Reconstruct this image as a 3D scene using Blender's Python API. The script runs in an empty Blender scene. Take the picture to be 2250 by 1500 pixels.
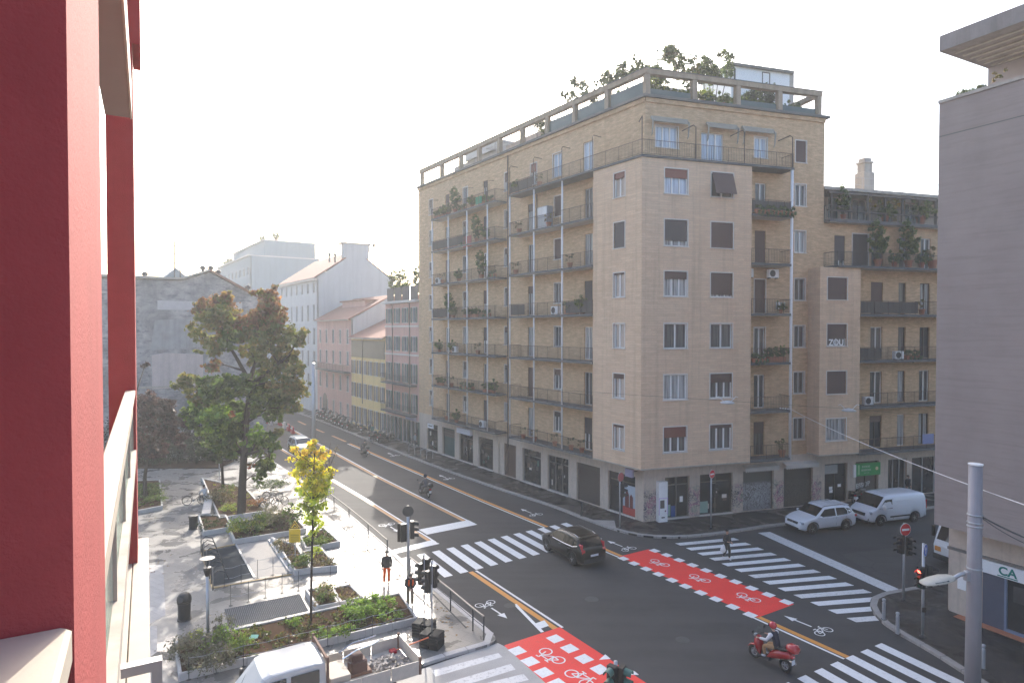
import bpy, bmesh, math, random
import numpy as np
from mathutils import Matrix, Vector
R = math.radians
random.seed(7); rng = np.random.default_rng(7)
SC = bpy.context.scene
COL = SC.collection
# ------------------------------------------------------------------ camera
F, CX, CY, H = 1400.0, 1125.0, 750.0, 13.2
PITCH = math.atan(26 / F)
cam = bpy.data.cameras.new('camera'); camo = bpy.data.objects.new('camera', cam); COL.objects.link(camo)
cam.sensor_width = 36.0; cam.lens = 36.0 * F / 2250.0; cam.clip_start = 0.05; cam.clip_end = 3000
camo.location = (0, 0, H); camo.rotation_euler = (math.pi / 2 - PITCH, 0, 0)
SC.camera = camo
# ------------------------------------------------------------------ sky, sun, exposure
SUN_AZ, SUN_EL = -9.0, 30.0            # degrees from +Y towards +X, elevation
w = bpy.data.worlds.new('World'); SC.world = w; w.use_nodes = True
nt = w.node_tree; nt.nodes.clear()
sky = nt.nodes.new('ShaderNodeTexSky'); sky.sky_type = 'NISHITA'; sky.sun_disc = False
sky.sun_elevation = R(SUN_EL); sky.sun_rotation = R(SUN_AZ)
sky.air_density = 1.0; sky.dust_density = 5.0; sky.ozone_density = 2.0; sky.altitude = 100
bg = nt.nodes.new('ShaderNodeBackground'); bg.inputs[1].default_value = 0.15
ow = nt.nodes.new('ShaderNodeOutputWorld')
nt.links.new(sky.outputs[0], bg.inputs[0]); nt.links.new(bg.outputs[0], ow.inputs[0])
sl = bpy.data.lights.new('sun', 'SUN'); sl.energy = 2.1; sl.angle = R(0.6); sl.color = (1.0, 0.93, 0.83)
so = bpy.data.objects.new('sun', sl); COL.objects.link(so)
sd = Vector((math.sin(R(SUN_AZ)) * math.cos(R(SUN_EL)), math.cos(R(SUN_AZ)) * math.cos(R(SUN_EL)), math.sin(R(SUN_EL))))
so.rotation_euler = sd.to_track_quat('Z', 'Y').to_euler(); so.location = (0, 0, 60)
vs = SC.view_settings; vs.view_transform = 'Standard'; vs.look = 'None'; vs.exposure = 1.72; vs.gamma = 1.0
vs.use_curve_mapping = False
# ------------------------------------------------------------------ pixel -> place (photo is 2250 x 1500)
def ray(x, y):
    r = (x - CX) / F; u = -(y - CY) / F
    return Vector((r, math.cos(PITCH) + u * math.sin(PITCH), -math.sin(PITCH) + u * math.cos(PITCH)))
def G(x, y, z=0.0):
    d = ray(x, y); t = (z - H) / d.z
    return Vector((0, 0, H)) + d * t
def at(x, y, Y):
    d = ray(x, y); return Vector((0, 0, H)) + d * (Y / d.y)
# ------------------------------------------------------------------ objects
WM = {}
def T(x, y, z=0.0): return Matrix.Translation((x, y, z))
def RZ(a): return Matrix.Rotation(R(a), 4, 'Z')
def RX(a): return Matrix.Rotation(R(a), 4, 'X')
def RY(a): return Matrix.Rotation(R(a), 4, 'Y')
def frame(p, ang): return T(p[0], p[1], p[2] if len(p) > 2 else 0) @ RZ(ang)
def link(o, parent, M):
    COL.objects.link(o)
    if parent is not None:
        if M is None: M = WM[parent.name]
        o.parent = parent; o.matrix_basis = WM[parent.name].inverted() @ M
    else:
        if M is None: M = Matrix.Identity(4)
        o.matrix_basis = M
    WM[o.name] = M.copy()
    return o
def tag(o, label=None, cat=None, group=None, kind=None):
    if label: o['label'] = label
    if cat: o['category'] = cat
    if group: o['group'] = group
    if kind: o['kind'] = kind
    return o
def thing(name, label, cat, M, group=None):
    o = bpy.data.objects.new(name, None); o.empty_display_size = .3
    link(o, None, M); return tag(o, label, cat, group)
def copy_tree(o, M, label=None, group=None, parent=None):
    c = o.copy(); M0 = WM[o.name]
    COL.objects.link(c); WM[c.name] = M.copy()
    if parent is None: c.matrix_basis = M
    if label: c['label'] = label
    if group: c['group'] = group
    for ch in list(o.children):
        d = ch.copy(); COL.objects.link(d); d.parent = c; d.matrix_basis = ch.matrix_basis
        WM[d.name] = M @ M0.inverted() @ WM[ch.name]
        for g in ch.children:
            e = g.copy(); COL.objects.link(e); e.parent = d; e.matrix_basis = g.matrix_basis
            WM[e.name] = M @ M0.inverted() @ WM[g.name]
    return c
class MB:
    def __init__(s): s.v = []; s.f = []; s.smooth = False
    def add(s, vs_, fs):
        b = len(s.v); s.v += [tuple(v) for v in vs_]; s.f += [tuple(i + b for i in f) for f in fs]; return s
    def box(s, x0, x1, y0, y1, z0, z1, M=None):
        vs_ = [Vector((x, y, z)) for z in (z0, z1) for x, y in ((x0, y0), (x1, y0), (x1, y1), (x0, y1))]
        if M is not None: vs_ = [M @ v for v in vs_]
        return s.add(vs_, [(3, 2, 1, 0), (4, 5, 6, 7), (0, 1, 5, 4), (1, 2, 6, 5), (2, 3, 7, 6), (3, 0, 4, 7)])
    def bev(s, x0, x1, y0, y1, z0, z1, b=.02, M=None):
        """box with chamfered top edges and vertical corners"""
        def ring(z, i): 
            return [(x0 + i, y0 + i + b, z), (x0 + i + b, y0 + i, z), (x1 - i - b, y0 + i, z), (x1 - i, y0 + i + b, z), (x1 - i, y1 - i - b, z), (x1 - i - b, y1 - i, z), (x0 + i + b, y1 - i, z), (x0 + i, y1 - i - b, z)]
        rs = [ring(z0, 0), ring(z1 - b, 0), ring(z1, b * .9)]
        vs_ = [Vector(v) for r in rs for v in r]
        if M is not None: vs_ = [M @ v for v in vs_]
        fs = [tuple(range(7, -1, -1)), tuple(range(16, 24))]
        for k in range(2):
            for i in range(8): fs.append((k * 8 + i, k * 8 + (i + 1) % 8, k * 8 + 8 + (i + 1) % 8, k * 8 + 8 + i))
        return s.add(vs_, fs)
    def quad(s, a, b, c, d): return s.add([a, b, c, d], [(0, 1, 2, 3)])
    def poly(s, pts, z):
        return s.add([(p[0], p[1], z) for p in pts], [tuple(range(len(pts)))])
    def prism(s, pts, z0, z1):
        n = len(pts); a = sum(pts[i][0] * pts[(i + 1) % n][1] - pts[(i + 1) % n][0] * pts[i][1] for i in range(n))
        if a < 0: pts = pts[::-1]
        vs_ = [(p[0], p[1], z0) for p in pts] + [(p[0], p[1], z1) for p in pts]
        return s.add(vs_, [tuple(range(n - 1, -1, -1)), tuple(range(n, 2 * n))] + [(i, (i + 1) % n, n + (i + 1) % n, n + i) for i in range(n)])
    def extr(s, pts, y0, y1, M=None):
        """profile in local xz, extruded along y"""
        n = len(pts); vs_ = [Vector((p[0], y0, p[1])) for p in pts] + [Vector((p[0], y1, p[1])) for p in pts]
        if M is not None: vs_ = [M @ v for v in vs_]
        return s.add(vs_, [tuple(range(n)), tuple(range(2 * n - 1, n - 1, -1))] + [(i, n + i, n + (i + 1) % n, (i + 1) % n) for i in range(n)])
    def tube(s, pts, r, n=6, cap=True):
        pts = [Vector(p) for p in pts]; rs = r if isinstance(r, (list, tuple)) else [r] * len(pts)
        vs_ = []; up = Vector((0, 0, 1)); prev = None
        for i, p in enumerate(pts):
            d = (pts[min(i + 1, len(pts) - 1)] - pts[max(i - 1, 0)])
            if d.length < 1e-9: d = Vector((0, 0, 1))
            d.normalize()
            if prev is None:
                a = d.cross(up) if abs(d.z) < .95 else d.cross(Vector((1, 0, 0)))
            else:
                a = prev - d * prev.dot(d)
                if a.length < 1e-6: a = d.cross(up)
            a.normalize(); prev = a; b = d.cross(a)
            for k in range(n):
                t = 2 * math.pi * k / n
                vs_.append(p + (a * math.cos(t) + b * math.sin(t)) * rs[i])
        fs = []
        for i in range(len(pts) - 1):
            for k in range(n):
                fs.append((i * n + k, i * n + (k + 1) % n, (i + 1) * n + (k + 1) % n, (i + 1) * n + k))
        if cap: fs += [tuple(range(n - 1, -1, -1)), tuple(range((len(pts) - 1) * n, len(pts) * n))]
        return s.add(vs_, fs)
    def lathe(s, prof, n=16, M=None):
        vs_ = []
        for r, z in prof:
            for k in range(n):
                t = 2 * math.pi * k / n; vs_.append(Vector((r * math.cos(t), r * math.sin(t), z)))
        if M is not None: vs_ = [M @ v for v in vs_]
        m = len(prof)
        fs = [(i * n + k, i * n + (k + 1) % n, (i + 1) * n + (k + 1) % n, (i + 1) * n + k) for i in range(m - 1) for k in range(n)]
        fs += [tuple(range(n - 1, -1, -1)), tuple(range((m - 1) * n, m * n))]
        return s.add(vs_, fs)
    def torus(s, R_, r_, n=20, m=6, M=None):
        vs_ = []
        for i in range(n):
            a = 2 * math.pi * i / n
            for j in range(m):
                b = 2 * math.pi * j / m; q = R_ + r_ * math.cos(b)
                vs_.append(Vector((q * math.cos(a), r_ * math.sin(b), q * math.sin(a))))
        if M is not None: vs_ = [M @ v for v in vs_]
        return s.add(vs_, [(i * m + j, ((i + 1) % n) * m + j, ((i + 1) % n) * m + (j + 1) % m, i * m + (j + 1) % m) for i in range(n) for j in range(m)])
    def loft(s, secs, cap=True, closed=True):
        n = len(secs[0]); vs_ = [v for sec in secs for v in sec]; fs = []
        for i in range(len(secs) - 1):
            for k in range(n if closed else n - 1):
                fs.append((i * n + k, i * n + (k + 1) % n, (i + 1) * n + (k + 1) % n, (i + 1) * n + k))
        if cap: fs += [tuple(range(n - 1, -1, -1)), tuple(range((len(secs) - 1) * n, len(secs) * n))]
        return s.add(vs_, fs)
    def mesh(s, name, mat, smooth=None):
        me = bpy.data.meshes.new(name); me.from_pydata(s.v, [], s.f)
        if mat is not None: me.materials.append(mat)
        if smooth if smooth is not None else s.smooth:
            me.polygons.foreach_set('use_smooth', [True] * len(me.polygons))
        me.update(); return me
    def build(s, name, mat, parent=None, M=None, smooth=None, fixn=False):
        me = s.mesh(name, mat, smooth)
        if fixn:
            bm = bmesh.new(); bm.from_mesh(me); bmesh.ops.recalc_face_normals(bm, faces=bm.faces); bm.to_mesh(me); bm.free()
        return link(bpy.data.objects.new(name, me), parent, M)
def inst(name, me, parent, M): return link(bpy.data.objects.new(name, me), parent, M)
CACHE = {}
def cached(key, fn):
    if key not in CACHE: CACHE[key] = fn()
    return CACHE[key]
# ------------------------------------------------------------------ materials
def newmat(name):
    m = bpy.data.materials.new(name); m.use_nodes = True; n = m.node_tree; n.nodes.clear()
    o = n.nodes.new('ShaderNodeOutputMaterial'); b = n.nodes.new('ShaderNodeBsdfPrincipled')
    n.links.new(b.outputs[0], o.inputs[0]); return m, n, b, o
def N(n, t, **k):
    x = n.nodes.new(t)
    for a, v in k.items(): setattr(x, a, v)
    return x
def ramp(n, src, stops, interp='LINEAR'):
    r = N(n, 'ShaderNodeValToRGB'); r.color_ramp.interpolation = interp
    e = r.color_ramp.elements
    while len(e) > 1: e.remove(e[0])
    e[0].position = stops[0][0]; c = stops[0][1]; e[0].color = (*c, 1) if len(c) == 3 else c
    for p, c in stops[1:]:
        x = e.new(p); x.color = (*c, 1) if len(c) == 3 else c
    n.links.new(src, r.inputs[0]); return r
def noise(n, co, scale, detail=4, rough=.6, dist=0):
    x = N(n, 'ShaderNodeTexNoise'); x.inputs['Scale'].default_value = scale; x.inputs['Detail'].default_value = detail
    x.inputs['Roughness'].default_value = rough; x.inputs['Distortion'].default_value = dist
    if co is not None: n.links.new(co, x.inputs['Vector'])
    return x
def mixc(n, fac, a, b, mode='MIX'):
    x = N(n, 'ShaderNodeMix', data_type='RGBA', blend_type=mode)
    for inp, v in ((x.inputs[0], fac), (x.inputs[6], a), (x.inputs[7], b)):
        if isinstance(v, (int, float)): inp.default_value = v
        elif isinstance(v, tuple): inp.default_value = (*v, 1) if len(v) == 3 else v
        else: n.links.new(v, inp)
    return x.outputs[2]
def bump(n, b, h, strength=.3, dist=.02):
    x = N(n, 'ShaderNodeBump'); x.inputs['Strength'].default_value = strength; x.inputs['Distance'].default_value = dist
    n.links.new(h, x.inputs['Height']); n.links.new(x.outputs[0], b.inputs['Normal'])
def coords(n, kind='pos', sc=(1, 1, 1)):
    if kind == 'pos': o = N(n, 'ShaderNodeNewGeometry').outputs['Position']
    else: o = N(n, 'ShaderNodeTexCoord').outputs['Object']
    if sc != (1, 1, 1):
        m = N(n, 'ShaderNodeMapping'); m.inputs['Scale'].default_value = sc; n.links.new(o, m.inputs[0]); o = m.outputs[0]
    return o
def mul(c, k): return tuple(min(1, x * k) for x in c)
def mat(name, col, rough=.7, var=.18, scale=2.0, metal=0.0, bmp=0.0, bscale=40, spec=.4, kind='pos', coat=0, streak=0, hband=0):
    m, n, b, o = newmat(name)
    co = coords(n, kind)
    x = noise(n, co, scale, 5, .65)
    c = mixc(n, x.outputs[0], mul(col, 1 - var), mul(col, 1 + var))
    if streak:
        s = noise(n, coords(n, kind, (1.6, 1.6, .09)), 1.5, 4, .6)
        f = ramp(n, s.outputs[0], [(.45, (0, 0, 0)), (.72, (streak,) * 3)])
        c = mixc(n, f.outputs[0], c, mul(col, .45))
    if hband:
        s = noise(n, coords(n, kind, (.25, .25, 4.5)), 1.2, 6, .72); c = mixc(n, ramp(n, s.outputs[0], [(.46, (0, 0, 0)), (.66, (hband,) * 3)]).outputs[0], c, mul(col, .6))
        s = noise(n, coords(n, kind, (.5, .5, .12)), .8, 4, .6); c = mixc(n, ramp(n, s.outputs[0], [(.5, (0, 0, 0)), (.75, (hband * .7,) * 3)]).outputs[0], c, mul(col, .55))
    n.links.new(c, b.inputs['Base Color'])
    b.inputs['Roughness'].default_value = rough; b.inputs['Metallic'].default_value = metal
    b.inputs['Specular IOR Level'].default_value = spec
    if coat: b.inputs['Coat Weight'].default_value = coat; b.inputs['Coat Roughness'].default_value = .05
    if bmp: bump(n, b, noise(n, co, bscale, 3).outputs[0], bmp, .01)
    return m
def brickmat(name, c1, c2, mortar, bw=.25, bh=.065, stain=.4, blotch=.5):
    m, n, b, o = newmat(name)
    co = N(n, 'ShaderNodeTexCoord').outputs['Object']
    sp = N(n, 'ShaderNodeSeparateXYZ'); n.links.new(co, sp.inputs[0])
    ad = N(n, 'ShaderNodeMath', operation='ADD'); n.links.new(sp.outputs[0], ad.inputs[0]); n.links.new(sp.outputs[1], ad.inputs[1])
    cb = N(n, 'ShaderNodeCombineXYZ'); n.links.new(ad.outputs[0], cb.inputs[0]); n.links.new(sp.outputs[2], cb.inputs[1])
    t = N(n, 'ShaderNodeTexBrick'); n.links.new(cb.outputs[0], t.inputs[0])
    t.inputs['Color1'].default_value = (*c1, 1); t.inputs['Color2'].default_value = (*c2, 1); t.inputs['Mortar'].default_value = (*mortar, 1)
    t.inputs['Scale'].default_value = 1; t.inputs['Brick Width'].default_value = bw; t.inputs['Row Height'].default_value = bh
    t.inputs['Mortar Size'].default_value = .008; t.inputs['Bias'].default_value = -.2
    c = t.outputs[0]
    # groups of darker and paler courses
    x = noise(n, coords(n, 'obj', (1.3, 1.3, 5.5)), 1.0, 7, .78)
    f = ramp(n, x.outputs[0], [(.40, (0, 0, 0)), (.50, (blotch * .5,) * 3), (.66, (blotch,) * 3)])
    c = mixc(n, f.outputs[0], c, mul(c2, .50))
    x = noise(n, co, .16, 4, .6); c = mixc(n, x.outputs[0], mixc(n, .3, c, mul(c1, .7)), mixc(n, .15, c, (.75, .68, .58)))
    s = noise(n, coords(n, 'obj', (2.2, 2.2, .10)), 1.0, 5, .65)
    f = ramp(n, s.outputs[0], [(.50, (0, 0, 0)), (.75, (stain,) * 3)])
    c = mixc(n, f.outputs[0], c, mul(c1, .42))
    n.links.new(c, b.inputs['Base Color']); b.inputs['Roughness'].default_value = .9; b.inputs['Specular IOR Level'].default_value = .2
    bump(n, b, t.outputs['Fac'], -.35, .01)
    return m
def glassmat(name, col, rough=.06, spec=.6, var=.5):
    return mat(name, col, rough, var, .8, spec=spec)
def curtainmat(name, c1, c2):
    m, n, b, o = newmat(name)
    co = coords(n, 'obj', (22, 1, .4)); x = noise(n, co, 1.2, 3, .6)
    r = ramp(n, x.outputs[0], [(.35, c2), (.62, c1)])
    n.links.new(r.outputs[0], b.inputs['Base Color']); b.inputs['Roughness'].default_value = .12; b.inputs['Specular IOR Level'].default_value = .6
    return m
def slatmat(name, col, pitch=.055, axis=2, depth=.5, rough=.6):
    m, n, b, o = newmat(name)
    co = N(n, 'ShaderNodeTexCoord').outputs['Object']
    wv = N(n, 'ShaderNodeTexWave', wave_type='BANDS', bands_direction='Z' if axis == 2 else 'X', wave_profile='SIN')
    wv.inputs['Scale'].default_value = 2 * math.pi / pitch / 20.0; n.links.new(co, wv.inputs[0])
    x = noise(n, coords(n, 'pos'), .9, 4)
    c = mixc(n, x.outputs[0], mul(col, .78), mul(col, 1.2))
    n.links.new(c, b.inputs['Base Color']); b.inputs['Roughness'].default_value = rough
    bump(n, b, wv.outputs[0], depth, .012)
    return m
def leafmat(name):
    m, n, b, o = newmat(name); n.nodes.remove(b)
    a = N(n, 'ShaderNodeAttribute', attribute_name='Col')
    d = N(n, 'ShaderNodeBsdfDiffuse'); t = N(n, 'ShaderNodeBsdfTranslucent'); g = N(n, 'ShaderNodeBsdfGlossy'); g.inputs['Roughness'].default_value = .45
    n.links.new(a.outputs[0], d.inputs[0]); n.links.new(mixc(n, 1.0, a.outputs[0], (1.45, 1.5, .9), 'MULTIPLY'), t.inputs[0])
    m1 = N(n, 'ShaderNodeMixShader'); m1.inputs[0].default_value = .38; n.links.new(d.outputs[0], m1.inputs[1]); n.links.new(t.outputs[0], m1.inputs[2])
    m2 = N(n, 'ShaderNodeMixShader'); m2.inputs[0].default_value = .05; n.links.new(m1.outputs[0], m2.inputs[1]); n.links.new(g.outputs[0], m2.inputs[2])
    n.links.new(m2.outputs[0], o.inputs[0]); return m
def stoneclad(name, col, graf=0.0, slab=.62):
    """stone cladding of the shop pillars, tagged with spray paint in its lower part"""
    m, n, b, o = newmat(name)
    co = N(n, 'ShaderNodeTexCoord').outputs['Object']
    x = noise(n, co, 3.0, 6, .7); c = mixc(n, x.outputs[0], mul(col, .68), mul(col, 1.22))
    s = noise(n, coords(n, 'obj', (3, 3, .3)), 1.5, 4); c = mixc(n, ramp(n, s.outputs[0], [(.5, (0, 0, 0)), (.75, (.5,) * 3)]).outputs[0], c, mul(col, .45))
    if graf:
        sp = N(n, 'ShaderNodeSeparateXYZ'); n.links.new(co, sp.inputs[0])
        z = ramp(n, sp.outputs[2], [(.0, (.3, .3, .3)), (.10, (1, 1, 1)), (.23, (1, 1, 1)), (.30, (0, 0, 0))])
        mp = N(n, 'ShaderNodeMath', operation='DIVIDE'); mp.inputs[1].default_value = 8.0
        n.links.new(sp.outputs[2], mp.inputs[0]); n.links.new(mp.outputs[0], z.inputs[0])
        q = noise(n, coords(n, 'obj', (1, 1, 1)), 2.6, 2, .5, 2.5)
        l = ramp(n, q.outputs[0], [(.40, (0, 0, 0)), (.44, (1, 1, 1)), (.50, (1, 1, 1)), (.54, (0, 0, 0))])
        q2 = noise(n, coords(n, 'obj', (1, 1, 1)), 5.5, 1, .4, 3.5)
        l2 = ramp(n, q2.outputs[0], [(.46, (0, 0, 0)), (.485, (1, 1, 1)), (.50, (1, 1, 1)), (.52, (0, 0, 0))])
        q3 = noise(n, co, .9, 2); msk = ramp(n, q3.outputs[0], [(.34, (0, 0, 0)), (.44, (1, 1, 1))])
        f = mixc(n, 1.0, mixc(n, 1.0, l.outputs[0], l2.outputs[0], 'ADD'), mixc(n, 1.0, z.outputs[0], msk.outputs[0], 'MULTIPLY'), 'MULTIPLY')
        f = mixc(n, 1.0, f, (graf, graf, graf), 'MULTIPLY')
        q4 = noise(n, co, .8, 1); pc = ramp(n, q4.outputs[0], [(.38, (.03, .03, .035)), (.5, (.05, .035, .10)), (.58, (.32, .07, .16)), (.66, (.06, .12, .10))])
        c = mixc(n, f, c, pc.outputs[0])
    n.links.new(c, b.inputs['Base Color']); b.inputs['Roughness'].default_value = .75
    return m
def graffshutter(name, base, ink, dens=.5):
    m, n, b, o = newmat(name)
    co = N(n, 'ShaderNodeTexCoord').outputs['Object']
    sp = N(n, 'ShaderNodeSeparateXYZ'); n.links.new(co, sp.inputs[0])
    z = ramp(n, sp.outputs[2], [(.02, (.6,) * 3), (.25, (1, 1, 1)), (.62, (1, 1, 1)), (.72, (0, 0, 0))])
    dv = N(n, 'ShaderNodeMath', operation='DIVIDE'); dv.inputs[1].default_value = 2.9; n.links.new(sp.outputs[2], dv.inputs[0]); n.links.new(dv.outputs[0], z.inputs[0])
    q = noise(n, coords(n, 'obj', (1, 1, .75)), 1.9, 1, .4, 3.2)
    l = ramp(n, q.outputs[0], [(.40, (0, 0, 0)), (.44, (1, 1, 1)), (.49, (1, 1, 1)), (.51, (.1,) * 3), (.56, (.75,) * 3), (.60, (.75,) * 3), (.63, (0, 0, 0))])
    q2 = noise(n, coords(n, 'obj', (1, 1, 1)), 5.0, 1, .4, 3.0)
    l2 = ramp(n, q2.outputs[0], [(.45, (0, 0, 0)), (.48, (.8,) * 3), (.51, (.8,) * 3), (.54, (0, 0, 0))])
    f = mixc(n, 1.0, mixc(n, 1.0, l.outputs[0], l2.outputs[0], 'LIGHTEN'), z.outputs[0], 'MULTIPLY')
    f = mixc(n, 1.0, f, (dens,) * 3, 'MULTIPLY')
    c = mixc(n, f, base, ink)
    n.links.new(c, b.inputs['Base Color']); b.inputs['Roughness'].default_value = .55; b.inputs['Metallic'].default_value = .2
    wv = N(n, 'ShaderNodeTexWave', wave_type='BANDS', bands_direction='Z'); wv.inputs['Scale'].default_value = 2 * math.pi / .08 / 20; n.links.new(co, wv.inputs[0])
    bump(n, b, wv.outputs[0], .5, .015)
    return m
def asphalt(name, col, patch=.25, wet=0.0, crack=0.0, grain=.35):
    m, n, b, o = newmat(name)
    co = coords(n)
    x = noise(n, co, .35, 6, .62); g = noise(n, co, 60, 2, .5); tr = noise(n, coords(n, 'pos', (1, 1, 1)), 1.7, 4, .6, .6)
    c = mixc(n, ramp(n, x.outputs[0], [(.3, (0, 0, 0)), (.7, (1, 1, 1))]).outputs[0], mul(col, 1 - patch), mul(col, 1 + patch))
    c = mixc(n, mixc(n, 1.0, g.outputs[0], (grain,) * 3, 'MULTIPLY'), c, mul(col, 1.7))
    c = mixc(n, mixc(n, 1.0, tr.outputs[0], (.3,) * 3, 'MULTIPLY'), c, mul(col, .72))
    # tyre-polished bands that run with the carriageway
    mp = N(n, 'ShaderNodeMapping'); mp.inputs['Rotation'].default_value = (0, 0, R(55)); mp.inputs['Scale'].default_value = (.04, .55, 1); n.links.new(co, mp.inputs[0])
    ty = noise(n, mp.outputs[0], 1.6, 4, .6); c = mixc(n, ramp(n, ty.outputs[0], [(.4, (0, 0, 0)), (.7, (.5,) * 3)]).outputs[0], c, mul(col, 1.6))
    if crack:
        v = N(n, 'ShaderNodeTexVoronoi', feature='DISTANCE_TO_EDGE'); v.inputs['Scale'].default_value = .42
        q = noise(n, co, 1.3, 4); ad = mixc(n, .25, co, q.outputs['Color'], 'ADD'); n.links.new(ad, v.inputs['Vector'])
        c = mixc(n, ramp(n, v.outputs[0], [(0, (crack,) * 3), (.012, (0, 0, 0))]).outputs[0], c, mul(col, .35))
    n.links.new(c, b.inputs['Base Color']); b.inputs['Specular IOR Level'].default_value = .35
    if wet:
        wq = noise(n, co, .55, 4, .6, .4)
        f = ramp(n, wq.outputs[0], [(.46, (.85,) * 3), (.58, (wet,) * 3)]); n.links.new(f.outputs[0], b.inputs['Roughness'])
        c2 = mixc(n, ramp(n, wq.outputs[0], [(.46, (0, 0, 0)), (.58, (.6,) * 3)]).outputs[0], c, mul(col, .4)); n.links.new(c2, b.inputs['Base Color'])
    else: b.inputs['Roughness'].default_value = .82
    bump(n, b, noise(n, co, 130, 2).outputs[0], .25, .006)
    return m
def pavers(name, c1, c2, mortar, bw, bh, ang, wet=.0, rough=.6):
    m, n, b, o = newmat(name)
    co = coords(n); mp = N(n, 'ShaderNodeMapping'); mp.inputs['Rotation'].default_value = (0, 0, R(ang)); n.links.new(co, mp.inputs[0])
    t = N(n, 'ShaderNodeTexBrick'); n.links.new(mp.outputs[0], t.inputs[0])
    t.inputs['Color1'].default_value = (*c1, 1); t.inputs['Color2'].default_value = (*c2, 1); t.inputs['Mortar'].default_value = (*mortar, 1)
    t.inputs['Scale'].default_value = 1; t.inputs['Brick Width'].default_value = bw; t.inputs['Row Height'].default_value = bh; t.inputs['Mortar Size'].default_value = .007
    x = noise(n, co, .4, 6, .65); c = mixc(n, ramp(n, x.outputs[0], [(.35, (0, 0, 0)), (.7, (.55,) * 3)]).outputs[0], t.outputs[0], mul(c1, .72))
    g = noise(n, co, 25, 3); c = mixc(n, mixc(n, 1.0, g.outputs[0], (.25,) * 3, 'MULTIPLY'), c, mul(c1, .6))
    d = noise(n, co, 2.2, 5, .7); c = mixc(n, ramp(n, d.outputs[0], [(.56, (0, 0, 0)), (.72, (.45,) * 3)]).outputs[0], c, (.16, .13, .10))
    if wet:
        wq = noise(n, co, .6, 5, .65, .5)
        f = ramp(n, wq.outputs[0], [(.44, (rough,) * 3), (.60, (wet,) * 3)]); n.links.new(f.outputs[0], b.inputs['Roughness'])
        c = mixc(n, ramp(n, wq.outputs[0], [(.44, (0, 0, 0)), (.60, (.4,) * 3)]).outputs[0], c, mul(c1, .5))
    else: b.inputs['Roughness'].default_value = rough
    n.links.new(c, b.inputs['Base Color']); b.inputs['Specular IOR Level'].default_value = .4
    bump(n, b, t.outputs['Fac'], -.2, .01)
    return m
def paintmat(name, col, wear=.35, rough=.6):
    m, n, b, o = newmat(name); co = coords(n)
    x = noise(n, co, 6, 6, .75); y = noise(n, co, .8, 3)
    f = ramp(n, x.outputs[0], [(.52, (0, 0, 0)), (.72, (wear,) * 3)])
    c = mixc(n, y.outputs[0], mul(col, .9), mul(col, 1.06)); c = mixc(n, f.outputs[0], c, mul((.10, .10, .10), 1))
    g = noise(n, co, 70, 2); c = mixc(n, mixc(n, 1.0, g.outputs[0], (.22,) * 3, 'MULTIPLY'), c, mul(col, .6))
    n.links.new(c, b.inputs['Base Color']); b.inputs['Roughness'].default_value = rough; return m
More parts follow.
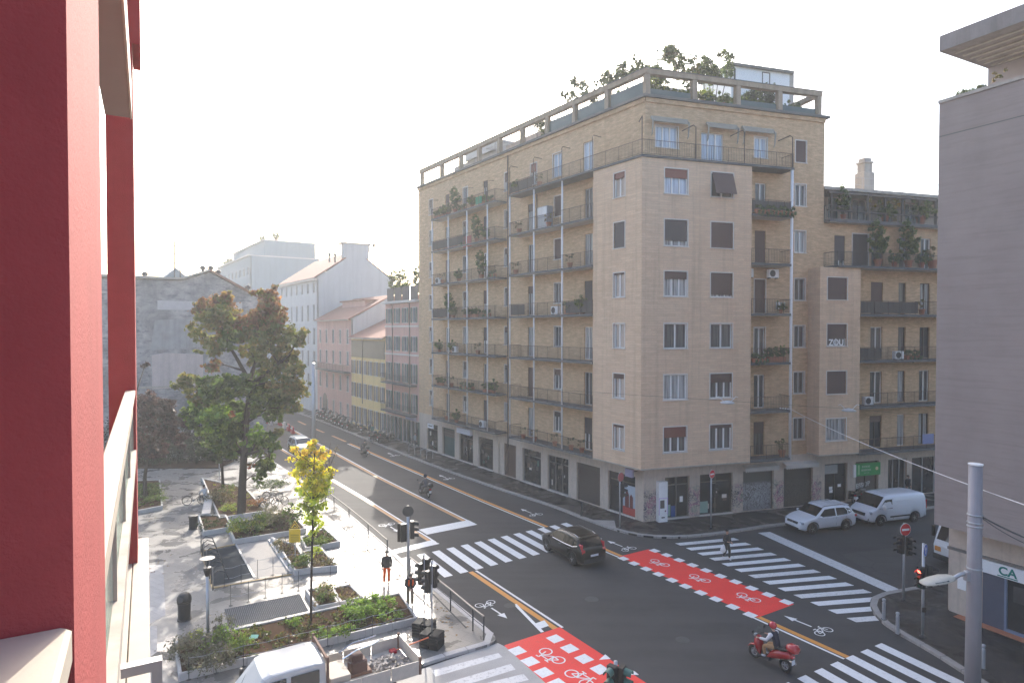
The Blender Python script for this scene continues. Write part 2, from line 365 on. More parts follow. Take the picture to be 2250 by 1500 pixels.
mt = dict(
    brick=brickmat('yellow brick', (.73, .50, .285), (.57, .36, .19), (.54, .39, .26), stain=.28, blotch=.85),
    brickbay=brickmat('pale brick', (.72, .515, .345), (.62, .42, .27), (.52, .37, .25), bw=.9, bh=.16, stain=.42, blotch=.34),
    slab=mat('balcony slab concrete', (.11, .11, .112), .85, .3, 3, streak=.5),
    soffit=mat('balcony soffit paint', (.52, .49, .45), .9, .15, 1.5),
    darkstone=mat('dark cornice stone', (.12, .12, .115), .8, .25, 2),
    concrete=mat('old concrete', (.42, .38, .33), .9, .22, 2.5, streak=.5),
    roofc=mat('weathered tan concrete', (.34, .27, .195), .9, .25, 2.5, streak=.5),
    rail=mat('rusty brown iron', (.085, .055, .045), .7, .3, 4),
    iron=mat('dark iron', (.045, .047, .05), .6, .3, 4),
    pole=mat('white painted steel', (.74, .73, .72), .5, .1, 3),
    frame=mat('white window frame', (.74, .73, .70), .55, .08, 3),
    frameg=mat('grey window frame', (.40, .40, .40), .55, .12, 3),
    framed=mat('dark window frame', (.09, .075, .065), .55, .2, 3),
    trim=mat('pale stone trim', (.62, .57, .52), .8, .12, 3),
    shutter=slatmat('brown roller shutter', (.085, .046, .038)),
    shutterred=slatmat('red brown roller shutter', (.18, .060, .042)),
    shutterdark=slatmat('dark roller shutter', (.055, .044, .047)),
    glass=glassmat('dark window glass', (.035, .04, .045)),
    curtain=curtainmat('curtains behind glass', (.50, .50, .48), (.13, .13, .13)),
    curtainb=curtainmat('blue net curtains behind glass', (.52, .60, .68), (.22, .28, .36)),
    curtaind=curtainmat('dark curtains behind glass', (.17, .16, .15), (.045, .04, .04)),
    stone=stoneclad('travertine cladding', (.54, .45, .37)),
    stoneg=stoneclad('tagged travertine cladding', (.55, .46, .38), .95),
    plaster=mat('beige plaster', (.48, .40, .33), .9, .15, 2, streak=.35),
    white=mat('white paint', (.78, .78, .77), .5, .06, 2),
    black=mat('black plastic', (.018, .018, .02), .45, .3, 4),
    rubber=mat('tyre rubber', (.02, .02, .021), .85, .25, 8),
    steel=mat('galvanised steel', (.42, .43, .45), .45, .15, 5, metal=.6),
    chrome=mat('bright metal', (.62, .63, .65), .2, .1, 5, metal=1.0),
    granite=mat('pale granite', (.46, .44, .42), .75, .2, 6, bmp=.1),
    kerb=mat('kerb granite', (.30, .28, .26), .8, .3, 3, bmp=.2),
    soil=mat('planting soil', (.060, .036, .023), .95, .5, 5, spec=.03, bmp=.8, bscale=12),
    bark=mat('tree bark', (.060, .044, .034), .95, .4, 6, bmp=.8, bscale=18),
    leaf=leafmat('leaves'),
    terracotta=mat('terracotta', (.38, .15, .085), .85, .2, 4),
    tile=mat('roof tiles', (.26, .13, .095), .9, .3, 2, streak=.4),
    ash=asphalt('new asphalt', (.042, .041, .042), .36),
    ashold=asphalt('older asphalt', (.056, .054, .054), .2, 0, .8),
    ashwalk=asphalt('pavement asphalt', (.036, .032, .031), .35, .28, .6),
    ashwalk2=asphalt('corner pavement asphalt', (.038, .034, .033), .35, .30, .6),
    gravel=asphalt('chipped pale surfacing', (.30, .29, .275), .2, 0, 0, .9),
    plaza=pavers('granite plaza slabs', (.27, .255, .235), (.21, .20, .185), (.12, .115, .11), 1.2, .6, 34, .14, .5),
    paint=paintmat('white road paint', (.74, .75, .75)),
    paintw=paintmat('worn white road paint', (.66, .66, .65), .75),
    orange=paintmat('orange road paint', (.62, .27, .045)),
    ochre=paintmat('ochre road paint', (.50, .26, .10)),
    redp=paintmat('red road paint', (.80, .032, .026), .30),
    red=mat('red plaster', (.39, .072, .068), .92, .16, 5, bmp=.55, bscale=70, streak=.25),
    grey=mat('grey render', (.30, .25, .228), .92, .2, .5, bmp=.3, bscale=30, kind='obj', hband=.32),
)
# ================================================================== SETTING: ground, road, pavements
C0 = G(1414, 1150); C0.z = 0
LA, RA = 124.8, 17.2                                     # street direction (away), cross street direction
FL = frame(C0, LA + 180); FR = frame(C0, RA)             # facade frames: x to the right, y into the house
D = Vector((math.cos(R(LA)), math.sin(R(LA)), 0)); E_ = Vector((D.y, -D.x, 0))
X2 = Vector((math.cos(R(RA)), math.sin(R(RA)), 0))
ground = MB().poly([(-900, -300), (900, -300), (900, 1500), (-900, 1500)], -.08).build('ground', mt['ashold'])
tag(ground, 'dark grey ground beyond the streets', 'ground', kind='structure')
road = MB().poly([(-160, -60), (110, -60), (110, 260), (-160, 260)], 0).build('road', mt['ash'])
tag(road, 'dark asphalt carriageway and junction', 'road', kind='structure')
def mark(name, pts, m, z=.006):
    pts = [(p[0], p[1]) for p in pts]
    n = len(pts); a = sum(pts[i][0] * pts[(i + 1) % n][1] - pts[(i + 1) % n][0] * pts[i][1] for i in range(n))
    if a < 0: pts = pts[::-1]
    return MB().poly(pts, z).build(name, m, road)
def px(*l, z=0): return [G(x, y, z) for x, y in l]
mark('asphalt_patch', [*px((1690, 1168), (1740, 1190), (1985, 1300)), (24, 33), (60, 44), (60, 49.5), *px((2053, 1146))], mt['ash'], .003)
mark('older_surface', [*px((1850, 1217), (1985, 1302)), (60, 44.6), (60, 47), *px((2140, 1180))], mt['ashold'], .0045)
def band(name, pts, w_, m, off=0.0, z=.006, seg=None):
    """painted line along world points, shifted sideways by off (to the right when looking along the points)"""
    pts = [Vector((p[0], p[1], 0)) for p in pts]; L_, R_ = [], []
    for i, p in enumerate(pts):
        d = pts[min(i + 1, len(pts) - 1)] - pts[max(i - 1, 0)]; d.normalize(); s = Vector((d.y, -d.x, 0))
        L_.append(p + s * (off - w_ / 2)); R_.append(p + s * (off + w_ / 2))
    return mark(name, L_ + R_[::-1], m, z)
# bicycle lane line along the right kerb, in three lengths
o1 = px((768, 974), (900, 1030), (1071, 1103), (1203, 1157))
band('orange_line', o1, .26, mt['orange']); band('white_line', o1, .12, mt['paint'], .26)
o2 = px((1322, 1203), (1367, 1222)); band('orange_line', o2, .26, mt['orange']); band('white_line', o2, .12, mt['paint'], .26)
o3 = px((1663, 1353), (1863, 1443)); band('orange_line', o3, .26, mt['orange']); band('white_line', o3, .12, mt['paint'], .26)
for a, b in (((730, 957), (760, 970)), ((688, 940), (712, 950)), ((655, 925), (672, 933))):
    band('lane_dash', px(a, b), .3, mt['ochre'])
md = px((560, 896), (640, 943), (704, 978), (836, 1050), (1028, 1146))
band('ochre_line', md, .28, mt['ochre'], .1); band('white_line', md, .14, mt['paint'], -.14)
ll = px((600, 975), (715, 1045), (800, 1095), (953, 1191))
band('ochre_line', ll, .24, mt['ochre'], .1); band('white_line', ll, .13, mt['paint'], -.12)
mark('stop_line', px((1049, 1152), (1029, 1142), (920, 1163), (938, 1174)), mt['paint'], .008)
mark('stop_line', px((966, 1194), (948, 1186), (862, 1208), (868, 1216)), mt['paint'], .008)
mark('stop_line', px((1665, 1170), (1692, 1168), (1985, 1298), (1955, 1302)), mt['paintw'], .008)
lo = px((1034, 1255.5), (1223, 1382)); band('orange_line', lo, .28, mt['orange']); band('white_line', lo, .13, mt['paint'], -.33)
band('white_line', px((1132, 1327), (1192, 1388)), .16, mt['paint'], 0, .008)
mark('give_way_mark', px((1176, 1369), (1196, 1362), (1206, 1374), (1186, 1381)), mt['paint'], .009)
# zebra crossings
p1 = G(995, 1263.6); e1 = (G(1187, 1216.5) - p1) / 6.0; g1 = Vector((-.508, .863, 0)) * 3.9
for k in range(-2, 12):
    b = p1 + e1 * k; mark('zebra_stripe', [b, b - e1 * .52, b - e1 * .52 + g1, b + g1], mt['paint'], .008)
l0, l1 = G(1483, 1193), G(1860, 1357); r2, r10 = G(1665, 1202), G(1937, 1310)
for k in range(13):
    a = l0 + (l1 - l0) * (k / 12); b = r2 + (r10 - r2) * ((k - 2) / 8); h = (l1 - l0) / 12 * .5
    mark('zebra_stripe', [a, b, b + h, a + h], mt['paint'] if k % 3 else mt['paintw'], .008)
z0, z1 = G(1937, 1412), G(1770, 1482); st = (z1 - z0) / 5; dr = (G(2117, 1497) - z0).normalized()
for k in range(9):
    a = z0 + st * k; mark('zebra_stripe', [a, a + dr * 4.2, a + dr * 4.2 + st * .5, a + st * .5], mt['paint'], .008)
for q in (((948, 1473), (1095, 1434), (1104, 1443), (957, 1486)), ((975, 1501), (1122, 1458), (1133, 1470), (990, 1515)), ((1060, 1502), (1150, 1480), (1162, 1493), (1075, 1515))):
    mark('zebra_stripe', px(*q), mt['paintw'], .012)
# red bicycle crossings with their white squares
mark('red_crossing', px((1360, 1222), (1425, 1206), (1745, 1327), (1665, 1356)), mt['redp'], .007)
mark('red_crossing', [*px((1108, 1417), (1230, 1377), (1424, 1502)), (6.6, 20), (2.9, 19)], mt['redp'], .007)
def squares(pts, w_, l_, dirv):
    dirv = dirv.normalized(); s = Vector((dirv.y, -dirv.x, 0))
    for x, y in pts:
        c = G(x, y); mark('white_square', [c - dirv * l_ - s * w_, c + dirv * l_ - s * w_, c + dirv * l_ + s * w_, c - dirv * l_ + s * w_], mt['paint'], .010)
q3 = lambda l: [(1100 + a / 3, 1000 + b / 3) for a, b in l]
squares(q3([(1015, 628), (1095, 657), (1177, 690), (1265, 723), (1355, 758), (1450, 795), (1550, 833), (1655, 875), (1765, 918)]) + [(1728, 1322)], .24, .26, -D)
squares(q3([(810, 680), (880, 712), (960, 748), (1042, 783), (1130, 822), (1220, 862), (1320, 905), (1420, 947), (1530, 997), (1645, 1050)]), .24, .26, -D)
squares(q3([(360, 1208), (455, 1272), (550, 1340), (655, 1410), (765, 1488)]), .29, .29, -D)
squares(q3([(110, 1287), (195, 1357), (285, 1430), (375, 1505)]), .29, .29, -D)
for a in (((1316, 1449), (1330, 1437), (1342, 1447)), ((1378, 1482), (1393, 1473), (1404, 1482))):
    mark('give_way_mark', px(*a), mt['paint'], .011)
def bike_symbol(arrow):
    m = MB()
    def ring(cx, cy, r, t, n=18):
        for i in range(n):
            a, b = 2 * math.pi * i / n, 2 * math.pi * (i + 1) / n
            m.quad((cx + (r - t) * math.cos(a), cy + (r - t) * math.sin(a), 0), (cx + r * math.cos(a), cy + r * math.sin(a), 0), (cx + r * math.cos(b), cy + r * math.sin(b), 0), (cx + (r - t) * math.cos(b), cy + (r - t) * math.sin(b), 0))
    def ln(a, b, t=.05):
        a, b = Vector((*a, 0)), Vector((*b, 0)); d = (b - a).normalized(); s = Vector((-d.y, d.x, 0)) * t / 2
        m.quad(a - s, b - s, b + s, a + s)
    ring(-.36, 0, .25, .05); ring(.36, 0, .25, .05)
    for a, b in (((-.36, 0), (-.08, -.02)), ((-.36, 0), (-.14, .30)), ((-.08, -.02), (-.16, .36)), ((-.14, .28), (.24, .30)), ((-.08, -.02), (.24, .30)), ((.36, 0), (.22, .42)), ((.22, .42), (.36, .44)), ((-.27, .38), (-.06, .38))): ln(a, b)
    if arrow:
        m.quad((-.05, .62, 0), (.05, .62, 0), (.05, 1.55, 0), (-.05, 1.55, 0))
        m.add([(-.22, 1.5, 0), (.22, 1.5, 0), (0, 2.1, 0)], [(0, 1, 2)])
    return m.mesh('bicycle_symbol', mt['paint'])
def symbol(x, y, ydir, s=1.0, arrow=True, flip=1, z=.0115):
    c = G(x, y); me = cached(('bs', arrow), lambda: bike_symbol(arrow)); yv = ydir.normalized(); xv = Vector((yv.y, -yv.x, 0)) * flip
    M = Matrix(((xv.x * s, yv.x * s, 0, c.x), (xv.y * s, yv.y * s, 0, c.y), (0, 0, 1, z), (0, 0, 0, 1)))
    inst('bicycle_symbol', me, road, M)
symbol(1066, 1326, -D, .9); symbol(850, 1152, -D, .95)
for x, y in ((1810, 1387), (1382, 1206), (1178, 1131), (987, 1052), (868, 1001)): symbol(x, y, D, .9)
for x, y in ((1450, 1236), (1538, 1270), (1645, 1312)): symbol(x, y, -E_, 1.05, False)
symbol(1213, 1440, -E_, 1.15, False); symbol(1272, 1490, E_, 1.15, False)
for x, y, s in ((1300, 1316, .34), (1120, 1330, .28), (1500, 1405, .3)):       # manhole covers
    c = G(x, y); MB().lathe([(s, 0), (s, .004), (s * .92, .007)], 20).build('manhole_cover', mt['iron'], road, T(c.x, c.y, .004))
# pavements with kerb stones
def resample(pts, step):
    pts = [Vector((p[0], p[1], 0)) for p in pts]; out = [pts[0]]; acc = 0
    for a, b in zip(pts, pts[1:]):
        L_ = (b - a).length; t = step - acc
        while t <= L_: out.append(a + (b - a) * (t / L_)); t += step
        acc = L_ - (t - step)
    return out
def smoothpath(pts, n=2):
    pts = [Vector((p[0], p[1], 0)) for p in pts]
    for _ in range(n):
        q = [pts[0]]
        for a, b in zip(pts, pts[1:]): q += [a * .75 + b * .25, a * .25 + b * .75]
        pts = q + [pts[-1]]
    return pts
def kerb_mesh(v):
    return MB().bev(0, .985, -.02, .28, -.03, .124 + .004 * v, .018).mesh('kerb_stone', mt['kerb'])
def kerbs(path, parent, maxy=112, name='kerb_stone', gr=None):
    r = resample(path, 1.0)
    for a, b in zip(r, r[1:]):
        if a.y > maxy or abs(a.x) > 45 or a.y < 8: continue
        d = b - a; v = random.randrange(3); me = cached(('kerb', v, gr), lambda: kerb_mesh(v) if gr is None else MB().bev(0, .985, -.02, .28, -.03, .124 + .004 * v, .018).mesh('kerb_stone', gr))
        inst(name, me, parent, frame(a + Vector((0, 0, random.uniform(-.004, .004))), math.degrees(math.atan2(d.y, d.x))))
kr = px((717, 930), (813, 970), (900, 1005), (1000, 1043), (1110, 1081), (1218, 1115), (1281, 1141), (1353, 1167), (1400, 1178), (1450, 1183), (1517, 1182), (1600, 1172), (1727, 1152))
kr = [kr[0] + D * 130] + kr + [kr[-1] + X2 * 60]
kr = smoothpath(kr)
walk1 = MB().prism([(p.x, p.y) for p in kr] + [(75, 80), (20, 110), (-60, 230)], -.05, .115).build('pavement', mt['ashwalk'])
tag(walk1, 'damp dark asphalt pavement along the brick apartment building', 'pavement', kind='structure'); kerbs(kr, walk1)
kc = [(19.5, 8), (18.6, 15), (17.75, 21)] + px((2117, 1480), (2040, 1430), (1975, 1395), (1925, 1360), (1908, 1325), (1925, 1308), (1980, 1298), (2060, 1285)) + [(70, 47.8)]
kc = smoothpath(kc)
walk2 = MB().prism([(p.x, p.y) for p in kc] + [(75, 8)], -.05, .115).build('pavement', mt['ashwalk2'])
tag(walk2, 'dark corner pavement in front of the bank', 'pavement', kind='structure'); kerbs(kc[::-1], walk2)
# dropped kerb ramp at the crossing
MB().poly(px((1287, 1145), (1350, 1147), (1354, 1164)), .128).build('ramp', mt['kerb'], walk1)
pc = [(-6.4, 36.7)]
kp = [Vector((-13.2, 48, 0)) + D * 130, Vector((-13.2, 48, 0)) + D * 30, Vector((-13.2, 48, 0)), G(876, 1227), G(1040, 1360), G(1094, 1403), G(1080, 1420), G(1010, 1437), G(930, 1463)]
kp = smoothpath(kp, 2)
plaza = MB().prism([(p.x, p.y) for p in kp] + [(-8.5, 20), (-16, 8), (-70, 8), (-120, 100), (-130, 170)], -.05, .115).build('plaza', mt['plaza'])
tag(plaza, 'pale granite paved square with planting beds', 'square', kind='structure'); kerbs(kp[::-1], plaza, 90, gr=mt['granite'])
sidest = MB().poly([tuple(G(1094, 1412)[:2]), tuple(G(1110, 1420)[:2]), (1.3, 23.5), (4.5, 17), (2, 6), (-16, 6), (-8.5, 21), tuple(G(930, 1468)[:2])], .009).build('side_street', mt['gravel'])
tag(sidest, 'pale chipped surface of the side street crossing', 'street', kind='structure')
# darker bands and joints in the square
def pl(name, pts, m, z=.119): return MB().poly(pts, z).build(name, m, plaza)
def pz(*l): return [(G(x, y, .115).x, G(x, y, .115).y) for x, y in l][::-1]
mt['slot'] = mat('drain slot', (.06, .06, .06), .8)
mt['band'] = pavers('border stone', (.42, .40, .38), (.36, .34, .32), (.2, .2, .2), .6, .3, 34, 0, .6)
for a, b in (((735, 1100), (900, 1262)), ((905, 1262), (1025, 1385))):
    p, q = G(*a), G(*b); d = (q - p).normalized(); s = Vector((d.y, -d.x, 0)) * .04
    pl('drain_slot', [tuple((p - s)[:2]), tuple((p + s)[:2]), tuple((q + s)[:2]), tuple((q - s)[:2])], mt['slot'])
pl('border_strip', pz((326, 1240), (358, 1240), (364, 1350), (326, 1372)), mt['band'])
pl('border_strip', pz((326, 1375), (345, 1375), (345, 1499), (326, 1499)), mt['band'])
for x, y, w_, h_ in ((381, 1162, .75, .35), (380, 1063, .6, .3), (405, 1063, .6, .3), (402, 1073, .6, .3), (322, 1141, .7, .35), (420, 1128, .6, .3), (364, 1440, 1.1, .55), (852, 1313, .5, .4)):
    c = G(x, y, .115); MB().box(-w_ / 2, w_ / 2, -h_ / 2, h_ / 2, 0, .006).build('drain_cover', mt['iron'], plaza, frame((c.x, c.y, .117), -8))
# ================================================================== builders shared by houses and plants
def hit(FM, y, x_, y_):
    """pixel -> (u, z) on the plane local y of a facade frame"""
    inv = FM.inverted(); o = inv @ Vector((0, 0, H)); d = inv.to_3x3() @ ray(x_, y_)
    t = (y - o.y) / d.y; p = o + d * t; return p.x, p.z
def foliage_mesh(name, blobs, n, size, pal, clump=.35, shell=.5, up=.3, jit=.25, elong=1.6):
    """many small leaf faces gathered in clumps inside ellipsoids; colours go per leaf"""
    vol = np.array([b[1][0] * b[1][1] * b[1][2] for b in blobs]) ** .8; vol /= vol.sum()
    P, C = [], []
    for (c, r, *pp), f in zip(blobs, vol):
        k = max(4, int(n * f)); nc = max(3, int(k / 28))
        d = rng.normal(size=(nc, 3)); d /= np.linalg.norm(d, axis=1)[:, None]
        rad = rng.random(nc) ** (1 / 3) * (1 - shell) + shell * (.75 + .3 * rng.random(nc)); cc = d * rad[:, None]
        idx = rng.integers(0, nc, k); p = cc[idx] + rng.normal(size=(k, 3)) * clump * .5 * rng.uniform(.5, 1.0, (nc, 1))[idx]
        P.append(p * np.array(r) + np.array(c)); pa = np.array(pp[0] if pp else pal)
        tone = rng.uniform(1 - jit, 1 + jit, (nc, 1))[idx] * rng.uniform(.85, 1.15, (k, 1))
        ci = rng.integers(0, len(pa), nc)[idx]; ci2 = rng.integers(0, len(pa), k); ci = np.where(rng.random(k) < .7, ci, ci2)
        C.append(pa[ci] * tone)
    P = np.concatenate(P); C = np.concatenate(C); k = len(P)
    nrm = rng.normal(size=(k, 3)); nrm[:, 2] += up; nrm /= np.linalg.norm(nrm, axis=1)[:, None]
    a = np.cross(nrm, rng.normal(size=(k, 3))); a /= np.linalg.norm(a, axis=1)[:, None]; b = np.cross(nrm, a)
    s = size * rng.uniform(.6, 1.3, (k, 1)); q = np.stack([P - a * s * elong * .5, P - b * s * .5 + nrm * s * .12, P + a * s * elong * .5, P + b * s * .5 + nrm * s * .12], 1).reshape(-1, 3)
    me = bpy.data.meshes.new(name); me.vertices.add(4 * k); me.vertices.foreach_set('co', q.ravel())
    me.loops.add(4 * k); me.loops.foreach_set('vertex_index', np.arange(4 * k)); me.polygons.add(k)
    me.polygons.foreach_set('loop_start', np.arange(0, 4 * k, 4)); me.polygons.foreach_set('loop_total', np.full(k, 4))
    at_ = me.color_attributes.new('Col', 'FLOAT_COLOR', 'POINT')
    col = np.concatenate([np.repeat(np.clip(C, 0, 1), 4, 0), np.ones((4 * k, 1))], 1); at_.data.foreach_set('color', col.ravel())
    me.materials.append(mt['leaf']); me.update(); me.validate(); return me
GR = [(.07, .105, .027), (.095, .14, .036), (.05, .08, .025), (.13, .16, .042)]
GRD = [(.03, .05, .02), (.045, .065, .025), (.055, .075, .03)]
GRB = [(.07, .10, .06), (.10, .14, .07), (.13, .16, .085)]
YG = [(.24, .28, .05), (.32, .34, .055), (.18, .25, .045)]
DRY = [(.20, .15, .085), (.15, .12, .06), (.11, .11, .045), (.24, .19, .12)]
def potted(kind):
    """pot and foliage meshes of a kind: bush, box, trail, tall, dry"""
    def mk():
        p = MB()
        if kind in ('box', 'trail'): p.bev(-.45, .45, -.13, .13, 0, .24, .015); pm = mt['terracotta']
        else: p.lathe([(.12, 0), (.17, .28), (.19, .28), (.19, .32), (.155, .31)], 12); pm = mt['terracotta']
        pot = p.mesh('pot', pm)
        if kind == 'box': f = foliage_mesh('foliage', [((x, 0, .42), (.24, .22, .26)) for x in (-.4, -.1, .2, .42)], 900, .075, GR)
        elif kind == 'trail': f = foliage_mesh('foliage', [((x, -.16, .12), (.2, .14, .32)) for x in (-.38, -.1, .2, .42)] + [((0, 0, .38), (.52, .22, .22))], 1000, .07, GRB)
        elif kind == 'tall': f = foliage_mesh('foliage', [((0, 0, .7), (.3, .3, .35)), ((.05, 0, 1.2), (.42, .4, .45)), ((-.08, 0, 1.7), (.34, .34, .36)), ((.25, 0, .9), (.3, .3, .3))], 1700, .08, GR)
        elif kind == 'dry': f = foliage_mesh('foliage', [((0, 0, .6), (.3, .3, .3))], 160, .06, DRY)
        else: f = foliage_mesh('foliage', [((0, 0, .6), (.36, .36, .36)), ((.2, -.1, .5), (.25, .25, .25)), ((-.2, .1, .75), (.25, .25, .25))], 900, .075, GR)
        return pot, f
    return cached(('pot', kind), mk)
def pot_plant(M, kind, label, group, s=1.0):
    s *= 1.22
    t = thing('potted_plant', label, 'plant', M @ Matrix.Scale(s, 4), group)
    a, b = potted(kind); inst('pot', a, t, WM[t.name]); inst('foliage', b, t, WM[t.name]); return t
def wallholes(u0, u1, z0, z1, holes, depth=.25, y=0.0, m=None):
    """a wall face in local xz with real openings and their reveals"""
    m = m or MB(); us = sorted({u0, u1, *[min(max(h[i], u0), u1) for h in holes for i in (0, 1)]}); zs = sorted({z0, z1, *[min(max(h[i], z0), z1) for h in holes for i in (2, 3)]})
    for a, b in zip(us, us[1:]):
        for c, d in zip(zs, zs[1:]):
            if any(h[0] - 1e-6 <= a and b <= h[1] + 1e-6 and h[2] - 1e-6 <= c and d <= h[3] + 1e-6 for h in holes): continue
            m.quad((a, y, c), (b, y, c), (b, y, d), (a, y, d))
    for a, b, c, d in holes:
        e = y + depth
        m.quad((a, y, c), (a, y, d), (a, e, d), (a, e, c)); m.quad((b, y, d), (b, y, c), (b, e, c), (b, e, d))
        m.quad((a, y, d), (b, y, d), (b, e, d), (a, e, d)); m.quad((b, y, c), (a, y, c), (a, e, c), (b, e, c))
    return m
def win(par, FM, u, z, w_, h_, y=0.0, pane='curtain', shut=0.0, fr='frame', mull=2, sh='shutter', trim='trim', sill=True, dep=.13, transom=0.0, far=False):
    """window = frame mesh under the building, with pane, roller shutter and trim as its pieces"""
    w_ = round(w_, 2); h_ = round(h_, 2); M = FM @ T(u, y, z)
    def mf():
        m = MB(); t = .055
        m.box(0, t, dep - .03, dep + .04, 0, h_); m.box(w_ - t, w_, dep - .03, dep + .04, 0, h_)
        m.box(t, w_ - t, dep - .03, dep + .04, 0, t); m.box(t, w_ - t, dep - .03, dep + .04, h_ - t, h_)
        for i in range(1, mull): c = w_ * i / mull; m.box(c - .045, c + .045, dep - .04, dep + .03, t, h_ - t)
        if transom: m.box(t, w_ - t, dep - .025, dep + .03, transom - .03, transom + .03)
        return m.mesh('window', mt[fr])
    o = inst('window', cached(('wf', w_, h_, fr, mull, dep, transom), mf), par, M)
    inst('pane', cached(('wp', w_, h_, pane, dep), lambda: MB().box(.02, w_ - .02, dep + .042, dep + .06, .02, h_ - .02).mesh('pane', mt[pane])), o, M)
    if shut > 0:
        s = round(h_ * shut, 2)
        inst('shutter', cached(('ws', w_, s, sh, dep), lambda: MB().box(.03, w_ - .03, dep - .085, dep - .05, -s, 0).mesh('shutter', mt[sh])), o, M @ T(0, 0, h_))
    if trim:
        def mtm():
            m = MB(); b = .07
            m.box(-b, 0, -.02, dep - .03, 0, h_); m.box(w_, w_ + b, -.02, dep - .03, 0, h_); m.box(-b, w_ + b, -.02, dep - .03, h_, h_ + b)
            if sill: m.box(-b - .03, w_ + b + .03, -.07, dep - .03, -.06, 0)
            return m.mesh('trim', mt[trim])
        inst('trim', cached(('wt', w_, h_, trim, sill, dep), mtm), o, M)
    return o
def railing_mb(L_, h=1.0, side0=0.0, side1=0.0, gap=.13, post=1.4):
    """iron railing from x=0..L at y=0, returning back (+y) by side0 / side1"""
    m = MB()
    def run(p, q):
        d = Vector((q[0] - p[0], q[1] - p[1], 0)); l = d.length
        if l < .05: return
        d.normalize(); M = Matrix(((d.x, -d.y, 0, p[0]), (d.y, d.x, 0, p[1]), (0, 0, 1, 0), (0, 0, 0, 1)))
        m.box(0, l, -.018, .018, h - .03, h, M); m.box(0, l, -.012, .012, .08, .10, M)
        n = int(l / gap)
        for i in range(n + 1):
            x = l * i / max(n, 1); b = .006 if i % max(1, int(post / gap)) else .014
            m.box(x - b, x + b, -b, b, 0 if b > .01 else .09, h - .02, M)
    if side0: run((0, side0), (0, 0))
    run((0, 0), (L_, 0))
    if side1: run((L_, 0), (L_, side1))
    return m
def text(name, s, size, m, parent, M, ext=.004, align='CENTER'):
    c = bpy.data.curves.new(name, 'FONT'); c.body = s; c.size = size; c.extrude = ext; c.align_x = align; c.offset = size * .028
    o = bpy.data.objects.new(name, c); COL.objects.link(o); dg = bpy.context.evaluated_depsgraph_get()
    me = bpy.data.meshes.new_from_object(o.evaluated_get(dg)); bpy.data.objects.remove(o); bpy.data.curves.remove(c)
    me.name = name; me.materials.clear(); me.materials.append(m); return inst(name, me, parent, M @ RX(90))
def ac_unit(M, label, group='air conditioners on the balconies'):
    t = thing('air_conditioner', label, 'air conditioner', M, group)
    def mk():
        a = MB().bev(-.42, .42, -.15, .15, .06, .66, .02).mesh('casing', mt['white'])
        m = MB(); RXM = T(-.12, -.155, .36) @ RX(90); m.lathe([(.24, 0), (.24, .01), (.06, .012)], 18, RXM); b = m.mesh('fan_grille', mt['iron'])
        c = MB().box(-.35, -.28, -.13, .13, 0, .06).mesh('foot', mt['black']); return a, b, c
    a, b, c = cached('ac', mk)
    for n_, q in (('casing', a), ('fan_grille', b), ('foot', c)): inst(n_, q, t, M)
    inst('foot', c, t, M @ T(.63, 0, 0))
    return t
# ================================================================== the brick apartment building on the corner
FZ = [4.1, 7.5, 10.9, 14.35, 17.85, 21.25, 24.55]; TOP = 28.8
c_ = Vector((8.472, 41.744, 0)); UR0 = (FR.inverted() @ c_).x; UL0 = (FL.inverted() @ c_).x
bld = thing('apartment_building', 'tall yellow brick corner apartment building with balconies and roof garden', 'building', T(C0.x, C0.y))
LEND, REND = -33.85, 14.9
# openings --------------------------------------------------------
random.seed(3)
def rnd(): return random.random()
holesL = []
def opening(side, u, z, w_, h_, **k):
    holesL.append((side, u, z, w_, h_, k))
panes = ['curtain', 'curtaind', 'curtaind', 'glass', 'curtain']
for k, z in enumerate(FZ):
    for u, w_, door in ((-13.33, .8, 1), (-9.74, .85, 0), (-6.11, .9, 1), (-27.73, .86, 1), (-24.12, .87, 0), (-20.42, .8, 1), (-31.28, .8, 0), (-16.85, .52, 0)):
        if k == 6 and u > -14: continue
        z0, h_ = (z + .05, 2.45) if door else (z + .95, 1.6)
        q = rnd(); opening('L', u, z0, w_, h_, pane=random.choice(panes), shut=0 if q < .45 else random.choice((.25, .3, .5, 1.0)), sh=random.choice(('shutter', 'shutter', 'shutterdark')), mull=2 if w_ > .6 else 1, fr=random.choice(('frame', 'frameg', 'frameg')), trim=None if door else 'trim')
opening('L', -12.95, 25.3, .85, 1.75, pane='curtaind', shut=.4, sh='shutterred'); opening('L', -9.94, 25.35, 1.1, 1.85, pane='curtainb'); opening('L', -6.31, 24.65, 1.15, 2.6, pane='curtainb', trim=None)
opening('R', .81, 25.58, 1.7, 1.45, pane='curtainb', mull=3); opening('R', 4.37, 24.62, 1.78, 2.27, pane='curtainb', mull=3, trim=None); opening('R', 8.75, 25.5, 1.06, 1.44, pane='curtainb', mull=2)
for k, z in enumerate(FZ):
    sp = [dict(pane='curtaind', shut=.0), dict(pane='curtaind'), dict(pane='curtaind'), dict(pane='curtaind'), dict(pane='curtain', shut=.2), dict(pane='curtaind'), dict(pane='shutter', shut=1.0)][k]
    sp = dict(sp); sp['pane'] = sp['pane'] if sp['pane'] != 'shutter' else 'glass'
    if k == 4: sp = dict(pane='curtain')
    opening('R', 12.31, z + (1.0 if k < 6 else .88), .94, 1.58, mull=2, fr='frameg' if k in (0, 1, 2, 3) else 'frame', **sp)
    if k < 6: opening('R', 8.83, z + .05, .93, 2.4, trim='trim' if k in (2, 3) else None, sill=False, pane='curtaind' if k != 1 else 'glass', shut=(.35, 0, 0, 1.0, 1.0, .0)[k], sh='shutter', fr='frame' if k in (1, 2, 5) else 'framed')
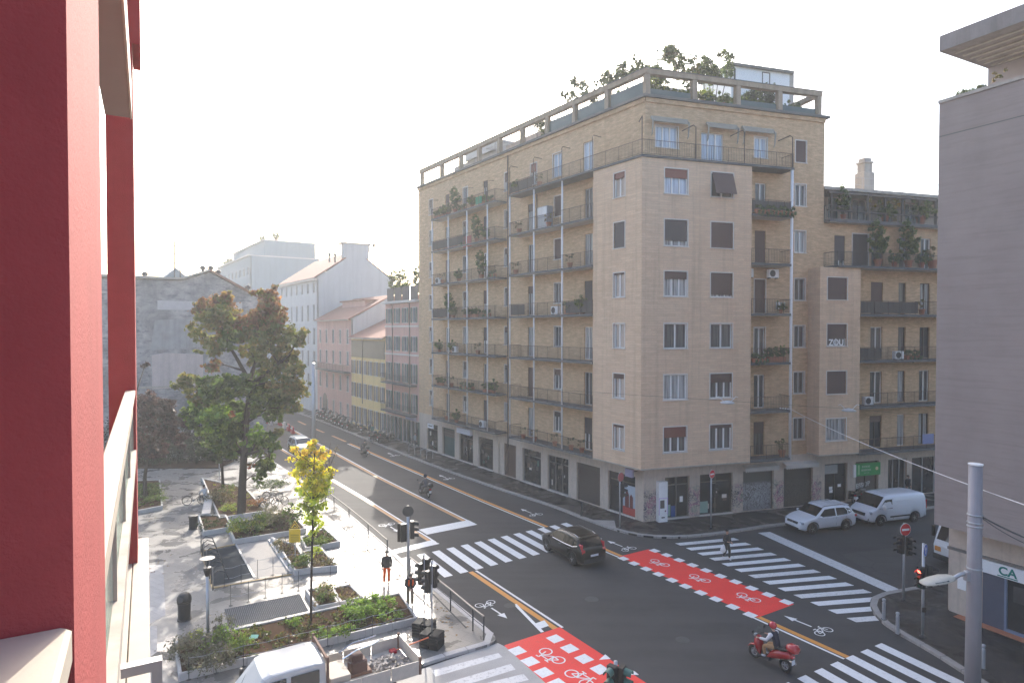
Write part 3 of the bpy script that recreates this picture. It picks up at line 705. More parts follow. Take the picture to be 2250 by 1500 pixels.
for side, FM, a, b in (('L', FL, LEND, 0.0), ('R', FR, 0.0, REND)):
    hs = [(u, u + w_, z, z + h_) for s, u, z, w_, h_, k in holesL if s == side]
    wallholes(a, b, FZ[0] - .1, TOP, hs, .26).build('wall', mt['brick'], bld, FM)
    for s, u, z, w_, h_, k in holesL:
        if s == side: win(bld, FM, u, z, w_, h_, **k)
# core, roof and far sides
def fw(FM, u, y, z=0): return FM @ Vector((u, y, z))
core = [fw(FL, LEND, .3), fw(FL, -.2, .3), fw(FR, .2, .3), fw(FR, REND - .02, .3), fw(FR, REND - .02, 13), fw(FL, LEND, 13)]
Mi = T(-C0.x, -C0.y)
MB().prism([tuple((Mi @ p)[:2]) for p in core], 0, TOP - .02).build('rear_wall', mt['plaster'], bld)
MB().box(LEND - .003, LEND + .0, 0, 13, 0, TOP).build('party_wall', mt['plaster'], bld, FL)
MB().box(REND - .02, REND, 0, 13, 21, TOP).build('party_wall', mt['brick'], bld, FR)
# bay on the corner, overhanging the pavement ------------------------
BL, BRR = UL0 - 4.7, UR0 + 8.5
WR = [(5.0, 1.7), (8.52, 1.67), (11.95, 1.65), (15.41, 1.65), (18.75, 1.74), (22.2, 1.65)]
col1 = [dict(shut=.42, sh='shutterred', pane='curtaind', mull=3), dict(pane='curtain', mull=3), dict(pane='curtaind', mull=2), dict(shut=.3, pane='curtain', mull=3), dict(shut=.8, sh='shutterdark', pane='curtain', mull=3), dict(shut=.36, sh='shutterred', pane='curtainb', mull=3)]
col2 = [dict(shut=.14, pane='curtaind', mull=3), dict(shut=.36, pane='curtaind', mull=3), dict(pane='curtaind', mull=2), dict(shut=.9, pane='curtain', mull=3), dict(shut=1.0, pane='glass', mull=2), dict(pane='glass', mull=2)]
colL = [dict(pane='curtaind', shut=.1), dict(pane='curtaind', shut=.2), dict(pane='curtain'), dict(pane='curtain', shut=.07), dict(pane='glass', shut=1.0, sh='shutterdark'), dict(pane='curtain', shut=.24, sh='shutterred')]
BY = -1.2
wh = [(UR0 + u, UR0 + u + 1.73, z, z + h) for u in (1.69, 5.25) for z, h in WR]
wallholes(UR0, BRR, 4.02, 24.45, wh, .2, BY).build('bay_wall', mt['brickbay'], bld, FR)
wallholes(BL, UL0, 4.02, 24.45, [(UL0 - 2.6, UL0 - 1.55, z, z + h) for z, h in WR], .2, BY).build('bay_wall', mt['brickbay'], bld, FL)
for i, (z, h) in enumerate(WR):
    win(bld, FR, UR0 + 1.69, z, 1.73, h, BY, **col1[i]); win(bld, FR, UR0 + 5.25, z, 1.73, h, BY, **col2[i]); win(bld, FL, UL0 - 2.6, z, 1.05, h, BY, **colL[i])
MB().box(0, 1.65, -.025, .0, -1.55, 0).build('shutter', mt['shutter'], bld, FR @ T(UR0 + 5.29, BY - .03, 23.83) @ RX(-17))
bayp = [fw(FL, BL, BY + .25), c_ + (fw(FR, UR0, .25) - fw(FR, UR0, 0)) * 1.3, fw(FR, BRR - .02, BY + .25), fw(FR, BRR - .02, .05), fw(FR, 0, .05), fw(FL, BL, .05)]
MB().prism([tuple((Mi @ p)[:2]) for p in bayp], 4.04, 24.40).build('bay_core', mt['plaster'], bld)
bu = [fw(FL, BL, BY), c_, fw(FR, BRR, BY), fw(FR, BRR, .02), fw(FR, 0, .02), fw(FL, BL, .02)]
MB().prism([tuple((Mi @ p)[:2]) for p in bu], 3.94, 4.018).build('bay_soffit', mt['concrete'], bld)
MB().box(BRR - .24, BRR, BY + .003, 0, 4.02, 24.45).build('bay_return', mt['brickbay'], bld, FR)
MB().box(BL, BL + .24, BY + .003, 0, 4.02, 24.45).build('bay_return', mt['brickbay'], bld, FL)
# balconies --------------------------------------------------------
def balcony(par, FM, u0, u1, z, y=BY, rail='rail', back=0.0, s0=True, s1=True, h=1.0, th=.17):
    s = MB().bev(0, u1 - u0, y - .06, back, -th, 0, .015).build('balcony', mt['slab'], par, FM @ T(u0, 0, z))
    MB().box(.03, u1 - u0 - .03, y - .03, back - .003, -th - .012, -th - .002).build('soffit', mt['soffit'], s, FM @ T(u0, 0, z))
    railing_mb(u1 - u0 - .08, h, back - y if s0 else 0, back - y if s1 else 0).build('railing', mt[rail], s, FM @ T(u0 + .04, y, z))
    return s
G1, G2 = (-28.5, -16.5), (-14.37, BL)
for k, z in enumerate(FZ):
    balcony(bld, FL, *G1, z)
    if k < 6: balcony(bld, FL, *G2, z, s1=False); balcony(bld, FR, BRR, 11.07, z, s0=False)
# top terrace that wraps round the corner
tp = [fw(FL, G2[0], BY - .08), c_ + Vector((-.03, -.1, 0)), fw(FR, 11.12, BY - .08), fw(FR, 11.12, .0), fw(FR, 0, 0), fw(FL, G2[0], 0)]
ter = MB().prism([tuple((Mi @ p)[:2]) for p in tp], 24.46, 24.62).build('terrace', mt['slab'], bld)
railing_mb(UL0 - G2[0] - .04, 1.0, 1.2, 0).build('railing', mt['rail'], ter, FL @ T(G2[0], BY, 24.62))
railing_mb(11.05 - UR0, 1.0, 0, 1.2).build('railing', mt['rail'], ter, FR @ T(UR0 + .02, BY, 24.62))
for u in (-14.37, -10.94, -7.36): MB().tube([(u, BY + .05, FZ[0] - .1), (u, BY + .05, 24.46)], .065, 8).build('pole', mt['pole'], bld, FL, True)
for u in (-28.45, -25.07, -21.47, -17.9): MB().tube([(u, BY + .05, FZ[0] - .1), (u, BY + .05, 24.4)], .065, 8).build('pole', mt['pole'], bld, FL, True)
MB().tube([(11.0, BY + .02, FZ[0] - .15), (11.0, BY + .02, 24.46)], .10, 10).build('pole', mt['pole'], bld, FR, True)
for u in (-14.3, -10.94, -7.36, -3.9):
    MB().tube([(u, BY, 24.6), (u, BY, 26.9), (u, BY + .1, 27.05), (u + .1, BY + .75, 27.0)], .028, 6).build('awning_bracket', mt['rail'], bld, FL)
for u in (-28.4, -25.07, -21.47, -17.9):
    MB().tube([(u, BY, 24.5), (u, BY, 26.5), (u + .1, BY + .7, 26.55)], .025, 6).build('awning_bracket', mt['rail'], bld, FL)
MB().tube([(UR0, BY, 24.6), (UR0, BY, 27.1), (UR0 + .1, BY + .6, 26.9)], .035, 6).build('awning_bracket', mt['rail'], bld, FR)
for u in (3.15, 7.0, 11.0):
    MB().tube([(u, BY, 24.6), (u, BY, 26.75), (u - .12, BY + .1, 26.9), (u - .5, BY + .9, 26.7)], .035, 6).build('awning_bracket', mt['rail'], bld, FR)
mt['awning'] = mat('grey awning cloth', (.30, .28, .24), .9, .2, 3)
for a, b in ((.3, 3.05), (4.6, 7.0), (7.5, 10.1)):
    z = 27.42 - .0 * a
    m = MB().tube([(a, -.28, z), (b, -.28, z)], .11, 8).box(a, b, -.45, -.40, z - .28, z - .05); o = m.build('awning', mt['awning'], bld, FR)
    for u in (a, b): MB().tube([(u, -.3, z), (u, -.55, z - .25), (u, -.45, z - 1.1), (u, -.35, z - 1.25)], [.05, .07, .05, .02], 6).build('awning_arm', mt['awning'], o, FR)
# down pipes
for FM, u, z0, z1 in ((FL, -16.25, .5, 28.5), (FL, -12.0, 21.3, 24.4)): MB().tube([(u, -.07, z0), (u, -.07, z1)], .055, 6).build('down_pipe', mt['rail'], bld, FM)
# cornice and roof frame --------------------------------------------
def offs(o, z0, z1, name, m):
    k = o
    pts = [fw(FL, LEND, -o), C0 + (c_ - C0) * (o / 1.2), fw(FR, REND + (.25 if o > .1 else 0), -o), fw(FR, REND + (.25 if o > .1 else 0), 13), fw(FL, LEND, 13)]
    return MB().prism([tuple((Mi @ Vector((p.x, p.y, 0)))[:2]) for p in pts], z0, z1).build(name, mt[m], bld)
offs(.30, TOP - .02, TOP + .16, 'cornice', 'darkstone')
MB().box(LEND, 0, -.12, 0, TOP - .30, TOP - .021).build('string_course', mt['brick'], bld, FL)
MB().box(-.0, REND, -.12, 0, TOP - .30, TOP - .021).build('string_course', mt['brick'], bld, FR)
zb, ztp = TOP + .16, 30.75
for u in (-3.78, -7.42, -10.84, -14.33, -17.85, -21.36, -24.78, -28.73, -33.3): MB().bev(u - .19, u + .19, -.02, .36, zb, ztp - .33, .02).build('roof_post', mt['roofc'], bld, FL)
for u in (.2, 3.85, 7.39, 10.95, 14.45): MB().bev(u - .19, u + .19, -.02, .36, zb, ztp - .33, .02).build('roof_post', mt['roofc'], bld, FR)
MB().box(LEND + .3, .15, -.04, .38, ztp - .33, ztp).build('roof_beam', mt['roofc'], bld, FL)
MB().box(.15, 14.65, -.04, .38, ztp - .33, ztp).build('roof_beam', mt['roofc'], bld, FR)
MB().box(LEND + .3, .15, -.08, .42, ztp + .002, ztp + .05).build('beam_flashing', mt['darkstone'], bld, FL)
MB().box(.15, 14.70, -.08, .42, ztp + .002, ztp + .05).build('beam_flashing', mt['darkstone'], bld, FR)
MB().box(14.25, 14.65, .38, 5.5, ztp - .33, ztp).build('roof_beam', mt['roofc'], bld, FR)
mt['gglass'] = glassmat('green roof glazing', (.035, .065, .058), .3)
mt['teal'] = mat('green painted metal', (.05, .13, .11), .5)
for a, b in ((-3.5, -.25), (-7.15, -4.05), (-10.6, -7.7)): MB().box(a, b, .16, .18, zb + .02, zb + 1.05).build('wind_screen', mt['gglass'], bld, FL)
for a, b in ((.45, 3.6), (7.7, 10.7), (11.2, 14.2)): MB().box(a, b, .16, .18, zb + .02, zb + .55).build('wind_screen', mt['gglass'], bld, FR)
# penthouse and roof sheds
u0, zt = hit(FR, 5, 1607, 138); u1, _ = hit(FR, 5, 1735, 156)
ph = MB().box(u0, u1, 5, 9, zb, zt - .25).build('penthouse', mt['white'], bld, FR)
MB().box(u0 - .3, u1 + .25, 4.75, 9.2, zt - .25, zt - .05).build('penthouse_roof', mt['darkstone'], ph, FR)
wu, wz = hit(FR, 4.97, 1675, 158); wu2, _ = hit(FR, 4.97, 1692, 158); win(bld, FR, wu, zb + .6, wu2 - wu, wz - zb - .6, 4.85, pane='curtainb', fr='framed', mull=1, trim=None)
MB().tube([(u0 + .25, 4.9, zb), (u0 + .25, 4.9, zt - .5), (u0 - .1, 4.9, zt - .3)], .07, 6).build('down_pipe', mt['iron'], ph, FR)
MB().box(u1, u1 + .45, 5.0, 9, zb, zt - .1).build('chimney_breast', mt['concrete'], ph, FR)
MB().box(1.0, 5.2, 2.6, 6, zb, zb + 1.5).build('roof_shed', mt['plaster'], bld, FR)
MB().box(.7, 5.6, 2.2, 6.2, zb + 1.505, zb + 1.65).build('shed_roof', mt['soffit'], bld, FR)
MB().box(7.3, 13.4, 2.4, 4.6, zb, zb + 1.25).build('roof_shed', mt['teal'], bld, FR)
MB().box(-19.3, -12.0, 1.8, 5.5, zb, zb + 1.5).build('roof_shed', mt['plaster'], bld, FL)
MB().box(-30.3, -21.5, 2.5, 8.5, zb, ztp + .0).build('lift_house', mt['concrete'], bld, FL)
MB().box(-27.5, -21.8, 2.2, 8.5, ztp + .003, ztp + 1.1).build('lift_house', mt['soffit'], bld, FL)
def pergola(FM, pts):   # thin blue-green steel frame
    m = MB()
    for a, b in pts: m.tube([a, b], .05, 5)
    return m.build('pergola', mt['teal'], bld, FM)
pu0, pz0 = hit(FR, 3, 1445, 110); pu1, pz1 = hit(FR, 3, 1531, 122)
pergola(FR, [((pu0, 3, zb), (pu0, 3, pz0)), ((pu1, 3, zb), (pu1, 3, pz0)), ((pu0, 3, pz0), (pu1, 3, pz0)), ((pu0, 6, pz0), (pu1, 6, pz0)), ((pu0, 3, pz0), (pu0, 6, pz0)), ((pu1, 3, pz0), (pu1, 6, pz0)), ((pu0, 3, pz0 - .7), (pu1, 3, pz0 - .7)), ((pu1, 3, zb), (pu1 + 0, 3, pz0))])
for k in range(7): 
    a = -21 + k * .0; MB().box(-20.8 + k * .45, -20.7 + k * .45, .5, 3.2, zb + 1.3, zb + 1.36).box(-12.6 + k * .45, -12.5 + k * .45, .5, 3.2, zb + 1.35, zb + 1.41).build('pergola_slat', mt['soffit'], bld, FL)
def roof_plant(FM, y, spots, label, pal=GR, n=1500, size=.11, name='roof_plant', stem=True, z0=None):
    """leafy plant standing on the roof; spots are (px, py, radius px)"""
    bl = []
    for x_, y_, r in spots:
        u, z = hit(FM, y, x_, y_); s = r * (FM @ Vector((u, y, z))).y / F; bl.append(((u, y, z), (s, s * .9, s)))
    u = bl[0][0][0]; base = z0 if z0 is not None else zb
    M = FM @ T(u, y, base); t = thing(name, label, 'plant', M, 'plants on the roof garden')
    b2 = [((c[0] - u, c[1] - y, c[2] - base), r) for c, r in bl]
    inst('foliage', foliage_mesh('foliage', [(tuple(np.array(c) + rng.normal(size=3) * np.array(r) * .55), tuple(np.array(r) * rng.uniform(.35, .75))) for c, r in b2 for _ in range(4)], int(n * 2.6), size * .8, pal, clump=.6, shell=.1, jit=.4), t, M)
    m = MB()
    for c, r in b2: m.tube([(c[0] * .4, c[1], -.02), (c[0] * .8, c[1], c[2] * .6), c], [.04, .03, .012], 5)
    m.build('stem', mt['bark'], t, M); return t
roof_plant(FR, 2.6, [(1470, 122, 24), (1448, 142, 22), (1492, 146, 18), (1440, 170, 16), (1510, 130, 14), (1525, 158, 14)], 'big leafy climber covering the steel pergola on the roof corner', GR + [(.16, .12, .04)], 2600, .13)
roof_plant(FR, 2.9, [(1560, 138, 20), (1580, 148, 22), (1545, 150, 18), (1600, 140, 14), (1568, 165, 20)], 'dense green bush beside the white roof penthouse', GR, 2300, .12)
roof_plant(FL, 1.2, [(1268, 190, 18), (1255, 205, 14), (1285, 200, 14), (1240, 213, 10)], 'tall leafy shrub rising above the roof beam, leftmost of three', GRB, 1000, .12)
roof_plant(FL, 1.2, [(1345, 170, 20), (1365, 160, 15), (1325, 180, 15), (1310, 190, 10)], 'tall leafy shrub rising above the roof beam, middle of three', GRB, 1200, .12)
roof_plant(FL, 1.2, [(1390, 152, 14), (1410, 145, 12), (1378, 165, 12)], 'tall leafy shrub rising above the roof beam, nearest the corner', GR, 900, .11)
roof_plant(FR, 1.2, [(1552, 205, 20), (1548, 222, 15)], 'round yellow-green bush on the roof edge between two posts', YG, 900, .10)
roof_plant(FR, 1.0, [(1440, 185, 24), (1450, 200, 18), (1425, 200, 14)], 'pale green shrub behind the corner post of the roof', YG + GRB, 900, .10)
roof_plant(FR, 1.3, [(1655, 210, 22), (1685, 215, 22), (1700, 195, 14)], 'dark hedge of pot plants on the roof in front of the penthouse', GRD, 1600, .10)
roof_plant(FR, 1.3, [(1755, 240, 8), (1748, 246, 6)], 'small sprig of leaves on the roof near the right end beam', GRB, 130, .09)
roof_plant(FL, 1.0, [(1385, 210, 16), (1360, 218, 16), (1345, 225, 10)], 'low green plants behind the glass screen next to the corner post', GR + YG, 900, .09)
roof_plant(FL, 1.0, [(1300, 235, 14), (1320, 225, 12)], 'spiky grey-green plants behind the second glass screen', GRB, 500, .10)
roof_plant(FL, 1.0, [(1180, 275, 10), (1195, 268, 9)], 'small dark shrub on the roof by the pergola slats', GRD, 400, .09)
for i in range(9):
    u = .7 + i * 1.5; pot_plant(FR @ T(u, .75, zb), ('bush', 'box', 'tall', 'trail')[i % 4], 'green pot plant lined up behind the right roof edge, %s from the corner' % ['first', 'second', 'third', 'fourth', 'fifth', 'sixth', 'seventh', 'eighth', 'ninth'][i], 'pots along the roof edge', (1.0, 1.2, .7, 1.3)[i % 4])
for i in range(8):
    u = -1.2 - i * 1.55; pot_plant(FL @ T(u, .75, zb), ('box', 'bush', 'dry', 'tall')[i % 4], 'green pot plant lined up behind the left roof edge, %s from the corner' % ['first', 'second', 'third', 'fourth', 'fifth', 'sixth', 'seventh', 'eighth'][i], 'pots along the roof edge', (1.2, 1.1, 1.3, .75)[i % 4])
# ground floor -------------------------------------------------------
shL = [(-32.0, -29.52, 'shop'), (-28.48, -25.89, 'teal'), (-24.97, -22.34, 'shop2'), (-21.28, -18.78, 'shop'), (-17.83, -15.1, 'door'), (-14.11, -11.5, 'window'), (-10.61, -7.96, 'doors'), (-6.98, -4.34, 'shut'), (-3.5, -.79, 'poster')]
shR = [(1.63, 3.57, 'doorw'), (4.41, 7.1, 'dark'), (7.98, 10.61, 'graf'), (11.49, 14.11, 'graf2')]
mt['graf'] = graffshutter('sprayed shutter', (.10, .095, .09), (.50, .52, .56), .75); mt['graf2'] = graffshutter('tagged dark shutter', (.045, .04, .038), (.16, .14, .13), .35)
mt['grafd'] = graffshutter('brown shutter with tags', (.085, .065, .058), (.12, .10, .09), .3)
mt['shopg'] = mat('shop window glass', (.030, .032, .034), .05, .7, 1.4, spec=.7); mt['shopt'] = mat('teal shop window', (.06, .11, .105), .08, .5, 1.1, spec=.6)
mt['reedd'] = mat('dark display', (.10, .06, .05), .6, .4, 4)
mt['alu'] = mat('anodised frame', (.22, .21, .20), .4, .15, 3, metal=.5)
HG = 3.0
for FM, L_, a, b in ((FL, shL, LEND, 0.0), (FR, shR, 0.0, REND)):
    wallholes(a, b, .1, FZ[0] - .1, [(u, v, .12, HG + .04) for u, v, _ in L_], .35).build('ground_floor_wall', mt['stoneg'] if FM is FR else mt['stone'], bld, FM)
for FM, L_ in ((FL, shL), (FR, shR)):
    for i, (u, v, k) in enumerate(L_):
        w_ = v - u; M = FM @ T(u, 0, .12); h_ = HG - .08
        if k in ('graf', 'graf2', 'shut', 'door'):
            g = MB().box(0, w_, .22, .26, 0, h_).build('roller_shutter' if k != 'door' else 'entrance_door', mt[{'graf': 'graf', 'graf2': 'graf2', 'shut': 'grafd', 'door': 'shutter'}[k]], bld, M)
            MB().box(0, .07, .16, .22, 0, h_).box(w_ - .07, w_, .16, .22, 0, h_).box(.07, w_ - .07, .14, .22, h_ - .35 if k == 'shut' else h_ - .1, h_).build('guide', mt['framed'], g, M)
            if k == 'door': MB().box(.0, .75, .10, .2, 0, h_).build('side_panel', mt['stone'], g, M)
            continue
        fr_ = MB(); t = .06; n = {'shop': 1, 'teal': 1, 'shop2': 2, 'window': 1, 'doors': 3, 'poster': 2, 'doorw': 2, 'dark': 2}[k]
        fr_.box(0, t, .15, .24, 0, h_).box(w_ - t, w_, .15, .24, 0, h_).box(t, w_ - t, .15, .24, 0, .1).box(t, w_ - t, .15, .24, h_ - t, h_).box(t, w_ - t, .16, .24, h_ - .62, h_ - .55)
        for j in range(1, n): fr_.box(w_ * j / n - .035, w_ * j / n + .035, .15, .24, .1, h_ - t)
        g = fr_.build('shopfront', mt['alu' if k in ('doors', 'window', 'doorw') else 'framed'], bld, M)
        MB().box(.01, w_ - .01, .255, .275, .01, h_ - .01).build('pane', mt['shopt' if k == 'teal' else 'shopg'], g, M)
        MB().box(-.02, w_ + .02, -.05, .14, -.02, .06).build('threshold', mt['trim'], g, M)
        if k in ('shop', 'shop2', 'window', 'doors', 'dark'):
            for j in range(5):
                x_, z_ = random.uniform(.15, w_ - .6), random.uniform(.3, 1.7); MB().box(x_, x_ + random.uniform(.12, .4), .246, .254, z_, z_ + random.uniform(.12, .5)).build('display', mt[random.choice(('curtaind', 'trim', 'teal', 'soffit', 'reedd'))], g, M)
        if k == 'teal': MB().box(.1, w_ - .1, .235, .25, h_ - .95, h_ - .2).build('blind', mt['framed'], g, M)
        if k == 'poster':
            mt['posterw'] = mat('poster sky', (.42, .48, .55), .5, .2, 2); mt['posterr'] = mat('poster red', (.42, .06, .05), .5, .2, 3); mt['posterd'] = mat('poster dark red', (.14, .035, .035), .5, .3, 2)
            MB().box(w_ * .52, w_ - .1, .13, .145, .1, h_ - .75).build('poster', mt['posterw'], g, M)
            MB().box(w_ * .52, w_ - .1, .115, .128, .1, .65).build('poster', mt['posterr'], g, M)
            MB().extr([(w_ * .60, .6), (w_ * .74, .6), (w_ * .74, 1.5), (w_ * .70, 1.75), (w_ * .65, 1.75), (w_ * .60, 1.5)], .10, .112).extr([(w_ * .77, .6), (w_ * .88, .6), (w_ * .88, 1.4), (w_ * .82, 1.6), (w_ * .77, 1.4)], .10, .112).build('poster', mt['posterd'], g, M)
        if k in ('doorw', 'dark'):
            mt['mint'] = mat('mint foil', (.25, .38, .33), .3)
            MB().box(.08, w_ * .3, .235, .25, .15, .95).build('foil', mt['mint'], g, M)
        if k == 'doorw':
            MB().box(.62, 1.0, .20, .235, .1, .85).build('placard', mat('blue placard', (.03, .09, .28), .5), g, M); MB().box(1.25, 1.5, .135, .148, 1.1, 1.5).build('notice', mt['white'], g, M)
def sign(par, FM, u, w_, z, h_, col, s, tcol, y=-.12, size=None, th=.12):
    m = mat('sign board', col, .5, .08); b = MB().bev(0, w_, y, y + th, 0, h_, .01).build('sign_board', m, par, FM @ T(u, 0, z))
    if s: text('lettering', s, size or h_ * .55, tcol, b, FM @ T(u + w_ / 2, y - .003, z + h_ * .28), .002)
    return b
mt['inkd'] = mat('dark lettering', (.05, .05, .06), .5); mt['inkw'] = mat('white lettering', (.8, .8, .8), .5)
sign(bld, FL, -31.9, 1.35, 2.55, .5, (.78, .78, .78), '', None, .02, th=.1); sign(bld, FL, -25.0, 2.7, 2.95, .55, (.66, .66, .72), '', None, -.3, th=.25)
MB().box(-31.65, -31.3, .008, .018, 2.72, 2.86).box(-31.27, -30.95, .008, .018, 2.72, 2.84).box(-30.92, -30.78, .008, .018, 2.72, 2.88).build('lettering', mt['inkd'], bld, FL)
sign(bld, FL, -21.1, 2.2, 2.6, .32, (.06, .05, .05), '', None, .05, th=.06)
# hanging sign boxes at the corner, vending machine, valance awnings
MB().bev(-.35, .35, -.10, .10, 0, .55, .02).build('hanging_sign', mat('violet light box', (.30, .27, .36), .5, .3, 6), bld, FL @ T(-.6, -.75, 3.2))
MB().tube([(-.6, -.7, 3.5), (-.6, 0, 3.5)], .03, 6).build('sign_bracket', mt['iron'], bld, FL)
for a, b in ((7.85, 10.75), (11.35, 14.3)):
    m = MB().extr([(0, 0), (0, .35), (.1, .35)], 0, 0) if False else MB()
    n = 16; w_ = b - a
    for i in range(n):
        x0, x1 = a + w_ * i / n, a + w_ * (i + 1) / n; xm = (x0 + x1) / 2; zt_, zl = 3.48, 3.12
        m.add([(x0, -.42, zt_ - .12), (x1, -.42, zt_ - .12), (x1, -.42, zl), (xm, -.42, zl - .10), (x0, -.42, zl)], [(0, 4, 3, 2, 1)])
    m.add([(a, 0, zt_ + .02), (b, 0, zt_ + .02), (b, -.42, zt_ - .12), (a, -.42, zt_ - .12)], [(0, 1, 2, 3)])
    m.build('awning_valance', mt['soffit'], bld, FR)
# ================================================================== lower wing of the corner block, behind the parked cars
wing = thing('apartment_building', 'lower brick apartment wing with deep balconies behind the parked white van', 'building', T(*fw(FR, REND, 0)[:2]))
W1 = 34.0; WZ = [4.06, 7.48, 10.9, 14.35, 17.9]
hw = []
random.seed(11)
for k, z in enumerate(WZ):
    for u, w_ in ((19.42, 1.16), (22.16, .74), (24.34, 1.04), (27.5, 1.1), (30.5, 1.0)):
        hw.append((u, z + .05, w_, 2.45, dict(pane=random.choice(('curtaind', 'glass', 'curtain')), shut=random.choice((0, 0, 1.0, .2)) if u < 24 else 0, fr=random.choice(('frame', 'framed')), trim=None, mull=2 if w_ > .8 else 1)))
hw += [(15.9, 17.95, 1.0, 2.3, dict(pane='glass', shut=.8, sh='shutterdark', trim=None)), (17.6, 17.95, 1.5, 2.5, dict(pane='glass', shut=1.0, sh='shutterdark', trim='trim', sill=False))]
wallholes(REND, W1, 4.0, 21.2, [(a, a + c, b, b + d) for a, b, c, d, _ in hw], .26, .003).build('wall', mt['brick'], wing, FR)
for a, b, c, d, k in hw: win(wing, FR, a, b, c, d, **k)
MB().box(REND, W1, .3, 12, 0, 21.2).build('rear_wall', mt['plaster'], wing, FR)
# second bay
b0, b1 = UR0 + 14.47 + .88 - .88, UR0 + 18.06
b0 = UR0 + 14.40; wb = [(UR0 + 15.05, z, 1.77, h) for z, h in ((5.1, 1.61), (8.52, 1.64), (12.0, 1.6), (15.38, 1.6))]
wallholes(b0, b1, 4.1, 17.72, [(a, a + c, z, z + h) for a, z, c, h in wb], .2, BY).build('bay_wall', mt['brickbay'], wing, FR)
MB().box(b0, b0 + .2, BY + .003, .0, 4.1, 17.72).build('bay_return', mt['brickbay'], wing, FR); MB().box(b1 - .2, b1, BY + .003, 0, 4.1, 17.72).build('bay_return', mt['brickbay'], wing, FR)
MB().box(b0 + .2, b1 - .2, BY + .25, -.01, 4.12, 17.7).build('bay_core', mt['plaster'], wing, FR)
MB().box(b0, b1, BY, .0, 4.02, 4.097).build('bay_soffit', mt['concrete'], wing, FR)
for (a, z, c, h), k in zip(wb, (dict(pane='curtain', mull=3, fr='frameg'), dict(pane='glass', shut=1.0), dict(pane='curtaind', shut=.65), dict(pane='glass', shut=1.0))): win(wing, FR, a, z, c, h, BY, **k)
text('lettering', 'ZOU', .62, mt['inkw'], wing, FR @ T(UR0 + 15.9, BY + .03, 12.06))
for z in WZ[:4]: balcony(wing, FR, b1, W1, z, s0=False)
balcony(wing, FR, REND + .02, W1, 17.9, BY - .1, 'iron'); balcony(wing, FR, REND + .02, W1, 21.4, -.5, 'iron', th=.25)
# set-back top floor with a pergola in front
ht = [(17.2, 21.45, 1.0, 2.1, dict(pane='glass', fr='teal')), (19.6, 21.45, 1.4, 2.1, dict(pane='curtaind')), (22.6, 21.45, 1.0, 2.1, dict(pane='curtaind')), (25, 21.45, 1.2, 2.1, dict(pane='glass'))]
wallholes(REND, W1, 21.25, 23.6, [(a, a + c, b, b + d) for a, b, c, d, _ in ht], .2, 2.0).build('wall', mt['plaster'], wing, FR)
for a, b, c, d, k in ht: win(wing, FR, a, b, c, d, 2.0, trim=None, **k)
MB().box(REND, W1, 2.25, 12, 21.2, 23.6).build('rear_wall', mt['plaster'], wing, FR)
MB().box(REND, W1, -.1, 12, 23.62, 23.85).build('roof_slab', mt['concrete'], wing, FR)
for u in (15.3, 17.0, 18.7, 20.4, 22.1, 23.8, 25.5): MB().box(u - .07, u + .07, -.35, -.21, 21.4, 23.5).build('pergola_post', mt['framed'], wing, FR)
MB().box(REND + .1, 28, -.4, -.2, 23.3, 23.45).box(REND + .1, 28, -.4, -.2, 22.0, 22.1).build('pergola_beam', mt['framed'], wing, FR)
uc, zc = hit(FR, 4, 1900, 349); ch = MB().bev(uc - .55, uc + .55, 3.5, 4.5, 23.86, zc - 1.2, .03).bev(uc - .42, uc + .42, 3.6, 4.4, zc - 1.2, zc - .45, .03).bev(uc - .5, uc + .5, 3.5, 4.5, zc - .45, zc - .3, .03).bev(uc - .35, uc + .35, 3.65, 4.35, zc - .3, zc, .03)
ch.build('chimney', mt['concrete'], wing, FR)
m = MB()
for u in np.arange(15.6, 30, 2.05): m.tube([(u, 1.2, 23.86), (u, 1.2, 25.1)], .022, 5)
for z in (24.5, 25.05): m.tube([(15.5, 1.2, z), (30, 1.2, z)], .012, 4)
m.build('roof_fence', mt['steel'], wing, FR)
MB().box(15.0, 16.0, 2, 6, 23.86, 25.6).build('roof_shed', mt['plaster'], wing, FR); MB().box(14.95, 16.3, 1.7, 6.2, 25.6, 25.72).build('shed_roof', mt['concrete'], wing, FR)
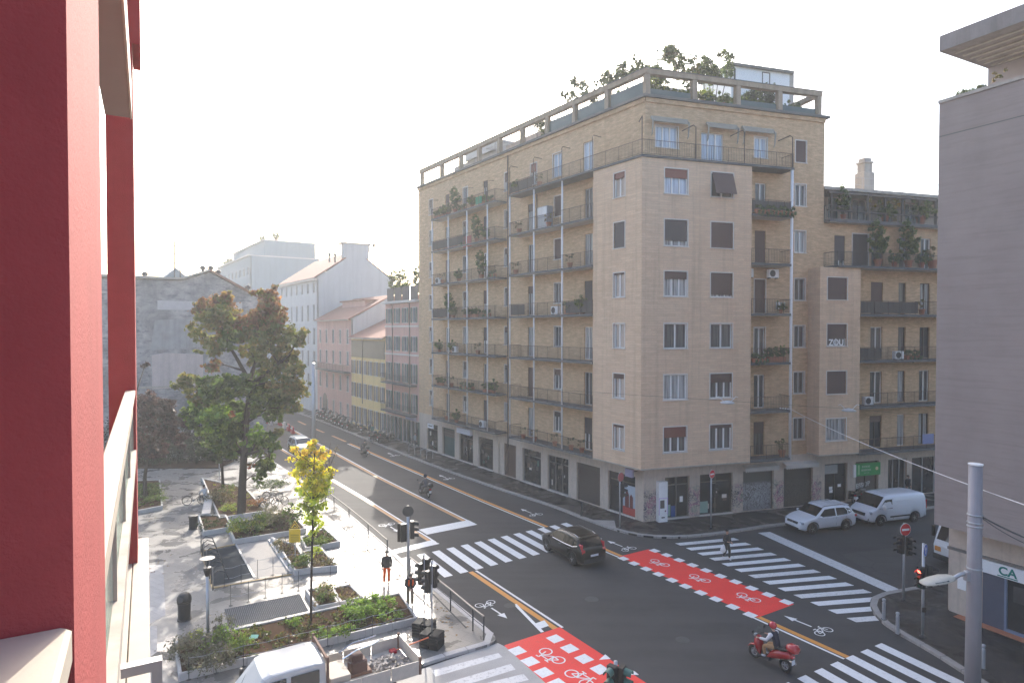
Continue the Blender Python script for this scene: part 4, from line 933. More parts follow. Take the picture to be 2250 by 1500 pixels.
# wing ground floor
shW = [(15.2, 17.34, 'doorp'), (18.12, 20.34, 'green'), (21.3, 23.2, 'dk'), (23.7, 27.5, 'dk'), (28, 32, 'dk')]
wallholes(REND, W1, .1, 3.98, [(u, v, .12, 3.1) for u, v, _ in shW], .35).build('ground_floor_wall', mt['stone'], wing, FR)
for u, v, k in shW:
    w_ = v - u; M = FR @ T(u, 0, .12); h_ = 2.97
    fr_ = MB().box(0, .06, .15, .24, 0, h_).box(w_ - .06, w_, .15, .24, 0, h_).box(.06, w_ - .06, .15, .24, h_ - .06, h_)
    for j in (1,) if k != 'dk' else (1, 2): fr_.box(w_ * j / (2 if k != 'dk' else 3) - .03, w_ * j / (2 if k != 'dk' else 3) + .03, .16, .24, 0, h_ - .06)
    g = fr_.build('shopfront', mt['frameg' if k == 'dk' else 'framed'], wing, M)
    MB().box(.01, w_ - .01, .25, .27, 0, h_ - .01).build('pane' if k != 'green' else 'roller_shutter', mt['shopg' if k != 'green' else 'grafd'], g, M)
    if k == 'doorp':
        MB().box(0, 1.25, .06, .12, h_ - .75, h_ - .1).build('name_board', mat('grey name board', (.30, .30, .29), .6, .3, 9), g, M)
        for x, z, c in ((.55, 1.0, 'white'), (1.35, 1.15, 'white'), (.58, .75, 'white')): MB().box(x, x + .3, .135, .148, z, z + .22).build('notice', mt[c], g, M)
    if k == 'green':
        mt['inkg'] = mat('pale green print', (.30, .48, .32), .5); gm = mat('green sign', (.015, .27, .065), .5, .15, 3); b = MB().bev(-.05, w_ + .1, -.10, .05, 1.9, 2.85, .01).build('sign_board', gm, g, M)
        bars = MB()
        for z_, x_, ws in ((2.52, .5, (.16, .07, .1, .22, .08, .18)), (2.26, .45, (.2, .12, .26, .1, .14, .12)), (2.1, .7, (.3, .25))):
            for w2 in ws: bars.box(x_, x_ + w2 * .8, -.108, -.1, z_, z_ + (.15 if z_ > 2.2 else .04)); x_ += w2
        bars.build('lettering', mt['inkg'], g, M); MB().box(.1, .28, -.108, -.1, 2.0, 2.75).build('emblem', mat('pale green', (.3, .55, .3), .5), g, M)
        MB().lathe([(.14, 0), (.14, .008)], 10, T(1.95, -.1, 2.4) @ RX(90)).build('emblem', mat('cream', (.7, .6, .35), .5), g, M)
        text('lettering', 'ESSOP', .5, mat('grey spray paint', (.5, .5, .48), .6), g, M @ T(1.0, .245, .95) @ RY(-8))
        MB().bev(-.32, -.1, -.16, .02, 1.85, 2.8, .01).build('light_box', mt['white'], g, M)
# ================================================================== things standing on the balconies
ordn = ['first', 'second', 'third', 'fourth', 'fifth', 'sixth', 'top']
def bp(FM, u, k, kind, where, y=-.85, s=1.0, zz=None, look=None):
    look = look or {'bush': 'bushy pot plant', 'box': 'box of plants', 'trail': 'trailing plants', 'tall': 'tall pot plant', 'dry': 'dried plant'}[kind]
    pot_plant(FM @ T(u, y, (FZ[k] if zz is None else zz) + .005), kind, '%s on the %s balcony %s' % (look, ordn[k], where), 'balcony plants', s)
wl = 'row of the far left stack'; wm = 'left of the corner bay'; wr = 'right of the corner bay'
for k, L_ in {6: [(-27.8, 'box'), (-26.6, 'bush'), (-25.6, 'bush'), (-24.2, 'tall'), (-22.8, 'trail'), (-21.0, 'bush'), (-19.2, 'box'), (-18.0, 'trail')], 5: [(-27.6, 'dry'), (-25.8, 'box'), (-24.6, 'box'), (-22.4, 'trail'), (-20.2, 'tall'), (-18.6, 'bush')], 4: [(-26.8, 'dry'), (-23.5, 'bush'), (-19.4, 'tall'), (-17.6, 'trail')],
              3: [(-27.4, 'dry'), (-25.4, 'tall'), (-24.6, 'bush'), (-22.0, 'box'), (-20.6, 'box'), (-18.5, 'trail')], 2: [(-27.5, 'bush'), (-24.8, 'bush'), (-20.0, 'dry')], 1: [(-27.3, 'box'), (-25.0, 'dry'), (-22.6, 'trail'), (-21.4, 'trail'), (-18.4, 'box'), (-17.3, 'bush')], 0: [(-26.0, 'dry'), (-24.0, 'bush')]}.items():
    for i, (u, kd) in enumerate(L_): bp(FL, u, k, kd, '%s from left, far left stack' % (['first', 'second', 'third', 'fourth', 'fifth', 'sixth', 'seventh', 'eighth'][i]))
bp(FL, -13.4, 5, 'dry', wm); bp(FL, -9.4, 5, 'dry', 'below the window, ' + wm); bp(FL, -13.7, 6, 'bush', 'at the left end of the wrap-round terrace', zz=24.62); bp(FL, -10.6, 6, 'dry', 'near the middle of the wrap-round terrace', zz=24.62)
bp(FL, -6.6, 3, 'box', wm + ' by the air conditioner', s=1.2); bp(FL, -5.4, 3, 'bush', wm + ', at the bay', s=1.1); bp(FL, -13.9, 4, 'dry', wm + ', at the left end'); bp(FL, -6.8, 4, 'dry', wm + ', by the door')
for i, u in enumerate((-12.8, -11.2, -8.6, -6.6, -5.4)): bp(FL, u, 0, 'dry', wm + ', %s in line' % ['first', 'second', 'third', 'fourth', 'fifth'][i], s=.9)
bp(FR, 8.4, 5, 'trail', wr + ', left half', y=-1.15); bp(FR, 9.5, 5, 'trail', wr + ', middle', y=-1.15); bp(FR, 10.5, 5, 'trail', wr + ', right half', y=-1.15)
bp(FR, 10.4, 3, 'bush', wr, s=.7); bp(FR, 8.3, 2, 'trail', wr + ', by the door', y=-1.1); bp(FR, 10.0, 2, 'box', wr + ', red pots', s=1.3); bp(FR, 10.6, 0, 'dry', wr, s=1.2)
for lab, u, k, y in (('white air conditioner on the far left stack, low balcony', -19.6, 0, -.6), ('white air conditioner beside the plants on the fourth balcony', -8.7, 3, -.7), ('white air conditioner at the left end of the fifth balcony, far left stack', -27.9, 4, -.7), ('white air conditioner on the third balcony, far left stack', -24.2, 2, -.9)): ac_unit(FL @ T(u, y, FZ[k] + .005), lab)
for u, lab in ((7.95, 'white air conditioner hung under the fifth right-hand balcony, left one'), (10.1, 'white air conditioner hung under the fifth right-hand balcony, right one')): ac_unit(FR @ T(u, -.35, FZ[3] + 2.5), lab)
ac_unit(FR @ T(21.1, -.95, WZ[2] + .005), 'white air conditioner on the wing balcony beside dark screens'); ac_unit(FR @ T(18.5, -.7, WZ[1] + .005), 'white air conditioner at the bay side of a wing balcony')
cab = thing('storage_cabinet', 'grey metal storage cabinet standing on the sixth balcony', 'cabinet', FL @ T(-10.2, -.6, FZ[5] + .005))
mt['cabm'] = mat('grey cabinet metal', (.25, .27, .30), .5, .15); MB().bev(-.65, .65, -.3, .3, 0, 1.75, .03).build('body', mt['cabm'], cab); MB().box(-.6, -.02, -.315, -.303, .1, .85).box(.02, .6, -.315, -.303, .1, .85).box(-.6, -.02, -.315, -.303, .95, 1.68).box(.02, .6, -.315, -.303, .95, 1.68).build('door', mt['steel'], cab)
def panel(FM, u, k, w_, lab, m, z=None, h=.85, y=BY + .03):
    t = thing('balcony_screen', lab, 'screen', FM @ T(u, y, (FZ[k] if z is None else z) + .08), 'screens tied to balcony railings'); n = max(2, int(w_ / .6))
    for i in range(n): MB().box(w_ * i / n, w_ * (i + 1) / n - .01, .0, .012, 0, h).build('sheet', m, t)
mt['reed'] = mat('dark reed screen', (.10, .095, .09), .9, .3, 6); mt['flag'] = mat('green banner', (.03, .30, .17), .8); mt['redcl'] = mat('faded red cloth', (.40, .10, .10), .9, .2)
panel(FL, -28.4, 5, 3.2, 'dark reed screen on the sixth balcony, far left stack', mt['reed']); panel(FL, -25.0, 5, 3.3, 'dark reed screen right of the pole, sixth balcony far left', mt['reed']); panel(FL, -28.4, 3, 3.0, 'dark reed screen on the fourth balcony, far left stack', mt['reed'])
panel(FL, -14.3, 6, 3.2, 'dark reed screen at the left end of the wrap-round terrace', mt['reed'], 24.62); panel(FL, -19.9, 6, 1.1, 'green and white banner hung on the top left balcony', mt['flag'], h=.7); panel(FL, -22.2, 5, 1.6, 'faded red cloth hung over the sixth balcony rail', mt['redcl'], 20.9, h=1.0)
panel(FR, 7.7, 5, 3.3, 'dark screen behind the ivy on the right-hand sixth balcony', mt['reed']); panel(FL, -14.2, 3, 2.0, 'brown screen on the fourth balcony left of the corner bay', mt['reed']); panel(FL, -6.9, 3, 3.0, 'dark screen under the plants on the fourth balcony', mt['reed']); panel(FR, b1 + .1, 2, 2.0, 'dark screen on the wing balcony beside the bay', mt['reed'], WZ[2]); panel(FR, b1 + .1, 3, 5.5, 'dark screen along the upper wing balcony', mt['reed'], WZ[3])
lau = thing('laundry', 'white washing hung to dry on the fifth right-hand balcony', 'laundry', FR @ T(9.9, -.9, FZ[3] + .3))
for i in range(4): MB().loft([[(i * .22, -.02, .5), (i * .22 + .2, .03, .5), (i * .22 + .2, .05, .5), (i * .22, 0, .5)], [(i * .22 + .02, -.06, .25), (i * .22 + .19, .0, .25), (i * .22 + .19, .03, .25), (i * .22 + .02, -.03, .25)], [(i * .22, -.02, 0), (i * .22 + .2, .06, .04), (i * .22 + .2, .08, .04), (i * .22, .0, 0)]]).build('garment', mt['white'] if i % 2 else mt['curtain'], lau)
lau2 = thing('laundry', 'striped blue towel over the rail of a low wing balcony', 'laundry', FR @ T(23.3, BY - .04, WZ[0] + .35)); MB().box(0, 1.1, -.02, .02, 0, .75).build('towel', mat('blue striped towel', (.22, .25, .42), .9, .4, 9), lau2)
for i, (u, z, kd, s, lab) in enumerate(((19.2, 17.95, 'tall', 1.35, 'tall bushy green plant on the wing terrace, left of two'), (22.2, 17.95, 'tall', 1.4, 'tall bushy green plant on the wing terrace, right of two'), (24.6, 17.95, 'dry', 1.6, 'bare branched shrub on the wing terrace beside the grey wall'), (20.8, 17.95, 'bush', 1.0, 'low pot plant between the tall bushes of the wing terrace'), (23.5, 17.95, 'bush', 1.1, 'dark pot plant at the right of the wing terrace'),
        (16.6, 21.42, 'tall', 1.0, 'large potted shrub on the top wing terrace, far left'), (20.6, 21.42, 'bush', 1.3, 'terracotta potted plant in the middle of the top wing terrace'), (24.2, 21.42, 'bush', 1.7, 'round dark bush on the top wing terrace by the grey wall'), (22.6, WZ[2], 'trail', 1.1, 'green trailing plants on the wing balcony with the dark screen'), (23.6, WZ[3], 'dry', 1.1, 'dried plants on the upper wing balcony'), (21.6, WZ[3], 'bush', .7, 'small pot plant on the upper wing balcony'))):
    pot_plant(FR @ T(u, -.8 if z < 21 else -.1, z + .005), kd, lab, 'plants on the wing balconies', s)
yl = thing('roof_plant', 'yellow autumn climber on the top wing terrace', 'plant', FR @ T(21.4, .1, 21.42), 'plants on the wing balconies')
inst('foliage', foliage_mesh('foliage', [((0, 0, 1.5), (1.0, .4, .5)), ((-2, 0, 1.4), (.5, .3, .5)), ((.3, 0, .8), (.4, .3, .7))], 900, .10, [(.30, .20, .03), (.22, .17, .04), (.12, .12, .03)]), yl, WM[yl.name]); MB().tube([(0, 0, 0), (.1, 0, .8), (0, 0, 1.5)], .03, 5).build('stem', mt['bark'], yl)
# ================================================================== row of houses down the street
mt['pink'] = mat('pink plaster', (.56, .34, .28), .9, .12, .8, streak=.3); mt['pink2'] = mat('faded pink plaster', (.52, .33, .28), .9, .14, .8, streak=.35)
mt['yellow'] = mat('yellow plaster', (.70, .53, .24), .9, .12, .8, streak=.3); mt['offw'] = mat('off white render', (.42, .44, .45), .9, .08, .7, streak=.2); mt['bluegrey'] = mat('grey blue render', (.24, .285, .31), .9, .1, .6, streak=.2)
mt['greenb'] = slatmat('dark green shutters', (.045, .085, .07)); mt['brownb'] = slatmat('brown louvred shutters', (.12, .085, .06)); mt['woodloggia'] = slatmat('brown loggia boards', (.17, .14, .095), .5, 0, .8)
def ux(x_, FM=FL, y=0): return hit(FM, y, x_, 750)[0]
def house(label, u0, u1, ze, m, wins, dep=12.0, roof=None, ridge=2.5, pane='glass', fr='frameg', boards=None, base=None, slab=None, wtrim='trim'):
    t = thing('house', label, 'house', FL @ T(u1, 0, 0))
    hs = [(a, a + c, b, b + d) for a, b, c, d in wins]
    wallholes(u0, u1, .1, ze, hs, .22, .0).build('wall', mt[m], t, FL)
    for a, b, c, d in wins:
        o = win(t, FL, a, b, c, d, 0, pane=pane, fr=fr, mull=2 if c > .7 else 1, trim=wtrim, dep=.1)
        if boards:
            bm = cached(('bd', round(d, 2), boards), lambda: MB().box(-.42, -.075, -.07, -.03, 0, round(d, 2)).mesh('shutter_board', mt[boards]))
            inst('shutter', bm, o, FL @ T(a, 0, b)); inst('shutter', bm, o, FL @ T(a + c + .5, 0, b))
    MB().box(u0 + .01, u1 - .01, .25, dep, 0, ze).build('rear_wall', mt[m if not slab else slab], t, FL)
    g = slab or m
    if roof == 'gable':
        mid = dep / 2; r = MB()
        for ya, yb, za, zb_ in ((-.5, mid, ze - .1, ze + ridge), (dep + .3, mid, ze - .1, ze + ridge)):
            r.add([(u0, ya, za), (u1, ya, za), (u1, yb, zb_), (u0, yb, zb_), (u0, ya, za + .18), (u1, ya, za + .18), (u1, yb, zb_ + .18), (u0, yb, zb_ + .18)], [(0, 1, 2, 3), (7, 6, 5, 4), (0, 4, 5, 1), (1, 5, 6, 2), (2, 6, 7, 3), (3, 7, 4, 0)])
        r.build('roof', mt['tile'], t, FL, fixn=True)
        MB().add([(u1 - .01, .0, ze), (u1 - .01, dep, ze), (u1 - .01, mid, ze + ridge)], [(0, 1, 2)]).build('gable', mt[g], t, FL); MB().add([(u0 + .01, .0, ze), (u0 + .01, dep, ze), (u0 + .01, mid, ze + ridge)], [(0, 2, 1)]).build('gable', mt[g], t, FL)
        MB().box(u0, u1, -.55, -.35, ze - .12, ze + .02).build('gutter', mt['concrete'], t, FL)
    elif roof == 'flat':
        MB().box(u0, u1, -.4, dep, ze + .0, ze + .28).build('roof', mt['soffit'], t, FL)
    return t
uP, uY, uK, uW, uV = LEND - .02, ux(847), ux(772), ux(697), ux(615)
def cols(u0, u1, n, w_, m=.5): return [u0 + (u1 - u0) * (i + m) / n - w_ / 2 for i in range(n)]
c4 = cols(uY, uP, 4, .85)
h1 = house('pink five-storey house with green shutters next to the brick building', uY, uP, 16.3, 'pink', [(u, z, .85, h) for u in c4 for z, h in ((14.0, 1.7), (10.7, 1.7), (7.1, 2.15), (3.7, 2.15))] + [(u - .5, .15, 1.8, 2.7) for u in c4], roof='flat', boards='greenb')
for z in (6.95, 3.55): balcony(h1, FL, uY + .4, uP - .4, z, -.8, 'iron')
for z in (13.5, 10.2): MB().box(uY, uP, -.1, 0, z, z + .18).build('string_course', mt['trim'], h1, FL)
MB().box(uY, uP, -.03, 0, .1, 3.3).build('plinth', mt['stone'], h1, FL) if False else None
for i in range(4): a = uY + .3 + i * (uP - uY - .5) / 4; MB().bev(a, a + (uP - uY) / 4 - .35, .1, .14, 16.58, 18.2, .01).build('terrace_screen', mt['reed'], h1, FL)
for i, u in enumerate((uY + .8, uY + 3.2, uP - 1.6)): pot_plant(FL @ T(u, .9, 16.6), 'tall', 'yellow-green shrub behind the terrace screens of the pink house, %s' % ['left', 'middle', 'right'][i], 'roof shrubs on the pink house', 1.5)
for u in (uY + 2.2, uP - 2.2): MB().tube([(u, -.08, 3.5), (u, -.08, 16.2)], .06, 5).build('down_pipe', mt['iron'], h1, FL)
sign(h1, FL, uP - 3.2, 2.6, 2.9, .6, (.30, .30, .42), '', None, -.15)
cy = cols(uK, uY, 6, .8)
h2 = house('yellow plastered three-storey house with brown shutters', uK, uY, 12.1, 'yellow', [(u, z, .8, h) for u in cy for z, h in ((7.3, 1.75), (4.1, 1.9), (.6, 2.2))], roof='gable', ridge=2.6, boards='brownb', pane='curtaind', dep=11)
MB().box(uK + .15, uY - .15, -.06, 0, 9.5, 11.75).build('loggia', mt['woodloggia'], h2, FL); MB().tube([(uK + 4.2, -.1, 3.4), (uK + 4.2, -.1, 12)], .06, 5).build('down_pipe', mt['framed'], h2, FL)
ck = cols(uW, uK, 5, .8)
h3 = house('faded pink house with grey balconies behind the yellow house', uW, uK, 14.6, 'pink2', [(u, z, .8, h) for u in ck for z, h in ((11.2, 2.0), (8.2, 1.9), (4.5, 2.2), (.8, 2.0))], roof='gable', ridge=3.4, slab='offw', dep=12)
balcony(h3, FL, uW + .5, uK - .3, 7.3, -.9, 'iron'); MB().box(uW + 3, uK - 2.5, 3.0, 6.0, 15.5, 17.4).build('dormer', mt['pink2'], h3, FL); MB().box(uW + 2.6, uK - 2.1, 2.7, 6.2, 17.4, 17.6).build('dormer_roof', mt['tile'], h3, FL)
MB().extr([(-1, 0), (1, 0), (1, 2.6), (.7, 3.2), (0, 3.5), (-.7, 3.2), (-1, 2.6)], -.03, .0, T(uW + 3.6, 0, .1)).build('archway', mt['framed'], h3, FL)
cw = cols(uV, uW, 7, 1.0)
h4 = house('tall off-white modern block with ribbon windows and blank gable', uV, uW, 21.3, 'offw', [(u, z, 1.0, h) for u in cw for z, h in ((19.0, 1.7), (14.5, 2.7), (10.8, 2.7), (7.2, 2.6), (3.6, 2.5))], roof='gable', ridge=4.6, dep=13, wtrim=None)
MB().box(uV, uW, -.5, .0, 20.95, 21.25).build('cornice', mt['soffit'], h4, FL)
MB().box(uW - 1.2, uW + .003, 4.4, 8.6, 24.8, 27.0).build('chimney_block', mt['offw'], h4, FL); MB().box(uW - 1.6, uW + .1, 4.0, 9.0, 27.0, 27.25).build('chimney_cap', mt['concrete'], h4, FL)
for i, y in enumerate((2.3, 3.2, 8.9, 9.8)):
    m = MB().lathe([(.14, 0), (.14, 1.0), (.26, 1.05), (.30, 1.3), (.14, 1.45)], 8); m.build('chimney_pot', mt['iron'], h4, FL @ T(uW - .8, y, 24.0 if y < 4 else 26.0))
uT0, uT1 = ux(480), ux(551)
ct = cols(uT0, uT1, 9, 1.6)
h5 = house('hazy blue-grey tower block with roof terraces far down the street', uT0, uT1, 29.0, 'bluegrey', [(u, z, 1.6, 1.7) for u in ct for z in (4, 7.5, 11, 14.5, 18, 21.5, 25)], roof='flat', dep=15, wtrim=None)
MB().box(uT0 + 4, uT1 - .01, 3, 14, 29.28, 32.5).build('penthouse', mt['bluegrey'], h5, FL); MB().box(uT0 + 3.8, uT1 - 0, 2.6, 14.2, 32.5, 32.75).build('penthouse_roof', mt['soffit'], h5, FL)
for i, (u, y, z, s) in enumerate(((uT1 - 2, 6, 32.7, 1.9), (uT1 - 6, 4, 32.7, 1.6), (uT0 + 8, 1.5, 29.3, 1.8), (uT0 + 2.5, 1.5, 29.3, 1.6))):
    pot_plant(FL @ T(u, y, z), 'bush', 'dark bush on the roof of the hazy tower, %s from the right' % ['first', 'second', 'third', 'fourth'][i], 'bushes on the tower roof', s)
h6 = house('pale house closing the row far down the street', uT1 + .02, uV - .02, 18.5, 'offw', [(u, z, 1.0, 1.8) for u in cols(uT1, uV, 10, 1.0) for z in (4.2, 7.8, 11.4, 15)], roof='flat', dep=12, wtrim=None)
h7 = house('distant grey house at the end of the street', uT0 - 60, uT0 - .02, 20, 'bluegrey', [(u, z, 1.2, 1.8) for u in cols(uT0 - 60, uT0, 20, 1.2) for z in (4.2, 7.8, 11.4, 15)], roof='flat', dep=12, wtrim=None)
bk = thing('house', 'white stepped rooftop flats glimpsed behind the pink house', 'house', FL @ T(uP, 15, 0)); MB().box(uY - 1, uP + 3, 14, 24, 0, 19.2).build('wall', mt['offw'], bk, FL); MB().box(uP - 3.4, uP + 2, 14.5, 22, 19.2, 22.3).build('penthouse', mt['offw'], bk, FL); MB().box(uP - 3.9, uP + 2.2, 14.1, 22.3, 22.3, 22.5).build('roof', mt['soffit'], bk, FL)
# ================================================================== old building with the stained blank wall, left
def oldwall():
    m, n, b, o = newmat('stained old render'); co = N(n, 'ShaderNodeTexCoord').outputs['Object']
    x = noise(n, co, .35, 7, .7, .4); c = ramp(n, x.outputs[0], [(.34, (.12, .125, .13)), (.46, (.24, .235, .24)), (.56, (.36, .34, .34)), (.66, (.50, .45, .43))]).outputs[0]
    s = noise(n, coords(n, 'obj', (1.2, 1.2, 3.5)), .8, 6, .75); c = mixc(n, ramp(n, s.outputs[0], [(.50, (0, 0, 0)), (.62, (.8,) * 3)]).outputs[0], c, (.09, .10, .11))
    s = noise(n, coords(n, 'obj', (2.5, 2.5, .15)), 1.0, 5, .7); c = mixc(n, ramp(n, s.outputs[0], [(.5, (0, 0, 0)), (.7, (.5,) * 3)]).outputs[0], c, (.16, .16, .17))
    n.links.new(c, b.inputs['Base Color']); b.inputs['Roughness'].default_value = .95; return m
mt['old'] = oldwall(); OZ = 70.3
FO = frame((at(308, 900, OZ).x, OZ), 34.8)
def oz(x_, y_): return hit(FO, 0, x_, y_)
old = thing('house', 'old grey house with a stained blank gable wall at the left', 'house', FO)
prof = [(-14, 0), oz(585, 900)[:1] + (0,), oz(585, 664), oz(460, 598), oz(398, 617), (0, oz(308, 613)[1]), (-14, oz(308, 613)[1] - .5)]
MB().extr(prof, 0, 16).build('wall', mt['old'], old, FO)
pk, rr = oz(460, 596), oz(592, 668); lf = oz(398, 615)
for a, b in ((pk, rr), (lf, pk), ((-14, oz(308, 611)[1]), lf)): MB().extr([(a[0], a[1] + .01), (b[0], b[1] + .01), (b[0], b[1] + .26), (a[0], a[1] + .26)], -.35, 16.2).build('roof', mt['concrete' if a is not pk else 'tile'], old, FO)
mt['patch'] = mat('peeling pink plaster', (.50, .42, .40), .95, .28, 1.2, streak=.3); mt['ledge'] = mat('pale ledge', (.46, .44, .44), .9, .2)
a, b = oz(334, 855), oz(446, 778); MB().extr([(a[0], a[1]), (b[0], a[1]), (b[0], b[1]), (a[0] + 1.2, b[1] + .25), (a[0], b[1])], -.03, 0).build('plaster_patch', mt['patch'], old, FO)
a, b = oz(346, 680), oz(430, 662); MB().box(a[0], b[0] + 5, -.05, 0, a[1], b[1]).build('plaster_patch', mt['ledge'], old, FO)
a, b = oz(330, 770), oz(440, 700); MB().extr([(a[0], a[1]), (b[0], a[1] + .3), (b[0] - .4, b[1]), (a[0] + .5, b[1] - .2)], -.02, 0).build('plaster_patch', mat('dark weathered plaster', (.30, .30, .31), .95, .5, .9, streak=.5), old, FO)
a = oz(308, 853); MB().box(0, oz(585, 850)[0], -.12, 0, a[1], a[1] + .16).build('ledge', mt['concrete'], old, FO)
for x_, y_ in ((320, 611), (448, 597), (466, 597), (482, 606), (548, 640)):
    u, z = oz(x_, y_); MB().lathe([(.16, -.5), (.16, .3), (.3, .35), (.32, .6), (.15, .75)], 8).build('chimney_pot', mt['iron'], old, FO @ T(u, .8, z))
a, b = oz(364, 612), oz(436, 592); MB().extr([(a[0], a[1] - 1), (b[0], a[1] - 1), (b[0], a[1] + .2), ((a[0] + b[0]) / 2, b[1] + .5), (a[0], a[1] + .1)], 5, 12).build('rear_roof', mt['bluegrey'], old, FO)
for x_, yt, yb in ((403, 450, 605), (391, 522, 600)):
    u, zt_ = oz(x_, yt); zb_ = oz(x_, yb)[1]; an = thing('antenna_mast', 'thin tall aerial mast on the old house, %s one' % ('taller' if x_ > 400 else 'shorter'), 'antenna', FO @ T(u, 3, zb_)); hh = zt_ - zb_
    m = MB().tube([(0, 0, -.8), (0, 0, hh)], .075, 5)
    m.build('mast', mt['iron'], an); MB().tube([(-.5, 0, hh * .62), (.5, 0, hh * .62)], .02, 4).tube([(-.35, 0, hh * .35), (.6, 0, hh * .35)], .02, 4).tube([(-.2, 0, hh * .85), (.2, 0, hh * .85)], .02, 4).build('crossbar', mt['iron'], an)
# ================================================================== grey building at the right, with the bank below
FG = frame((19.35, 29.05), -62.6)
gb = thing('office_building', 'big grey rendered building with a blank wall over a bank', 'building', FG)
GL = 24.0
MB().box(0, GL, 0, 14, 4.3, 23.4).build('wall', mt['grey'], gb, FG)
MB().box(-.02, GL, -.06, 14, 23.41, 23.55).build('coping', mt['concrete'], gb, FG)
for z in (21.9,): MB().box(0, GL, -.004, .05, z, z + .035).build('render_joint', mt['darkstone'], gb, FG)
MB().box(0, GL, 4.0, 13, 23.56, 25.75).build('penthouse_wall', mat('pale grey render', (.40, .36, .36), .9, .1), gb, FG)
MB().bev(-.02, GL, -.02, 14, 25.75, 26.45, .02).build('roof_slab', mat('weathered roof edge', (.24, .215, .205), .9, .3, 2, streak=.5), gb, FG)
for i in range(6): MB().box(.3, 3.6, .6 + i * .6, .75 + i * .6, 25.68, 25.748).build('soffit_rib', mt['concrete'], gb, FG)
win(gb, FG, 3.1, 23.8, 1.5, 1.7, 3.83, pane='curtainb', fr='framed', mull=1, trim=None)
m = MB().tube([(3, .6, 26.45), (3, .6, 27.3)], .03, 5).tube([(3, .6, 27.2), (12, .6, 27.2)], .03, 5).tube([(3, .6, 26.9), (12, .6, 26.9)], .02, 5).tube([(3, .6, 27.2), (3, 4, 27.2)], .03, 5)
m.build('roof_railing', mt['iron'], gb, FG)
for z0, z1 in ((21.9, 23.0), (18.2, 19.5), (14.7, 15.9), (11.5, 12.8), (8.3, 9.3), (4.6, 5.9)):
    lv = MB().box(-.42, -.002, .9, 12, z0 - .12, z0).build('balcony', mt['slab'], gb, FG)
    for i in range(5):
        z = z0 + .12 + (z1 - z0 - .15) * i / 5; MB().box(-.44, -.4, .9, 12, z, z + .11).box(-.4, -.004, .9, .94, z, z + .11).build('slat', mt['framed' if z0 > 20 or z0 < 5 else 'cabm'], lv, FG)
for i, (u, lab) in enumerate(((1.0, 'weedy plant on the parapet corner of the grey building'), (2.2, 'small leafy plant on the parapet of the grey building'), (7.4, 'dry plant trough on the parapet near the grey penthouse'))): pot_plant(FG @ T(u, .5, 23.3), ('trail', 'dry', 'trail')[i], lab, 'parapet plants', .9)
# recessed ground floor with the bank
MB().box(0, GL, 1.2, 14, 0, 3.2).box(0, GL, 1.2, 14, 3.2, 4.29).build('ground_floor_wall', mt['stone'], gb, FG)
ub0 = hit(FG, 1.2, 2160, 1300)[0]
uca = hit(FG, .98, 2214, 1245)[0]; fas = MB().box(0, GL, 1.08, 1.2, 3.0, 3.12).build('fascia', mt['alu'], gb, FG)
sgm = mat('white bank fascia', (.74, .75, .76), .4, .04)
sg = MB().bev(ub0, ub0 + 2.5, .98, 1.08, 2.45, 3.0, .01).build('bank_sign', sgm, gb, FG); MB().bev(ub0 + 2.53, ub0 + 6, .98, 1.08, 2.45, 3.0, .01).build('bank_sign', sgm, gb, FG)
mt['cag'] = mat('bank green', (.0, .17, .14), .5); text('lettering', 'CA', .5, mt['cag'], sg, FG @ T(uca, .975, 2.58)); MB().box(uca - .38, uca + .38, .965, .978, 2.49, 2.53).build('underline', mt['cag'], sg, FG)
MB().box(ub0 + .05, ub0 + .9, 1.06, 1.19, .12, 2.42).build('blue_panel', mat('blue grey jamb', (.075, .085, .12), .5), gb, FG)
bw = MB().box(ub0 + .9, ub0 + .98, 1.04, 1.16, .12, 2.42).box(ub0 + 4.9, ub0 + 5, 1.04, 1.16, .12, 2.42).box(ub0 + .98, ub0 + 4.9, 1.04, 1.16, .12, .25).build('bank_window', mat('blue grey frame', (.16, .20, .28), .5), gb, FG)
MB().box(ub0 + .98, ub0 + 4.9, 1.15, 1.19, .25, 2.42).build('pane', mt['shopg'], bw, FG); MB().box(ub0 + 1.2, ub0 + 2.0, 1.12, 1.14, 1.5, 2.2).build('screen', mt['iron'], bw, FG); MB().box(ub0 + 1.7, ub0 + 2.1, 1.12, 1.14, 1.0, 1.3).build('notice', mt['white'], bw, FG)
MB().box(.1, 1.2, 1.1, 1.2, .12, 3.0).build('column', mt['stone'], gb, FG); MB().box(.45, .9, 1.085, 1.099, 1.3, 1.9).build('notice', mt['white'], gb, FG)
MB().box(ub0 - .9, GL, .6, 1.05, .118, .14).build('brick_step', mt['terracotta'], gb, FG)
# ================================================================== the red building we look out of
TH = math.degrees(math.atan2(1400, 322 - 1125))       # facade direction
FN = T(0, 0, 0) @ RZ(TH)                               # local x forward along the facade, local y = to the left (into the house)
rb = thing('apartment_building', 'red plastered apartment building with white balcony parapets, seen from its window', 'building', FN @ T(0, 1.5, 0))
def rbox(name, m, t0, t1, n0, n1, z0, z1, b=None, parent=None): 
    q = MB(); (q.box if b is None else q.bev)(t0, t1, -n1, -n0, z0, z1, *([] if b is None else [b])); return q.build(name, mt[m], parent or rb, FN)
mt['cream'] = mat('cream stone coping', (.44, .39, .32), .75, .1, 3, bmp=.1); mt['beam'] = mat('taupe metal beam', (.25, .215, .185), .5, .12, 3)
p1_ = rbox('pillar', 'red', 1.87, 3.15, -1.2, -.16, 0, 24); rbox('pillar', 'red', 12.0, 13.0, -.533, -.16, H - 4.1, 24)
rbox('facade', 'red', -4, 13, -3.4, -3.0, 0, 24); rbox('side_wall', 'red', 12.2, 13, -3.0, -.34, 0, H - 4.2) if False else None
